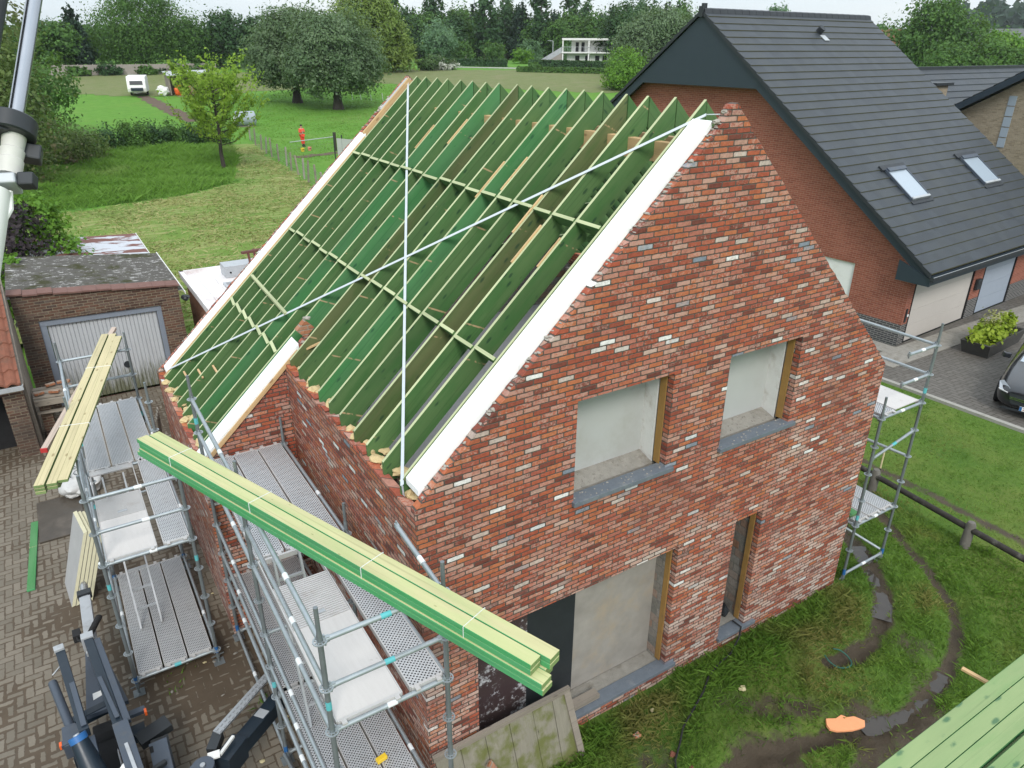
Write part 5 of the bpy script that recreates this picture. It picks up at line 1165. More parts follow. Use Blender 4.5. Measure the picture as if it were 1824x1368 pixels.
m.box((0, 0, 0), (0, 0, 0)); a, b = Vector((-2.02, 1.62, .58)), Vector((-1.12, 2.28, .58)); d = (b-a).normalized(); s_ = Vector((-d.y, d.x, 0)); m.bar(a, b, .11, .03)
for k in range(16):
    for q in (-1, 1): c = a.lerp(b, (k+.5)/16)+s_*.026*q; m.bar(c-d*.021, c+d*.021, .032, .012, (0, 0, 1), .018)
m.build('checker_step', og)
m = MB().mat(M_black).bar((-2.12, 1.45, .5), (-2.0, 1.64, .52), .12, .12); m.mat(M_whitep).bar((-2.18, 1.30, .62), (-2.05, 1.28, .62), .10, .02).bar((-2.05, 1.28, .60), (-1.86, 1.47, .58), .035, .03); m.build('hinge_bracket', og)
# lifting mast very close at the left edge
lm = thing('lift_mast', 'white lift mast with chrome cylinder rod very close at the left edge', 'lift mast', (-2.6, -2.45, 6.5))
d = Vector((.345, .60, .90)).normalized()
o0 = Vector((-2.408, -2.104, 7.72))
MB().mat(M_whitep).tube([o0+Vector((-.048, -.02, 0))-d*2.2, o0+Vector((-.048, -.02, 0))-d*.19], .062, 20).build('white_tube', lm, smooth=True)
m = MB().mat(plain('ivory_cylinder', (.55, .54, .5), .6, 0, .15, 12)).tube([o0-d*.14, o0-d*.08, o0-d*.075, o0-d*.04, o0-d*.035, o0+d*.02], [.040, .042, .038, .041, .036, .040], 20); m.build('cylinder', lm, smooth=True)
m = MB().mat(M_black).tube([o0+d*.02+Vector((-.015, 0, 0)), o0+d*.025+Vector((-.015, 0, 0)), o0+d*.085+Vector((-.015, 0, 0)), o0+d*.09+Vector((-.015, 0, 0))], [.078, .084, .084, .08], 28); m.bar(o0+d*.05+Vector((-.03, 0, 0)), o0+d*.10+Vector((-.22, -.05, 0)), .12, .06, d); m.build('collar', lm, smooth=True)
MB().mat(M_chrome).tube([o0+d*.05+Vector((-.004, 0, 0)), o0+d*1.4+Vector((.01, 0, 0))], .0265, 24).build('chrome_rod', lm, smooth=True)
MB().mat(M_black).tube([o0+d*.1+Vector((-.14, -.04, 0)), o0+d*1.4+Vector((-.13, -.05, 0))], .05, 20).build('black_tube', lm, smooth=True)
m = MB().mat(M_lgrey).bar(o0-d*.17+Vector((-.09, 0, 0)), o0-d*.17+Vector((.035, -.02, 0)), .10, .04, d); m.mat(M_black).bar(o0-d*.16+Vector((.035, -.03, 0)), o0-d*.16+Vector((.085, -.05, .0)), .05, .05, d); m.bar(o0-d*.055+Vector((.03, .05, 0)), o0-d*.075+Vector((.10, .05, 0)), .06, .06, d); m.build('clamp_bracket', lm, bevel=.006)
m = MB().mat(M_whitep).tube([o0-d*.2+Vector((.01, -.02, 0)), o0-d*.27+Vector((.02, -.02, 0)), o0-d*.33+Vector((.0, -.02, 0)), o0-d*.35+Vector((-.03, -.02, 0))], .010, 8); m.build('hose', lm, smooth=True)

# ------------------------------------------------------------------ car, planter, rail fence on the neighbour's side
ca_r = rad(196)
car = thing('parked_car', 'black car parked on the grey driveway facing the lawn', 'car', (19.2, 1.9, -.33), ca_r)
prof = [  # x from nose (front +), half width, bottom z, side shoulder z, top z, top half width
    (2.33, .30, .32, .52, .62, .22), (2.30, .58, .24, .55, .70, .46), (2.20, .76, .2, .6, .76, .60), (2.0, .86, .2, .66, .82, .68), (1.6, .90, .2, .74, .90, .72), (1.15, .905, .2, .80, .97, .74), (.85, .905, .2, .84, 1.02, .74),
    (.35, .905, .2, .88, 1.28, .62), (-.1, .905, .2, .90, 1.43, .58), (-.6, .905, .2, .92, 1.47, .56), (-1.1, .905, .2, .93, 1.42, .56), (-1.6, .90, .22, .93, 1.2, .58), (-1.95, .88, .25, .90, .98, .62), (-2.25, .78, .3, .8, .86, .55), (-2.32, .6, .4, .7, .74, .4)]
m = MB().mat(M_carb); vs = []; n = 0
for x, w, b, s_, t_, tw in prof:
    ring = [(-w*.85, b), (-w, b+.12), (-w*1.0, s_-.10), (-w*.97, s_), (-tw, t_-.035*(t_ > s_)), (-tw*.6, t_), (0, t_+.015), (tw*.6, t_), (tw, t_-.035*(t_ > s_)), (w*.97, s_), (w*1.0, s_-.10), (w, b+.12), (w*.85, b)]
    n = len(ring); vs += [(x, p, q) for p, q in ring]
fs = [(i*n+k, i*n+(k+1) % n, (i+1)*n+(k+1) % n, (i+1)*n+k) for i in range(len(prof)-1) for k in range(n)] + [tuple(range(n)), tuple((len(prof)-1)*n+k for k in range(n-1, -1, -1))]
m.add(vs, fs); bo = m.build('body', car, True, smooth=True); sb = bo.modifiers.new('sub', 'SUBSURF'); sb.levels = sb.render_levels = 2
m = MB().mat(M_glass).add([(.92, -.66, 1.0), (.92, .66, 1.0), (.12, .56, 1.375), (.12, -.56, 1.375)], [(0, 1, 2, 3)]); o = m.build('windscreen', car, True)
for sy in (-1, 1):
    m = MB().mat(M_headl).add([(2.19, sy*.80, .60), (2.27, sy*.60, .58), (2.20, sy*.58, .70), (1.95, sy*.78, .78), (1.90, sy*.87, .72)], [(0, 1, 2, 3, 4)]); m.mat(M_whitep).bar((2.26, sy*.60, .595), (2.16, sy*.82, .62), .015, .012); m.build('headlight', car, True)
    m = MB().mat(M_carb).bar((.62, sy*.93, 1.0), (.72, sy*1.10, 1.03), .13, .15); m.build('mirror', car, True, bevel=.03)
    for x in (1.42, -1.42):
        mm = MB().mat(M_rubber).tube([(x, sy*.70, .33), (x, sy*.915, .33)], .33, 24); wo = mm.build('wheel', car, True, smooth=True); MB().mat(M_lgrey).tube([(x, sy*.80, .33), (x, sy*.922, .33)], .22, 16).build('rim', wo, True, smooth=True)
m = MB().mat(M_black).add([(2.345, -.48, .36), (2.345, .48, .36), (2.33, .56, .62), (2.33, -.56, .62)], [(0, 1, 2, 3)]); m.mat(M_chrome).bar((2.36, .14, .52), (2.34, .52, .53), .02, .022).bar((2.36, -.14, .52), (2.34, -.52, .53), .02, .022).bar((2.36, .14, .48), (2.34, .52, .49), .02, .022).bar((2.36, -.14, .48), (2.34, -.52, .49), .02, .022)
m.tube([(2.365, .10*math.cos(a), .50+.10*math.sin(a)) for a in np.linspace(0, 2*math.pi, 25)], .010, 6)
for a in (math.pi/2, math.pi/2+2.094, math.pi/2-2.094): m.bar((2.365, 0, .50), (2.365, .095*math.cos(a), .50+.095*math.sin(a)), .014, .014)
m.build('grille', car, True)
m = MB().mat(M_whitep).box((2.375, -.26, .25), (2.385, .26, .36)); m.mat(M_blueco).box((2.3845, -.258, .252), (2.3865, -.205, .358)); pla = m.build('number_plate', car, True)
text_mesh('plate_text', '2-ATK', .10, plain('plate_red', (.3, .02, .02)), pla, (2.3885, -.19, .305), (rad(90), 0, rad(90)))
MB().mat(M_black).add([(2.36, -.7, .2), (2.36, .7, .2), (2.36, .6, .26), (2.36, -.6, .26)], [(0, 1, 2, 3)]).build('bumper_grille', car, True)
t = thing('planter', 'low dark wooden planter on the driveway full of yellow green plants', 'planter', (21.3, 4.4, -.33), rad(5))
m = MB().mat(plain('dark_planter_wood', (.05, .048, .044), .9, 0, .3, 6))
o_ = [(-1.25, -.42), (1.35, -.42), (1.35, .42), (-1.25, .42)]; i_ = [(-1.0, -.32), (1.1, -.32), (1.1, .32), (-1.0, .32)]
sh_ = lambda P, s_: [(p*s_, q*s_) for p, q in P]
b0 = [(p, q, 0) for p, q in sh_(o_, .86)]; b1 = [(p, q, .42) for p, q in o_]; b2 = [(p*.92, q*.86, .42) for p, q in o_]; b3 = [(p*.92, q*.86, .30) for p, q in o_]
m.add(b0+b1+b2+b3, [(i+4*k, (i+1) % 4+4*k, (i+1) % 4+4*k+4, i+4*k+4) for k in range(3) for i in range(4)]+[(12, 13, 14, 15)]); m.build('trough', t, True)
for k, (x, y) in enumerate([(10.60, -.62), (10.80, 1.40), (10.42, -2.66), (11.0, 3.45)]):
    if k == 0: rf = thing('rail_fence', 'low dark weathered rail fence on stubby posts across the lawn', 'fence', (10.7, .5, -.33))
    MB().mat(M_post).tube([(x, y, -.36), (x+.01, y, .16), (x+.01, y, .22)], [.09, .085, .06], 12).build('post', rf, smooth=True)
M_railw = plain('black_lichen_rail', (.03, .026, .022), .95, 0, .5, 12, .4, (.11, .105, .09))
for (x, y), (x2, y2) in zip([(10.42, -2.66), (10.60, -.62), (10.80, 1.40)], [(10.60, -.62), (10.80, 1.40), (11.0, 3.45)]): MB().mat(M_railw).tube([(x, y+.01, .08), (x2, y2-.01, .08)], .058, 10).build('rail', rf, smooth=True)
t = thing('wood_stake', 'thin pale wooden stake standing in the lawn behind the rail fence', 'stake', (11.1, 1.5, -.33)); m = MB().mat(M_rubber).tube([(11.1, 1.49, -.34), (11.12, 1.5, .12)], .015, 8); m.mat(M_creamw).tube([(11.12, 1.5, .1), (11.16, 1.52, .52)], .018, 8); m.build('stick', t)

# ------------------------------------------------------------------ things in the meadow
def skin_obj(name, verts, edges, radii, mat, parent=None, root=0, sub=2):
    me = bpy.data.meshes.new(name); me.from_pydata([tuple(v) for v in verts], edges, []); me.materials.append(mat)
    o = bpy.data.objects.new(name, me); link(o, parent)
    sk = o.modifiers.new('skin', 'SKIN'); sk.use_smooth_shade = True
    if not me.skin_vertices: 
        bm = bmesh.new(); bm.from_mesh(me); bm.verts.layers.skin.verify(); bm.to_mesh(me); bm.free()
    for i, d in enumerate(me.skin_vertices[0].data):
        rr_ = radii[i]; d.radius = (rr_, rr_) if not isinstance(rr_, tuple) else rr_; d.use_root = (i == root)
    ss = o.modifiers.new('sub', 'SUBSURF'); ss.levels = ss.render_levels = sub
    return o
pz0 = H(17.7, 60.3)
# local frame: faces -Y (towards the house); arms folded at the chest holding something
J = dict(pel=(0, 0, .95), spine=(0, .01, 1.15), chest=(0, .0, 1.38), neck=(0, .0, 1.53), head=(0, -.03, 1.66), crown=(0, -.02, 1.76),
         shl=(.19, 0, 1.44), ell=(.25, -.05, 1.17), wrl=(.08, -.24, 1.26), hl=(.02, -.27, 1.31), shr=(-.19, 0, 1.44), elr=(-.25, -.05, 1.17), wrr=(-.08, -.24, 1.26), hr=(-.02, -.28, 1.33),
         hipl=(.10, 0, .90), knl=(.11, -.03, .50), anl=(.12, .01, .09), tol=(.14, -.15, .04), hipr=(-.10, 0, .90), knr=(-.06, -.04, .50), anr=(-.02, .0, .09), tor=(-.02, -.16, .04))
K = list(J); ed = [('pel', 'spine'), ('spine', 'chest'), ('chest', 'neck'), ('neck', 'head'), ('head', 'crown'), ('chest', 'shl'), ('shl', 'ell'), ('ell', 'wrl'), ('wrl', 'hl'), ('chest', 'shr'), ('shr', 'elr'), ('elr', 'wrr'), ('wrr', 'hr'),
                   ('pel', 'hipl'), ('hipl', 'knl'), ('knl', 'anl'), ('anl', 'tol'), ('pel', 'hipr'), ('hipr', 'knr'), ('knr', 'anr'), ('anr', 'tor')]
R_ = dict(pel=.135, spine=.125, chest=.14, neck=.055, head=.095, crown=.06, shl=.07, ell=.045, wrl=.032, hl=.035, shr=.07, elr=.045, wrr=.032, hr=.035, hipl=.09, knl=.06, anl=.042, tol=.035, hipr=.09, knr=.06, anr=.042, tor=.035)
pe = skin_obj('person', [J[k] for k in K], [(K.index(a), K.index(b)) for a, b in ed], [R_[k] for k in K], M_skin)
pe.location = (17.7, 60.3, pz0+.03); pe.rotation_euler = (0, 0, rad(12)); tag(pe, 'person in orange red workwear standing in the meadow with hands raised to the chest', 'person')
def sub_skin(name, ks, scale, mat):
    es = [(a, b) for a, b in ed if a in ks and b in ks]; return skin_obj(name, [J[k] for k in ks], [(ks.index(a), ks.index(b)) for a, b in es], [R_[k]*scale+.012 for k in ks], mat, pe)
sub_skin('jacket', ['pel', 'spine', 'chest', 'shl', 'ell', 'wrl', 'shr', 'elr', 'wrr'], 1.12, M_hivis2)
sub_skin('trousers', ['pel', 'hipl', 'knl', 'hipr', 'knr'], 1.14, M_hivis); 
J['clf'] = (.115, -.01, .24); J['crf'] = (-.04, -.02, .24)
for a, b, c in (('knl', 'clf', 'l'), ('knr', 'crf', 'r')): MB().mat(M_hivis).tube([J[a], J[b]], [.085, .07], 12).build('trouser_leg', pe, True, smooth=True)
for a, b in (('anl', 'tol'), ('anr', 'tor')): MB().mat(M_black).tube([Vector(J[a])+Vector((0, .05, -.04)), Vector(J[a])+Vector((0, 0, .0)), Vector(J[b])], [.05, .06, .045], 12).tube([Vector(J[a])-Vector((0, 0, .03)), Vector(J[a])+Vector((0, 0, .16))], .055, 12).build('boot', pe, True, smooth=True)
MB().mat(M_hair).blob((0, .0, 1.74), (.098, .115, .085), 3, 3, .04).build('hair', pe, True, smooth=True)
m = MB().mat(M_reflect)
for z in (1.10, 1.19): m.tube([(0, .0, z), (0, .0, z+.045)], .158, 20, cap=False)
m.build('reflective_band', pe, True, smooth=True)
MB().mat(M_skin).blob((0, -.125, 1.655), (.016, .02, .02), 1, 2, 0).blob((.04, -.105, 1.69), (.012, .008, .008), 1, 1, 0).build('face_detail', pe, True)
def on(x, y, dz=0.0): return (x, y, H(x, y)+dz)
for nm, lb, c, x, y in (('bucket', 'yellow bucket on the grass in front of the person', M_yellow, 16.9, 57.9), ('bucket', 'salmon pink bucket on the grass right of the yellow one', M_redp, 17.6, 58.2)):
    z = H(x, y); t = thing(nm, lb, 'bucket', (x, y, z), 0, 'buckets near the person'); MB().mat(c).tube([(x, y, z), (x, y, z+.28)], [.13, .165], 16).mat(M_black).bar((x-.08, y-.15, z+.16), (x+.08, y-.15, z+.16), .04, .04).build('body', t)
# wire fence, gate
FP = [(14.7, 66.1), (14.35, 63.0), (14.1, 60.2), (13.95, 58.2), (13.9, 56.4), (13.75, 54.0), (13.6, 51.4), (13.3, 49.3), (13.2, 47.3), (13.0, 45.4), (12.8, 43.9), (12.6, 41.6), (12.0, 38.5), (11.2, 34.5)]
fe = thing('wire_fence', 'leaning wire mesh fence with weathered grey posts along the mown meadow', 'fence', on(13.5, 55))
r = random.Random(3)
for k, (x, y) in enumerate(FP):
    h_ = r.uniform(1.25, 1.5); MB().mat(M_greyw if k % 3 else M_concw).bar(on(x, y, -.1), (x+r.uniform(-.12, .12), y+r.uniform(-.1, .1), H(x, y)+h_), .10, .10, (0, 1, 0)).build('post', fe)
M_mesh = plain('fence_wire', (.2, .22, .22), .6, .5)
m = MB().mat(M_mesh)
for (x, y), (x2, y2) in zip(FP, FP[1:]):
    for z in (.15, .35, .55, .75, .95, 1.15): m.bar(on(x, y, z), on(x2, y2, z), .006, .006)
    L = math.hypot(x2-x, y2-y); n = int(L/.3)
    for k in range(n): f = k/n; p, q = x+(x2-x)*f, y+(y2-y)*f; m.bar(on(p, q, .05), on(p, q, 1.15), .005, .005, (0, 1, 0))
m.build('wire_mesh', fe)
gt = thing('field_gate', 'low wire mesh field gate with pale top tube near the person', 'gate', on(17.4, 56))
a, b = on(15.4, 56.2, 1.05), on(19.3, 56.9, 1.15); MB().mat(M_lgrey).tube([a, b], .03, 8).build('top_tube', gt)
MB().mat(M_barkd).bar(on(19.4, 56.9), on(19.4, 56.9, 1.5), .2, .2, (0, 1, 0)).build('post', gt); m = MB().mat(M_mesh)
for k in range(14): f = k/13; p = Vector(a).lerp(Vector(b), f); m.bar(p, p-Vector((0, 0, 1.0)), .006, .006, (0, 1, 0))
for z in (.25, .5, .75): m.bar(Vector(a)-Vector((0, 0, z)), Vector(b)-Vector((0, 0, z)), .006, .006)
m.build('wire_mesh', gt)
ps = thing('screen_panel', 'grey screening panel between black posts behind the white roof edge', 'screen', on(17.4, 51.5)); MB().mat(M_panelw).quad(on(17.7, 51.6, .1), on(20.5, 48.2, .1), on(20.5, 48.2, 1.6), on(17.7, 51.6, 1.75)).build('panel', ps)
for k, (x, y) in enumerate([(17.55, 51.8), (18.0, 51.3), (19.3, 49.7), (20.6, 48.1)]): MB().mat(M_black).bar(on(x, y), on(x, y, 2.0 if k < 2 else 1.8), .07, .07, (0, 1, 0)).build('post', ps)
for k, (x, y) in enumerate([(34.2, 91.0), (35.1, 90.4), (36.1, 89.4), (37.2, 88.2)]):
    z = H(x, y); t = thing('fence_post', ['leftmost thin white post in the meadow beside the willows', 'second thin white meadow post from the willows', 'third thin white meadow post from the willows', 'thin white meadow post nearest the roof ridge'][k], 'post', (x, y, z), 0, 'white posts in the meadow'); MB().mat(M_whitep).tube([(x, y, z), (x-.12, y, z+.95)], .045, 8).build('post', t)
tk = thing('water_tank', 'grey plastic water tank half hidden behind the young tree', 'tank', on(16.7, 75.1)); z = H(16.7, 75.1)
MB().mat(plain('grey_tank', (.3, .34, .38), .5, 0, .1, 3)).tube([(15.7, 75.1, z+.75), (15.75, 75.1, z+.75), (17.5, 75.0, z+.72), (17.6, 75.0, z+.72)], [.5, .72, .72, .5], 20).build('barrel', tk, smooth=True); MB().mat(M_greyw).box((15.7, 74.6, z-.1), (17.5, 75.6, z+.05)).build('cradle', tk)
MB().mat(M_whitep).tube([(15.68, 75.1, z+.75), (15.6, 75.1, z+.78)], .46, 16).build('lid', tk)
# caravan and open shed
cz = H(11, 104.7); cv = thing('caravan', 'white touring caravan with dark front window parked in the meadow', 'caravan', (11, 105, cz), rad(-12))
P = [(-2.05, .45), (-2.15, .9), (-1.95, 1.75), (-1.6, 2.28), (1.9, 2.35), (2.25, 1.9), (2.3, .45)]
MB().mat(M_whitep).prism(P, lambda a, b: (-1.08, a, b), lambda a, b: (1.08, a, b)).build('body', cv, True, bevel=.12)
MB().mat(M_black).add([(-.75, -2.08, 1.32), (.75, -2.08, 1.32), (.72, -1.975, 1.78), (-.72, -1.975, 1.78)], [(0, 1, 2, 3)]).build('front_window', cv, True); MB().mat(M_navy).box((-.7, -2.3, .62), (.7, -2.1, 1.0)).build('gas_locker', cv, True, bevel=.05)
MB().mat(M_black).box((-1.09, -.7, 1.15), (-1.075, .7, 1.65)).build('side_window', cv, True); m = MB().mat(M_steel).bar((-.5, -2.0, .45), (0, -3.1, .42), .07, .08).bar((.5, -2.0, .45), (0, -3.1, .42), .07, .08); m.build('drawbar', cv, True)
for s_ in (-1, 1): MB().mat(M_rubber).tube([(s_*.85, .3, .31), (s_*1.05, .3, .31)], .31, 16).build('wheel', cv, True)
z = H(16.3, 104.2); os_ = thing('open_shed', 'open field shelter with pale sheet roof and clutter behind the young tree', 'shelter', (17, 104, z))
MB().mat(M_lgrey).add([(14.2, 102.6, z+2.35), (20.4, 102.6, z+2.5), (20.4, 106, z+2.9), (14.2, 106, z+2.75), (14.2, 102.6, z+2.28), (20.4, 102.6, z+2.43), (20.4, 106, z+2.83), (14.2, 106, z+2.68)], [(0, 1, 2, 3), (7, 6, 5, 4), (0, 4, 5, 1), (1, 5, 6, 2), (2, 6, 7, 3), (3, 7, 4, 0)]).build('roof', os_)
MB().mat(M_greyw).box((14.4, 105.6, z), (20.2, 105.8, z+2.6)).box((14.4, 103, z), (14.55, 105.6, z+2.3)).build('wall', os_)
for x in (17, 20): MB().mat(M_greyw).bar((x, 102.8, z), (x, 102.8, z+2.3), .14, .14, (0, 1, 0)).build('post', os_)
r = random.Random(1)
for k, c in enumerate((M_orange, M_brick_orange, M_whitep)):
    t = thing('stored_bale', ['orange covered heap inside the open shelter', 'rust brown heap inside the open shelter', 'white wrapped bale beside the open shelter'][k], 'heap', (15.5+k*1.3, 103.4, z)); x = (15.6, 17.4, 13.6)[k]; MB().mat(c).blob((x, 103.2, z+.5), (.8, .6, .6), k, 3, .25).build('body', t, smooth=True)
# far concrete wall
cw_ = thing('concrete_wall', 'pale concrete panel wall at the far end of the meadow', 'wall', on(12, 132)); m = MB().mat(M_concw); n = 12
for k in range(n):
    x0, x1 = 2.5+k*2.0, 2.5+(k+1)*2.0; y = 132.0-.05*k; m.box((x0+.05, y, H(x0, y)-.3), (x1-.05, y+.08, H(x0, y)+1.5)).box((x0-.06, y-.03, H(x0, y)-.3), (x0+.06, y+.12, H(x0, y)+1.6))
m.build('panel', cw_)
# white two storey house with stairs
wz = 4.1; wh = thing('white_house', 'white two storey flat roofed house with columns and outside stair', 'house', (91, 117, wz), rad(-37))
m = MB().mat(M_whitep).box((-3.2, 0, 0), (5.5, 6, 2.55)).box((-2.4, 1.2, 2.7), (5.5, 6, 5.0)); m.build('wall', wh, True)
MB().mat(M_whitep).box((-4.2, -1.2, 4.75), (5.8, 6.3, 5.1)).build('flat_roof', wh, True); MB().mat(M_whitep).box((-4.2, -1.2, 2.5), (5.8, 1.2, 2.72)).build('balcony', wh, True)
for x in (-4.0, .9, 5.5):
    MB().mat(M_whitep).box((x-.12, -1.1, 2.7), (x+.12, -.86, 4.76)).box((x-.12, -1.1, -.2), (x+.12, -.86, 2.5)).build('column', wh, True)
for x in (-1.6, -.5): MB().mat(M_dark).box((x, 1.17, 2.75), (x+.6, 1.19, 4.4)).build('window', wh, True)
for x in (-1.6, .3, 2.2, 3.6): MB().mat(M_dark).box((x, -.03, .1), (x+.8, -.01, 2.1)).build('window', wh, True)
m = MB().mat(M_lgrey)
for k in range(20): m.box((-4.1+k*.5, -1.17, 2.72), (-4.07+k*.5, -1.15, 3.6))
m.box((-4.2, -1.18, 3.58), (5.8, -1.14, 3.63)); m.build('railing', wh, True)
m = MB().mat(M_concw).prism([(-4.2, 2.6), (-8.6, .1), (-8.6, -.4), (-4.2, -.4)], lambda a, b: (a, -1.1, b), lambda a, b: (a, .4, b)).mat(M_lgrey).prism([(-4.2, 3.6), (-8.6, 1.1), (-8.6, .1), (-4.2, 2.6)], lambda a, b: (a, -1.12, b), lambda a, b: (a, -1.1, b)); m.build('stair', wh, True)
for k, (x, y, h_) in enumerate([(90.4, 162.4, 4.6), (88.0, 123.0, 4.5)]):
    z = H(x, y); t = thing('street_lamp', ['grey street lamp standing before the dark trees far left of the white house', 'slim street lamp standing beside the stair of the white house'][k], 'street lamp', (x, y, z)); MB().mat(M_concw if k == 0 else M_lgrey).tube([(x, y, z-.2), (x, y, z+h_)], [.12, .07], 8).build('pole', t); MB().mat(M_lgrey).bar((x, y, z+h_), (x-1.0, y+.4, z+h_+.05), .12, .09).build('lamp_head', t)
# far houses right
def far_house(x, y, w, d, h_, rh, rz, wall, roof_, lb):
    z = H(x, y); t = thing('far_house', lb, 'house', (x, y, z), rz); MB().mat(wall).box((-w/2, -d/2, -.5), (w/2, d/2, h_)).prism([(-d/2, h_), (d/2, h_), (0, h_+rh)], lambda a, b: (-w/2, a, b), lambda a, b: (w/2, a, b)).build('wall', t, True)
    m = MB().mat(roof_)
    for s_ in (-1, 1): m.add([(-w/2-.3, s_*(d/2+.3), h_-.2), (w/2+.3, s_*(d/2+.3), h_-.2), (w/2+.3, 0, h_+rh+.1), (-w/2-.3, 0, h_+rh+.1)], [(0, 1, 2, 3)])
    m.build('roof', t, True)
    for k in range(3): MB().mat(M_dark).box((-w/3+k*w/3.2, -d/2-.03, .9), (-w/3+k*w/3.2+1.1, -d/2-.01, 2.2)).build('window', t, True)
far_house(186, 92, 22, 11, 3.0, 4.2, rad(-62), M_brick_orange, plain('grey_slate', (.12, .125, .13), .8, 0, .2, 1), 'far grey slate roofed house at the right edge among trees')
far_house(215, 140, 14, 9, 4.0, 4.0, rad(-50), M_whitep, M_clay, 'small far house with red tile roof seen past the roof verge')
far_house(228, 156, 12, 9, 4.5, 4.0, rad(-50), M_whitep, plain('blue_grey_roof', (.25, .28, .32), .7), 'small far house with blue grey roof left of the red roofed one')

# ------------------------------------------------------------------ vegetation
def leaf_quads(C, N, size, rng, up=.25, stretch=1.5):
    """C centres (n,3), N outward normals; returns quads of leaf size"""
    n = len(C); nrm = N + rng.normal(0, .6, (n, 3)); nrm[:, 2] += up; nrm /= np.linalg.norm(nrm, axis=1, keepdims=True)+1e-9
    a = np.cross(nrm, rng.normal(0, 1, (n, 3))); a /= np.linalg.norm(a, axis=1, keepdims=True)+1e-9; b = np.cross(nrm, a)
    s = size*rng.uniform(.55, 1.35, (n, 1)); a = a*s*stretch*.5; b = b*s*.5
    V = np.stack([C-a, C+b*.9+a*.1, C+a, C-b*.9+a*.1], 1).reshape(-1, 3); F = np.arange(n*4).reshape(-1, 4); return V, F
def crown(name, blobs, n, size, mat, seed, parent=None, loc=None, clump=26, shell=.45, spread=.16, up=.25, stretch=1.5, droop=0.0):
    """leaf clumps through the volume of several ellipsoids (cx,cy,cz,rx,ry,rz)"""
    rng = np.random.default_rng(seed); B = np.array(blobs, float); w = (B[:, 3]*B[:, 4]+B[:, 4]*B[:, 5]+B[:, 3]*B[:, 5]); w /= w.sum(); Cs = []; Ns = []
    for bl, ww in zip(B, w):
        k = max(2, int(n*ww/clump)); d = rng.normal(0, 1, (k, 3)); d /= np.linalg.norm(d, axis=1, keepdims=True)
        lump = 1+.16*np.sin(4*d[:, :1]+seed)*np.sin(5*d[:, 1:2]+2*seed)+.12*np.sin(9*d[:, 2:3]+7*d[:, :1]+seed)
        r = (shell+(1.03-shell)*rng.random((k, 1))**.45)*lump; c = d*r
        c = np.repeat(c, clump, 0)+rng.normal(0, spread, (k*clump, 3))*rng.uniform(.5, 1.4, (k*clump, 1)); nn = np.repeat(d, clump, 0)
        p = c*bl[3:6]+bl[:3]
        if droop: p[:, 2] -= droop*rng.random(len(p))**2*np.clip(np.hypot(c[:, 0], c[:, 1]), 0, 1.2)
        Cs.append(p); Ns.append(nn)
    V, F = leaf_quads(np.concatenate(Cs), np.concatenate(Ns), size, rng, up, stretch)
    return np_mesh(name, V, F, mat, parent, loc)
def trunk(parent, h, r0, r1, seed, limbs=6, reach=2.0, lh=.5, mat=None, name='trunk', lean=(0, 0), top=1.0):
    m = MB().mat(mat or M_bark); r = random.Random(seed); P = [Vector((lean[0]*f*f+r.uniform(-.06, .06)*h*.12*(f > 0), lean[1]*f*f+r.uniform(-.06, .06)*h*.12*(f > 0), h*f-.15*(f == 0))) for f in np.linspace(0, 1, 6)]
    m.tube(P, [r0*1.35]+[r0+(r1-r0)*f for f in np.linspace(.15, 1, 5)], 9)
    for k in range(limbs):
        f = lh+(.97-lh)*k/max(1, limbs-1); i = min(4, int(f*5)); s_ = P[i].lerp(P[i+1], f*5-i); a = r.uniform(0, 6.28); L = reach*r.uniform(.6, 1.1)*(1.15-.5*f)
        e = s_+Vector((math.cos(a)*L, math.sin(a)*L, L*r.uniform(.45, 1.0)*top)); mid = s_.lerp(e, .5)+Vector((r.uniform(-.1, .1), r.uniform(-.1, .1), r.uniform(-.1, .05)))*L*.5
        rr_ = r0*(.5-.25*f); m.tube([s_, mid, e], [rr_, rr_*.6, rr_*.2], 6, cap=False)
        for q in range(2):
            b_ = mid.lerp(e, r.uniform(.1, .7)); a2 = a+r.uniform(-1.1, 1.1); m.tube([b_, b_+Vector((math.cos(a2)*L*.4, math.sin(a2)*L*.4, L*r.uniform(.15, .45)*top))], [rr_*.4, rr_*.12], 5, cap=False)
    return m.build(name, parent, True, smooth=True)
G_will = foliage('willow_leaves', (.06, .115, .05), (.17, .24, .13), .3, .5)
G_weep = foliage('weeping_willow_leaves', (0.112, 0.188, 0.033), (0.225, 0.307, 0.075), .3, .3)
G_young = foliage('young_lime_leaves', (.19, .32, .03), (.34, .5, .075), .5, .8)
G_mid = foliage('mid_green_leaves', (0.033, 0.093, 0.021), (0.105, 0.21, 0.045), .3, .4)
G_dark = foliage('dark_green_leaves', (0.018, 0.054, 0.021), (0.054, 0.12, 0.042), .25, .4)
G_olive = foliage('olive_green_leaves', (0.0675, 0.112, 0.03), (0.165, 0.225, 0.072), .3, .4, (.13, .10, .06))
G_silver = foliage('silver_green_leaves', (0.075, 0.158, 0.0825), (0.165, 0.277, 0.15), .3, .4)
G_bright = foliage('bright_hedge_leaves', (0.0675, 0.18, 0.018), (0.165, 0.323, 0.042), .35, .6)
G_purple = foliage('purple_leaves', (.012, .008, .012), (.05, .035, .045), .15, 1.2)
G_conif = foliage('conifer_needles', (.01, .028, .016), (.025, .055, .03), .1, .3)
G_white = foliage('white_blossom', (.03, .08, .02), (.09, .15, .05), .25, .5, (.6, .6, .55))
G_plant = foliage('yellow_green_plant_leaves', (.16, .25, .015), (.36, .45, .05), .35, 2)
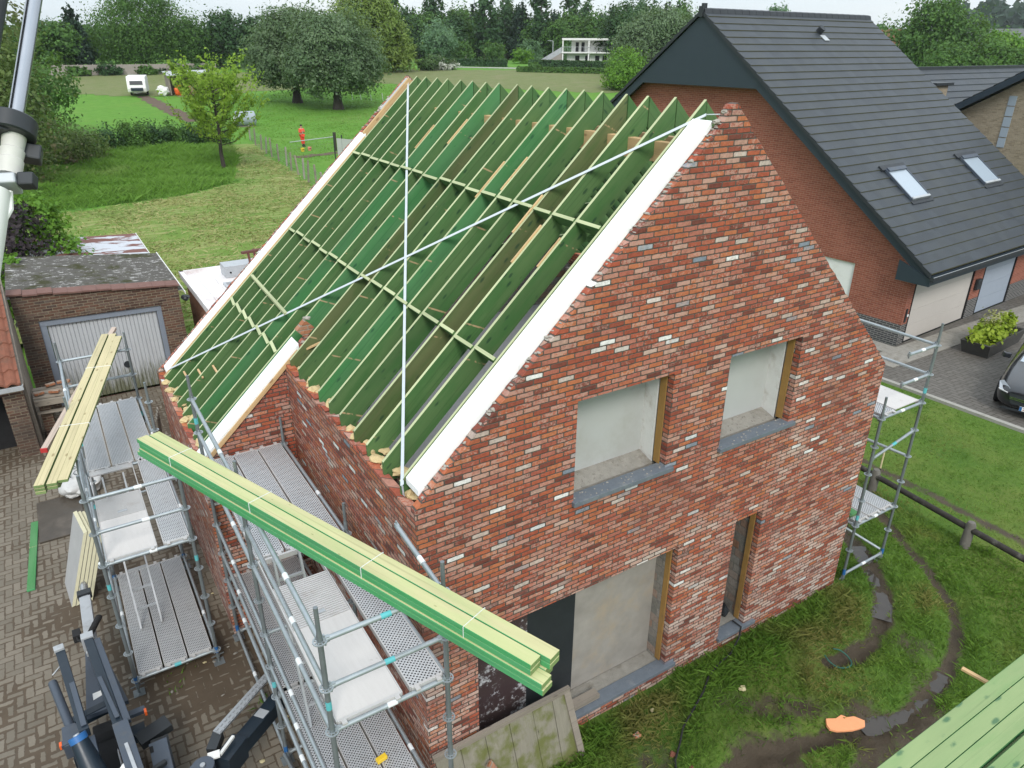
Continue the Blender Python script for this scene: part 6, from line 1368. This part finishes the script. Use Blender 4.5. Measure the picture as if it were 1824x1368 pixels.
def tree(name, label, x, y, blobs, n, size, mat, seed, th, tr, limbs=6, reach=2., lh=.5, bark=None, group=None, cat='tree', z=None, sink=0.0, **kw):
    z = H(x, y) if z is None else z; t = thing(name, label, cat, (x, y, z-sink), 0, group)
    if th: trunk(t, th, tr, tr*.35, seed, limbs, reach, lh, bark)
    crown('crown', blobs, n, size, mat, seed, t, **kw); return t
# two pollard willows
tree('willow_tree', 'rounder pollard willow in front of the other, with a white tag on its trunk', 29.5, 83.5, [(0, 0, 6.2, 4.4, 4.4, 4.2), (-2.9, 0, 4.9, 3.0, 3.2, 3.0), (3.1, .5, 5.2, 3.2, 3.2, 3.2), (0, -1, 7.6, 3.2, 3.2, 2.6), (1.2, -1.5, 4.6, 3.4, 3, 2.4), (-1.5, 1.5, 8.2, 2.4, 2.4, 1.9)], 42000, .17, G_will, 3, 4.6, .55, 8, 3.2, .6, M_barkd, 'pollard willows', spread=.12, stretch=2.2)
tree('willow_tree', 'partly hidden grey green pollard willow standing left behind the nearer willow', 27.0, 91.0, [(0, 0, 6.2, 4.2, 4.2, 4.2), (-2.8, 0, 5.2, 3.0, 3.2, 3.2), (2, 0, 6.5, 3, 3, 3.2), (-.5, -1, 8.2, 3.0, 3, 2.3), (-1.6, -1, 4.2, 2.6, 2.6, 2.2)], 34000, .175, G_will, 4, 4.6, .55, 8, 3.0, .6, M_barkd, 'pollard willows', spread=.12, stretch=2.2)
t = thing('trunk_tag', 'small white tag fixed on the front willow trunk', 'tag', (29.2, 82.85, H(29.5, 83.5)+1.7)); z = H(29.5, 83.5)+1.75; MB().mat(M_whitep).box((29.08, 82.84, z-.12), (29.3, 82.88, z+.12)).build('plate', t)
# young lime tree: sparse, upright
def young():
    x, y = 9.2, 51.9; t = thing('young_tree', 'young lime green tree with sparse upright branches in the meadow', 'tree', on(x, y)); r = random.Random(21)
    m = MB().mat(M_barkd); m.tube([(0, 0, -.1), (-.05, 0, 1.2), (.05, 0, 2.6), (0, 0, 4.6), (.1, 0, 6.2)], [.17, .13, .11, .07, .03], 9); C = []; N = []
    for k in range(46):
        z0 = 1.7+4.0*k/46; a = k*2.4+r.uniform(-.4, .4); L = r.uniform(2.0, 3.9)*(1.12-.5*(z0-1.7)/4); s_ = Vector((0, 0, z0)); P = [s_]
        for q in range(1, 6):
            f = q/5; P.append(Vector((math.cos(a)*L*(f**.75)*.95, math.sin(a)*L*(f**.75)*.95, z0+L*(.25*f+.75*f*f)))+Vector((r.uniform(-.07, .07), r.uniform(-.07, .07), 0)))
        m.tube(P, [.035, .028, .021, .015, .01, .005], 5, cap=False)
        for q in range(64):
            f = r.uniform(.15, 1.05); i = min(4, int(f*5)); p = P[i].lerp(P[i+1], f*5-i); d = Vector((r.gauss(0, 1), r.gauss(0, 1), r.gauss(0, 1)))*.13; C.append(p+d); N.append(d.normalized() if d.length else d)
        for q in range(4):
            i = r.randint(1, 4); p = P[i]; a2 = a+r.uniform(-1.3, 1.3); l2 = r.uniform(.5, 1.0); e = p+Vector((math.cos(a2)*l2*.7, math.sin(a2)*l2*.7, l2*.65)); m.tube([p, e], [.012, .004], 4, cap=False)
            for w in range(22): f = r.uniform(.1, 1.1); d = Vector((r.gauss(0, 1), r.gauss(0, 1), r.gauss(0, 1)))*.10; C.append(p.lerp(e, f)+d); N.append(d.normalized())
    m.build('trunk', t, True, smooth=True); V, F = leaf_quads(np.array(C), np.array(N), .15, np.random.default_rng(5), .3, 1.6); np_mesh('crown', V, F, G_young, t)
young()
# weeping, silver and other single trees of the background
tree('weeping_willow', 'tall yellow green weeping willow behind the pollard willows', 49.6, 123.4, [(0, 0, 8.2, 4.6, 4.6, 4.6), (-3, 0, 6.8, 3.6, 3.6, 4.6), (3.4, 0, 6, 3.8, 3.8, 4.6), (0, 0, 11.0, 3.6, 3.6, 2.6), (5.8, 0, 4, 2.6, 2.6, 3.4)], 20000, .26, G_weep, 6, 7, .5, 8, 3, .5, stretch=3.2, droop=2.2)
tree('silver_tree', 'small rounded silver green tree before the dark woodland', 74.8, 145.1, [(0, 0, 4.7, 3.3, 3.3, 3.5), (-1, 0, 3.2, 2.8, 2.8, 2.4), (1.3, 0, 3.6, 2.6, 2.6, 2.6)], 5000, .32, G_silver, 7, 3, .25, 5, 2, .5)
tree('flowering_shrub', 'white flowering shrub before the silver tree', 62.8, 124, [(0, 0, 1.0, 2.8, 2, 1.4), (2.2, 0, .9, 2.2, 1.6, 1.1), (-2, 0, .9, 1.8, 1.5, 1.0)], 3000, .3, G_white, 8, 0, 0, cat='shrub')
tree('large_willow', 'broad grey green willow right of the white house', 86.5, 93.5, [(0, 0, 5.0, 4.4, 4.4, 4.4), (4.0, -2.6, 4.8, 4.2, 4.2, 4.4), (-3.0, 1.9, 3.9, 2.4, 2.4, 3.4), (1.5, -1, 7.6, 3.4, 3.4, 2.4), (-3.4, 2.1, 2.6, 2.6, 2.6, 2.4)], 26000, .23, G_will, 9, 4.5, .5, 7, 3, .5, stretch=2.2)
tree('round_shrub', 'bright green rounded tree against the dark gable cladding', 72.5, 83.0, [(0, 0, 2.5, 2.9, 2.9, 2.7), (-1.2, 0, 1.5, 2.3, 2.3, 1.7), (1.5, -.8, 1.6, 2.3, 2.3, 1.8)], 9000, .22, G_bright, 10, 1.2, .15, 3, 1, .5, cat='shrub')
tree('roadside_tree', 'tall olive green tree behind the concrete wall left of the young tree', 17.0, 140.0, [(0, 0, 6.6, 5.2, 5, 5.2), (-4.5, 0, 5.2, 3.8, 3.8, 4.2), (4.6, 0, 5.6, 4.2, 4, 4.8), (1, 0, 10.3, 4.2, 4, 3.2), (7.5, 0, 4.2, 3.4, 3.4, 3.4), (-1.5, -1, 3.4, 4, 3, 2.6)], 30000, .24, G_mid, 12, 7, .45, 9, 4, .4, spread=.2)
tree('conifer_tree', 'dark narrow conifer at the left end of the concrete wall', 7.2, 137.5, [(0, 0, 2.4, 2.4, 2.4, 2.6), (0, 0, 5.0, 1.9, 1.9, 2.4), (0, 0, 7.3, 1.1, 1.1, 1.8)], 4500, .36, G_conif, 13, 5, .25, 3, 1, .5)
tree('wall_tree', 'mid green tree left of the dark conifer by the concrete wall', 3.8, 135.0, [(0, 0, 3.2, 3.3, 3, 3.2), (1.5, 0, 5.2, 2.3, 2.3, 2.2), (-2.5, 0, 4.6, 2.8, 2.6, 3)], 6500, .34, G_mid, 14, 3, .3, 5, 2, .4)
tree('background_tree', 'dark leafy tree between the young tree and the willows', 29.5, 141.0, [(0, 0, 4.2, 4.2, 4, 4), (4.2, 0, 4, 3.8, 3.6, 3.6), (1.6, 0, 6.5, 3.2, 3, 2.6), (-3.4, 0, 3.2, 3, 3, 2.8)], 8500, .36, G_dark, 15, 4, .4, 6, 3, .4)
tree('background_tree', 'dark leafy tree just left of the pollard willows', 37.5, 141.5, [(0, 0, 4.0, 4.0, 4, 3.8), (3.6, 0, 5, 3.6, 3.4, 3.6), (-2, 0, 6.1, 2.6, 2.6, 2.1)], 7500, .36, G_dark, 16, 4, .4, 6, 3, .4)
# left edge: big loose tree, undergrowth, purple bush
tree('edge_tree', 'large loose olive green tree at the left edge behind the lift mast', -4.6, 50.5, [(0, 0, 6.8, 3.4, 3.4, 4.4), (1.5, 0, 4.2, 2.4, 2.8, 3.2), (-2, 0, 9.5, 3.8, 3.4, 3.4), (2.0, -.5, 9.0, 1.9, 2.0, 2.6), (1.2, 0, 1.9, 2.2, 2.4, 1.9), (-3.5, 0, 4.2, 3.4, 3, 4)], 21000, .19, G_olive, 17, 8, .3, 10, 3, .25, spread=.2)
tree('hawthorn_bush', 'grey green scrub bush below the large left edge tree', -.9, 58.0, [(0, 0, 1.5, 2.3, 1.8, 1.7), (1.8, 1, 1.2, 1.7, 1.5, 1.3)], 5200, .15, G_olive, 18, 0, 0, cat='bush')
tree('leafy_tree', 'fresh green tree behind the large left edge tree', -1.5, 74.0, [(0, 0, 3.4, 3.2, 3, 3.2), (1.9, 0, 4.6, 2.1, 2.2, 2.2), (-2.5, 0, 5, 3, 3, 3)], 8000, .22, G_mid, 19, 4, .25, 6, 2, .4)
tree('purple_bush', 'dark purple leaved bush behind the garage roof', -3.6, 21.3, [(0, 0, 2.4, 1.35, 1.3, 1.5), (.5, -.2, 1.5, 1.3, 1.2, 1.1), (-.7, -.6, 3.1, .9, .9, .8), (.35, .2, 3.35, .75, .8, .65)], 7000, .105, G_purple, 20, 2, .1, 5, 1, .4, cat='bush')
tree('green_bush', 'fresh green bush growing beside the dark purple bush', -2.75, 22.0, [(0, 0, 2.7, .95, .9, 1.15), (.65, -.9, 2.2, .75, .8, .6), (.1, .4, 3.5, .6, .6, .6), (.9, -1.5, 2.05, .5, .5, .35)], 3800, .11, G_bright, 22, 2, .07, 5, .8, .4, cat='bush')
tree('green_bush', 'fresh green shoots at the left wall below the purple bush', -3.75, 18.6, [(0, 0, 2.3, .4, .7, .55), (-.2, -.8, 2.0, .4, .5, .5), (.25, .3, 2.75, .4, .5, .35)], 1800, .09, G_bright, 23, 1.5, .05, 3, .5, .4, cat='bush')
# scrub row across the meadow
r = random.Random(31)
SC_ = [(1.5, 64.5, 1.9), (3.4, 64.9, 2.1), (5.0, 64.6, 2.5), (6.6, 65.2, 2.2), (8.3, 65.6, 2.1), (9.9, 65.3, 1.9), (11.4, 64.4, 1.7)]
SL_ = ['leftmost scrub bush of the row behind the tall meadow', 'second scrub bush from the left end of the meadow row', 'tallest scrub bush of the meadow row', 'scrub bush just right of the tallest one in the meadow row', 'scrub bush left of the young tree trunk in the meadow row', 'scrub bush behind the young tree in the meadow row', 'rightmost scrub bush of the row near the wire fence']
for k, (x, y, h_) in enumerate(SC_):
    tree('scrub_bush', SL_[k], x, y, [(0, 0, h_*.42, 1.15, .8, h_*.46), (.6, 0, h_*.35, .9, .7, h_*.36), (-.5, .2, h_*.55, .7, .6, h_*.42)], 2000, .13, G_dark if k % 2 else G_mid, 40+k, h_*.7, .04, 6, .7, .2, None, 'scrub bushes across the meadow', 'bush', spread=.24, shell=.2)
for k, (x, y, rr_) in enumerate([(6.3, 131.0, 1.1), (10.4, 131.2, 1.3), (15.6, 131.0, 1.0), (19.5, 131.3, 1.4), (23.8, 130.8, 1.5)]):
    tree('wall_bush', ['leftmost dark bush before the concrete wall', 'second dark bush from the left before the concrete wall', 'middle small bush before the concrete wall', 'bush before the concrete wall left of the open shelter', 'rightmost bush before the concrete wall behind the young tree'][k], x, y, [(0, 0, rr_*.6, rr_*1.2, rr_*.8, rr_*.7), (rr_*.8, 0, rr_*.4, rr_*.8, rr_*.6, rr_*.5)], 1100, .26, G_dark if k % 2 else G_mid, 140+k, 0, 0, cat='bush', group='bushes before the concrete wall')
# clipped hedges and garden shrubs along the far road
def hedge(label, p, q, h_, w, mat, n, seed):
    rng = np.random.default_rng(seed); f = rng.random(n); side = rng.integers(0, 3, n); d = np.array(q)-np.array(p); L = np.hypot(*d); d = d/L; s_ = np.array([-d[1], d[0]])
    off = np.where(side == 0, -w/2, np.where(side == 1, w/2, rng.uniform(-w/2, w/2, n))); hh = np.where(side == 2, h_, rng.uniform(0, h_, n))
    X = p[0]+d[0]*L*f+s_[0]*off+rng.normal(0, .05, n); Y = p[1]+d[1]*L*f+s_[1]*off+rng.normal(0, .05, n); Z = hgt(X, Y)+hh+rng.normal(0, .05, n)
    N = np.stack([s_[0]*np.sign(off)*(side < 2), s_[1]*np.sign(off)*(side < 2), (side == 2)*1.], 1); c = ((p[0]+q[0])/2, (p[1]+q[1])/2, H((p[0]+q[0])/2, (p[1]+q[1])/2))
    V, F = leaf_quads(np.stack([X, Y, Z], 1)-np.array(c), N, .3, rng); o = np_mesh('hedge', V, F, mat, None, c); tag(o, label, 'hedge')
    m = MB().mat(M_dark).bar((p[0], p[1], H(*p)+h_*.45), (q[0], q[1], H(*q)+h_*.45), w*.85, h_*.85); m.build('branch_core', o, loc=c).location = (0, 0, 0)
hedge('long clipped dark hedge along the far road left of the white house', (69.5, 134.5), (79.0, 125.5), 1.25, 1.2, G_dark, 3600, 1)
hedge('low clipped hedge in front of the white house', (81.5, 121.5), (95.0, 105.5), 1.3, 1.2, G_dark, 4200, 2)
hedge('low rough hedge at the edge of the stubble field', (74, 114), (92, 96), .8, 1.0, G_mid, 3600, 3)
for k, (x, y, rr_, mm, lb) in enumerate([(84.5, 140, 2.2, G_mid, 'mid green garden shrub behind the long clipped hedge'), (88, 134, 1.7, G_bright, 'bright green garden shrub left of the street lamp'), (92, 137, 2.4, G_silver, 'silver green shrub left of the white house'), (80, 147, 2.6, G_mid, 'rounded garden shrub near the first street lamp'), (97, 127, 2.6, G_silver, 'pale green shrub by the outside stair'), (76.5, 112, .9, G_mid, 'small shrub at the field edge'), (90.5, 104.0, 1.3, G_mid, 'dark shrub left of the bright rounded tree')]):
    tree('garden_shrub', lb, x, y, [(0, 0, rr_*.8, rr_*1.1, rr_, rr_*.9), (rr_*.7, 0, rr_*.6, rr_*.8, rr_*.7, rr_*.7)], 1800, .3, mm, 60+k, 0, 0, cat='shrub', group='garden shrubs along the far road')
# woodland edge: individual trees in front of a massed wood
def wood_tree(kind, h_, seed, mat):
    if kind == 'birch': return [(0, 0, h_*.62, 1.5, 1.5, h_*.36), (.5, 0, h_*.4, 1.7, 1.6, h_*.26), (-.4, 0, h_*.85, .8, .8, h_*.15)]
    if kind == 'conifer': return [(0, 0, h_*.3, 2.3, 2.3, h_*.28), (0, 0, h_*.58, 1.6, 1.6, h_*.24), (0, 0, h_*.83, .8, .8, h_*.18)]
    return [(0, 0, h_*.52, h_*.30, h_*.30, h_*.42), (h_*.16, 0, h_*.42, h_*.25, h_*.24, h_*.34), (-h_*.16, 0, h_*.46, h_*.24, h_*.24, h_*.34), (0, 0, h_*.8, h_*.18, h_*.18, h_*.2)]
def pol(az, r_): a = rad(90-az); return CAM.x+r_*math.cos(a), CAM.y+r_*math.sin(a)
rw = random.Random(77); n_w = 0; kinds = []
protos = {}
WL = {'birch': 'tall slim birch with thin upper crown in the far woodland edge', 'conifer': 'dark pointed conifer in the far woodland edge', 'broad': 'broad dark leafy tree in the far woodland edge'}
for kd in ('birch', 'conifer', 'broad'):
    for v in range(2):
        h0 = 10.; mm = {'birch': G_dark, 'conifer': G_conif, 'broad': G_dark if v else G_mid}[kd]
        protos[kd, v] = (kd, v, h0, mm)
made = {}
def place_wood(az, r_, kd, v, h_):
    x, y = pol(az, r_); z = H(x, y)
    if (kd, v) not in made:
        _, _, h0, mm = protos[kd, v]
        t = tree('woodland_tree', WL[kd], x, y, wood_tree(kd, h0, v, mm), {'birch': 1500, 'conifer': 2200, 'broad': 3000}[kd], .42, mm, 80+v, h0*.9 if kd == 'birch' else h0*.45, .16, 5, 1.6, .35, M_bark if kd == 'birch' else M_barkd, 'trees of the far woodland edge', spread=.22); made[kd, v] = t
        t.scale = (h_/h0,)*3; t.rotation_euler = (0, 0, rw.uniform(0, 6)); return
    c = copy_tree(made[kd, v], None, (x, y, z), rw.uniform(0, 6), (h_/10*rw.uniform(.85, 1.2), h_/10*rw.uniform(.85, 1.2), h_/10))
for k in range(64):
    az = 23.5+ 21.0*k/63+rw.uniform(-.25, .25); kd = rw.choice(['birch', 'birch', 'broad', 'broad', 'conifer', 'broad']); r_ = rw.uniform(188, 225)
    place_wood(az, r_, kd, rw.randint(0, 1), {'birch': rw.uniform(11, 15.5), 'conifer': rw.uniform(9, 13.5), 'broad': rw.uniform(8, 12)}[kd])
for k in range(16):                                   # trees behind the left meadow
    az = 1.5+19*k/15+rw.uniform(-.4, .4); place_wood(az, rw.uniform(165, 190), rw.choice(['broad', 'broad', 'conifer']), rw.randint(0, 1), rw.uniform(5.0, 8.0))
def wood_mass(name, az0, az1, r0, r1, h0, h1, n, mat, seed, size=1.6):
    rng = np.random.default_rng(seed); az = rng.uniform(az0, az1, n); a = np.radians(90-az); rr_ = rng.uniform(r0, r1, n); X, Y = CAM.x+rr_*np.cos(a), CAM.y+rr_*np.sin(a)
    top = h0+(h1-h0)*(.5+.25*np.sin(az*3.1+seed)+.15*np.sin(az*9.7)+.1*np.sin(az*23)); Z = hgt(X, Y)+top*rng.random(n)**.6
    V, F = leaf_quads(np.stack([X, Y, Z], 1), rng.normal(0, 1, (n, 3))*.4-np.stack([np.cos(a), np.sin(a), 0*a], 1), size, rng, .4, 1.2); tag(np_mesh(name, V, F, mat), kind='stuff')
wood_mass('woodland_mass', -8, 48, 215, 262, 4, 8.5, 20000, G_dark, 1, 1.5)
wood_mass('woodland_mass', 44, 72, 260, 330, 6, 10, 9000, G_dark, 2, 1.6)
wood_mass('far_hill_wood', 60, 76, 620, 760, 20, 40, 6000, G_conif, 3, 5)
wood_mass('far_hill_wood', 40, 62, 900, 1000, 8, 22, 5000, G_conif, 4, 5)
# right side trees
tree('big_right_tree', 'large loose mid green tree beyond the slate roof on the right', 128, 70.5, [(0, 0, 5.4, 5.2, 5, 4.6), (-3.6, 3.6, 4.2, 3.8, 3.8, 3.8), (3.4, -3.4, 4.6, 4, 4, 4), (0, 0, 9, 3.8, 3.8, 2.8), (1.5, -1.5, 2.6, 5, 5, 2.5)], 16000, .36, G_mid, 90, 5, .45, 8, 3, .35, spread=.2)
tree('verge_tree', 'bright green tree peeping over the right roof verge', 118, 82.5, [(0, 0, 3.8, 2.6, 2.6, 3.2), (-1.8, 2.0, 5.4, 2.2, 2.2, 2.6), (1.5, -1.6, 2.4, 2.4, 2.4, 2.2)], 7000, .3, G_bright, 91, 3, .25, 5, 2, .4)
tree('tall_tree', 'pale green tree top rising above the slate roof ridge', 105.5, 85, [(0, 0, 8.2, 1.9, 1.9, 2.2), (.8, -.8, 6.2, 2.2, 2.2, 2.6)], 4500, .28, G_silver, 92, 7, .2, 5, 1.5, .5)
tree('garden_tree', 'mid green bushy tree right of the large loose tree', 132, 60.5, [(0, 0, 2.9, 4.0, 3.6, 2.9), (2.5, -2.5, 2.4, 3.4, 3.4, 2.4), (-1, 1, 4.4, 2.4, 2.4, 1.8)], 9000, .32, G_bright, 93, 2, .25, 5, 2, .4)
tree('garden_tree', 'dark bushy tree below the far grey roof at the right edge', 138, 54.5, [(0, 0, 3.0, 4.0, 3.8, 3.0), (3, -3, 2.6, 4, 3.6, 2.8)], 8000, .32, G_dark, 94, 2, .25, 5, 2, .4)
tree('orchard_tree', 'dark rounded tree behind the yellow brick house roof', 122, 58, [(0, 0, 2.8, 4.4, 3.6, 2.8), (-3.5, 3.5, 2.4, 3.6, 3.6, 2.4), (3, -3, 2.0, 3.4, 3.4, 2.2)], 8000, .32, G_mid, 95, 2, .25, 5, 2, .4)
tree('ridge_tree', 'grey green tree behind the large willow right of the white house', 98, 112, [(0, 0, 7.6, 4.2, 4.2, 3.8), (3, -2, 6.2, 3.2, 3.2, 3.6), (-2.5, 2, 5.4, 3, 3, 3.4)], 9000, .34, G_dark, 96, 7, .35, 6, 3, .5)
# planter plants
pt = thing('planter_plants', 'yellow green leafy plants filling the dark planter', 'plants', (21.3, 4.4, -.02), rad(5)); crown('foliage', [(-.65, 0, .22, .55, .36, .26), (.2, 0, .20, .5, .34, .22), (-.2, .1, .28, .35, .3, .25), (.85, .05, .3, .35, .3, .28)], 2400, .105, G_plant, 97, pt, clump=12)
rg = np.random.default_rng(98); n = 160; V, F = leaf_quads(np.stack([rg.normal(-.1, .18, n), rg.normal(.1, .12, n), rg.uniform(.3, .85, n)], 1), np.tile([0, 0, 1.], (n, 1)), .05, rg, 0, 3); np_mesh('seed_heads', V, F, M_hay, pt)

# grass blades: near lawn and tall meadow
def blades(name, X, Y, Z, hgt_, w, mat, seed, lean=.5):
    rng = np.random.default_rng(seed); n = len(X); a = rng.uniform(0, 6.283, n); h_ = hgt_*rng.uniform(.45, 1.35, n); ln = rng.normal(0, lean, (n, 2))*h_[:, None]; b = np.stack([X, Y, Z], 1); d = np.stack([np.cos(a), np.sin(a), 0*a], 1)*np.reshape(w*np.ones(n), (n, 1))*rng.uniform(.6, 1.4, (n, 1))
    t_ = b+np.stack([ln[:, 0], ln[:, 1], h_], 1); mid = b+np.stack([ln[:, 0]*.35, ln[:, 1]*.35, h_*.62], 1)
    V = np.stack([b-d, b+d, mid+d*.75, t_], 1).reshape(-1, 3); return np_mesh(name, V, np.arange(n*4).reshape(-1, 4), mat)
rg = np.random.default_rng(5); n = 150000
X = np.concatenate([rg.uniform(.4, 10.8, n), rg.uniform(10.8, 16, 40000)]); Y = np.concatenate([rg.uniform(-3.6, 2.0, n), rg.uniform(-3.5, 6, 40000)])
tuft = .5+.5*wave(X, Y, 3.1, 1)*wave(X, Y, 7.3, 2)
mu = mud(X, Y)+rg.normal(0, .12, len(X)); keep = (mu < .42+.12*tuft) & (rg.random(len(X)) < .3+.7*tuft) & ~((X < 7.75) & (Y > -.03)) & ~((X > 2.0) & (X < 3.95) & (Y > -.1))
X, Y = X[keep], Y[keep]; tuft = tuft[keep]; near = np.exp(-((Y+.35)/.3)**2)*(X < 7.6)
tag(blades('lawn_grass', X, Y, lawn_z(X, Y)-.01, np.where(X > 10.9, .045, (.055+.07*tuft**3+.07*near)), np.where(X > 10.9, .006, .0045), M_blade, 6, .7), kind='stuff')
n = 80000; X = rg.uniform(-9, 12.2, n); Y = rg.uniform(41.5, 65.5, n); tm = [(-14, 41.5), (-.6, 41.8), (4.9, 43.2), (8.5, 46.4), (9.4, 50), (10.3, 53), (11.5, 58), (12.2, 62), (5, 65), (-14, 66)]
k = inside(X, Y, tm); X, Y = X[k], Y[k]; tag(blades('tall_grass', X, Y, hgt(X, Y), .40+.2*wave(X, Y, .9, 1), .012, M_bladet, 7, .5), kind='stuff')
n = 60000; X = rg.uniform(-4, 14, n); Y = rg.uniform(17, 62, n); mm_ = [(.3, 17), (5, 17), (12.3, 36), (12.7, 42.8), (13.8, 56), (14.4, 63), (9.5, 64), (9.5, 50), (8.5, 46), (4.9, 42.9), (-.6, 41.4), (-4, 41), (-4, 24), (.2, 23.5)]
k = inside(X, Y, mm_) & (rg.random(n) < .25+.75*np.clip(wave(X*.8+Y*.5, Y*.5-X*.3, 1.1, 2)+.5, 0, 1)); X, Y = X[k], Y[k]; tag(blades('cut_hay', X, Y, hgt(X, Y), .10, .02, M_hay, 8, 1.6), kind='stuff')
n = 1500; X = rg.uniform(-2.4, -.15, n); Y = rg.uniform(-.5, 4.3, n); k = (wave(X, Y, 2.1, 3) > .25) | (X > -.35); X, Y = X[k], Y[k]; tag(blades('yard_weeds', X, Y, 0*X-.335, .075, .009, M_blade, 9, .7), kind='stuff')
n = 60000; X = rg.uniform(12, 52, n); Y = rg.uniform(52, 104, n); k = inside(X, Y, [(14.6, 64), (13.2, 48), (13, 44), (22, 52), (52, 96), (46, 105), (16, 100), (12.5, 84)]) & (rg.random(n) < .3+.7*np.clip(wave(X, Y, .8, 2)+.5, 0, 1))
X, Y = X[k], Y[k]; tag(blades('pasture_tufts', X, Y, hgt(X, Y), .12, .022, M_bladet, 10, .8), kind='stuff')

# ------------------------------------------------------------------ thin air between the camera and the far trees
hz = NT('air'); hz.n.remove(hz.b); pv = hz.n.new('ShaderNodeVolumePrincipled'); pv.inputs['Density'].default_value = .00016; pv.inputs['Color'].default_value = (.86, .92, .97, 1); pv.inputs['Anisotropy'].default_value = .2
hz.l.new(pv.outputs[0], hz.out.inputs['Volume']); m = MB().mat(hz.m); m.box((-5200, -5200, -1.8), (5200, 5200, 45)); tag(m.build('haze'), kind='stuff')
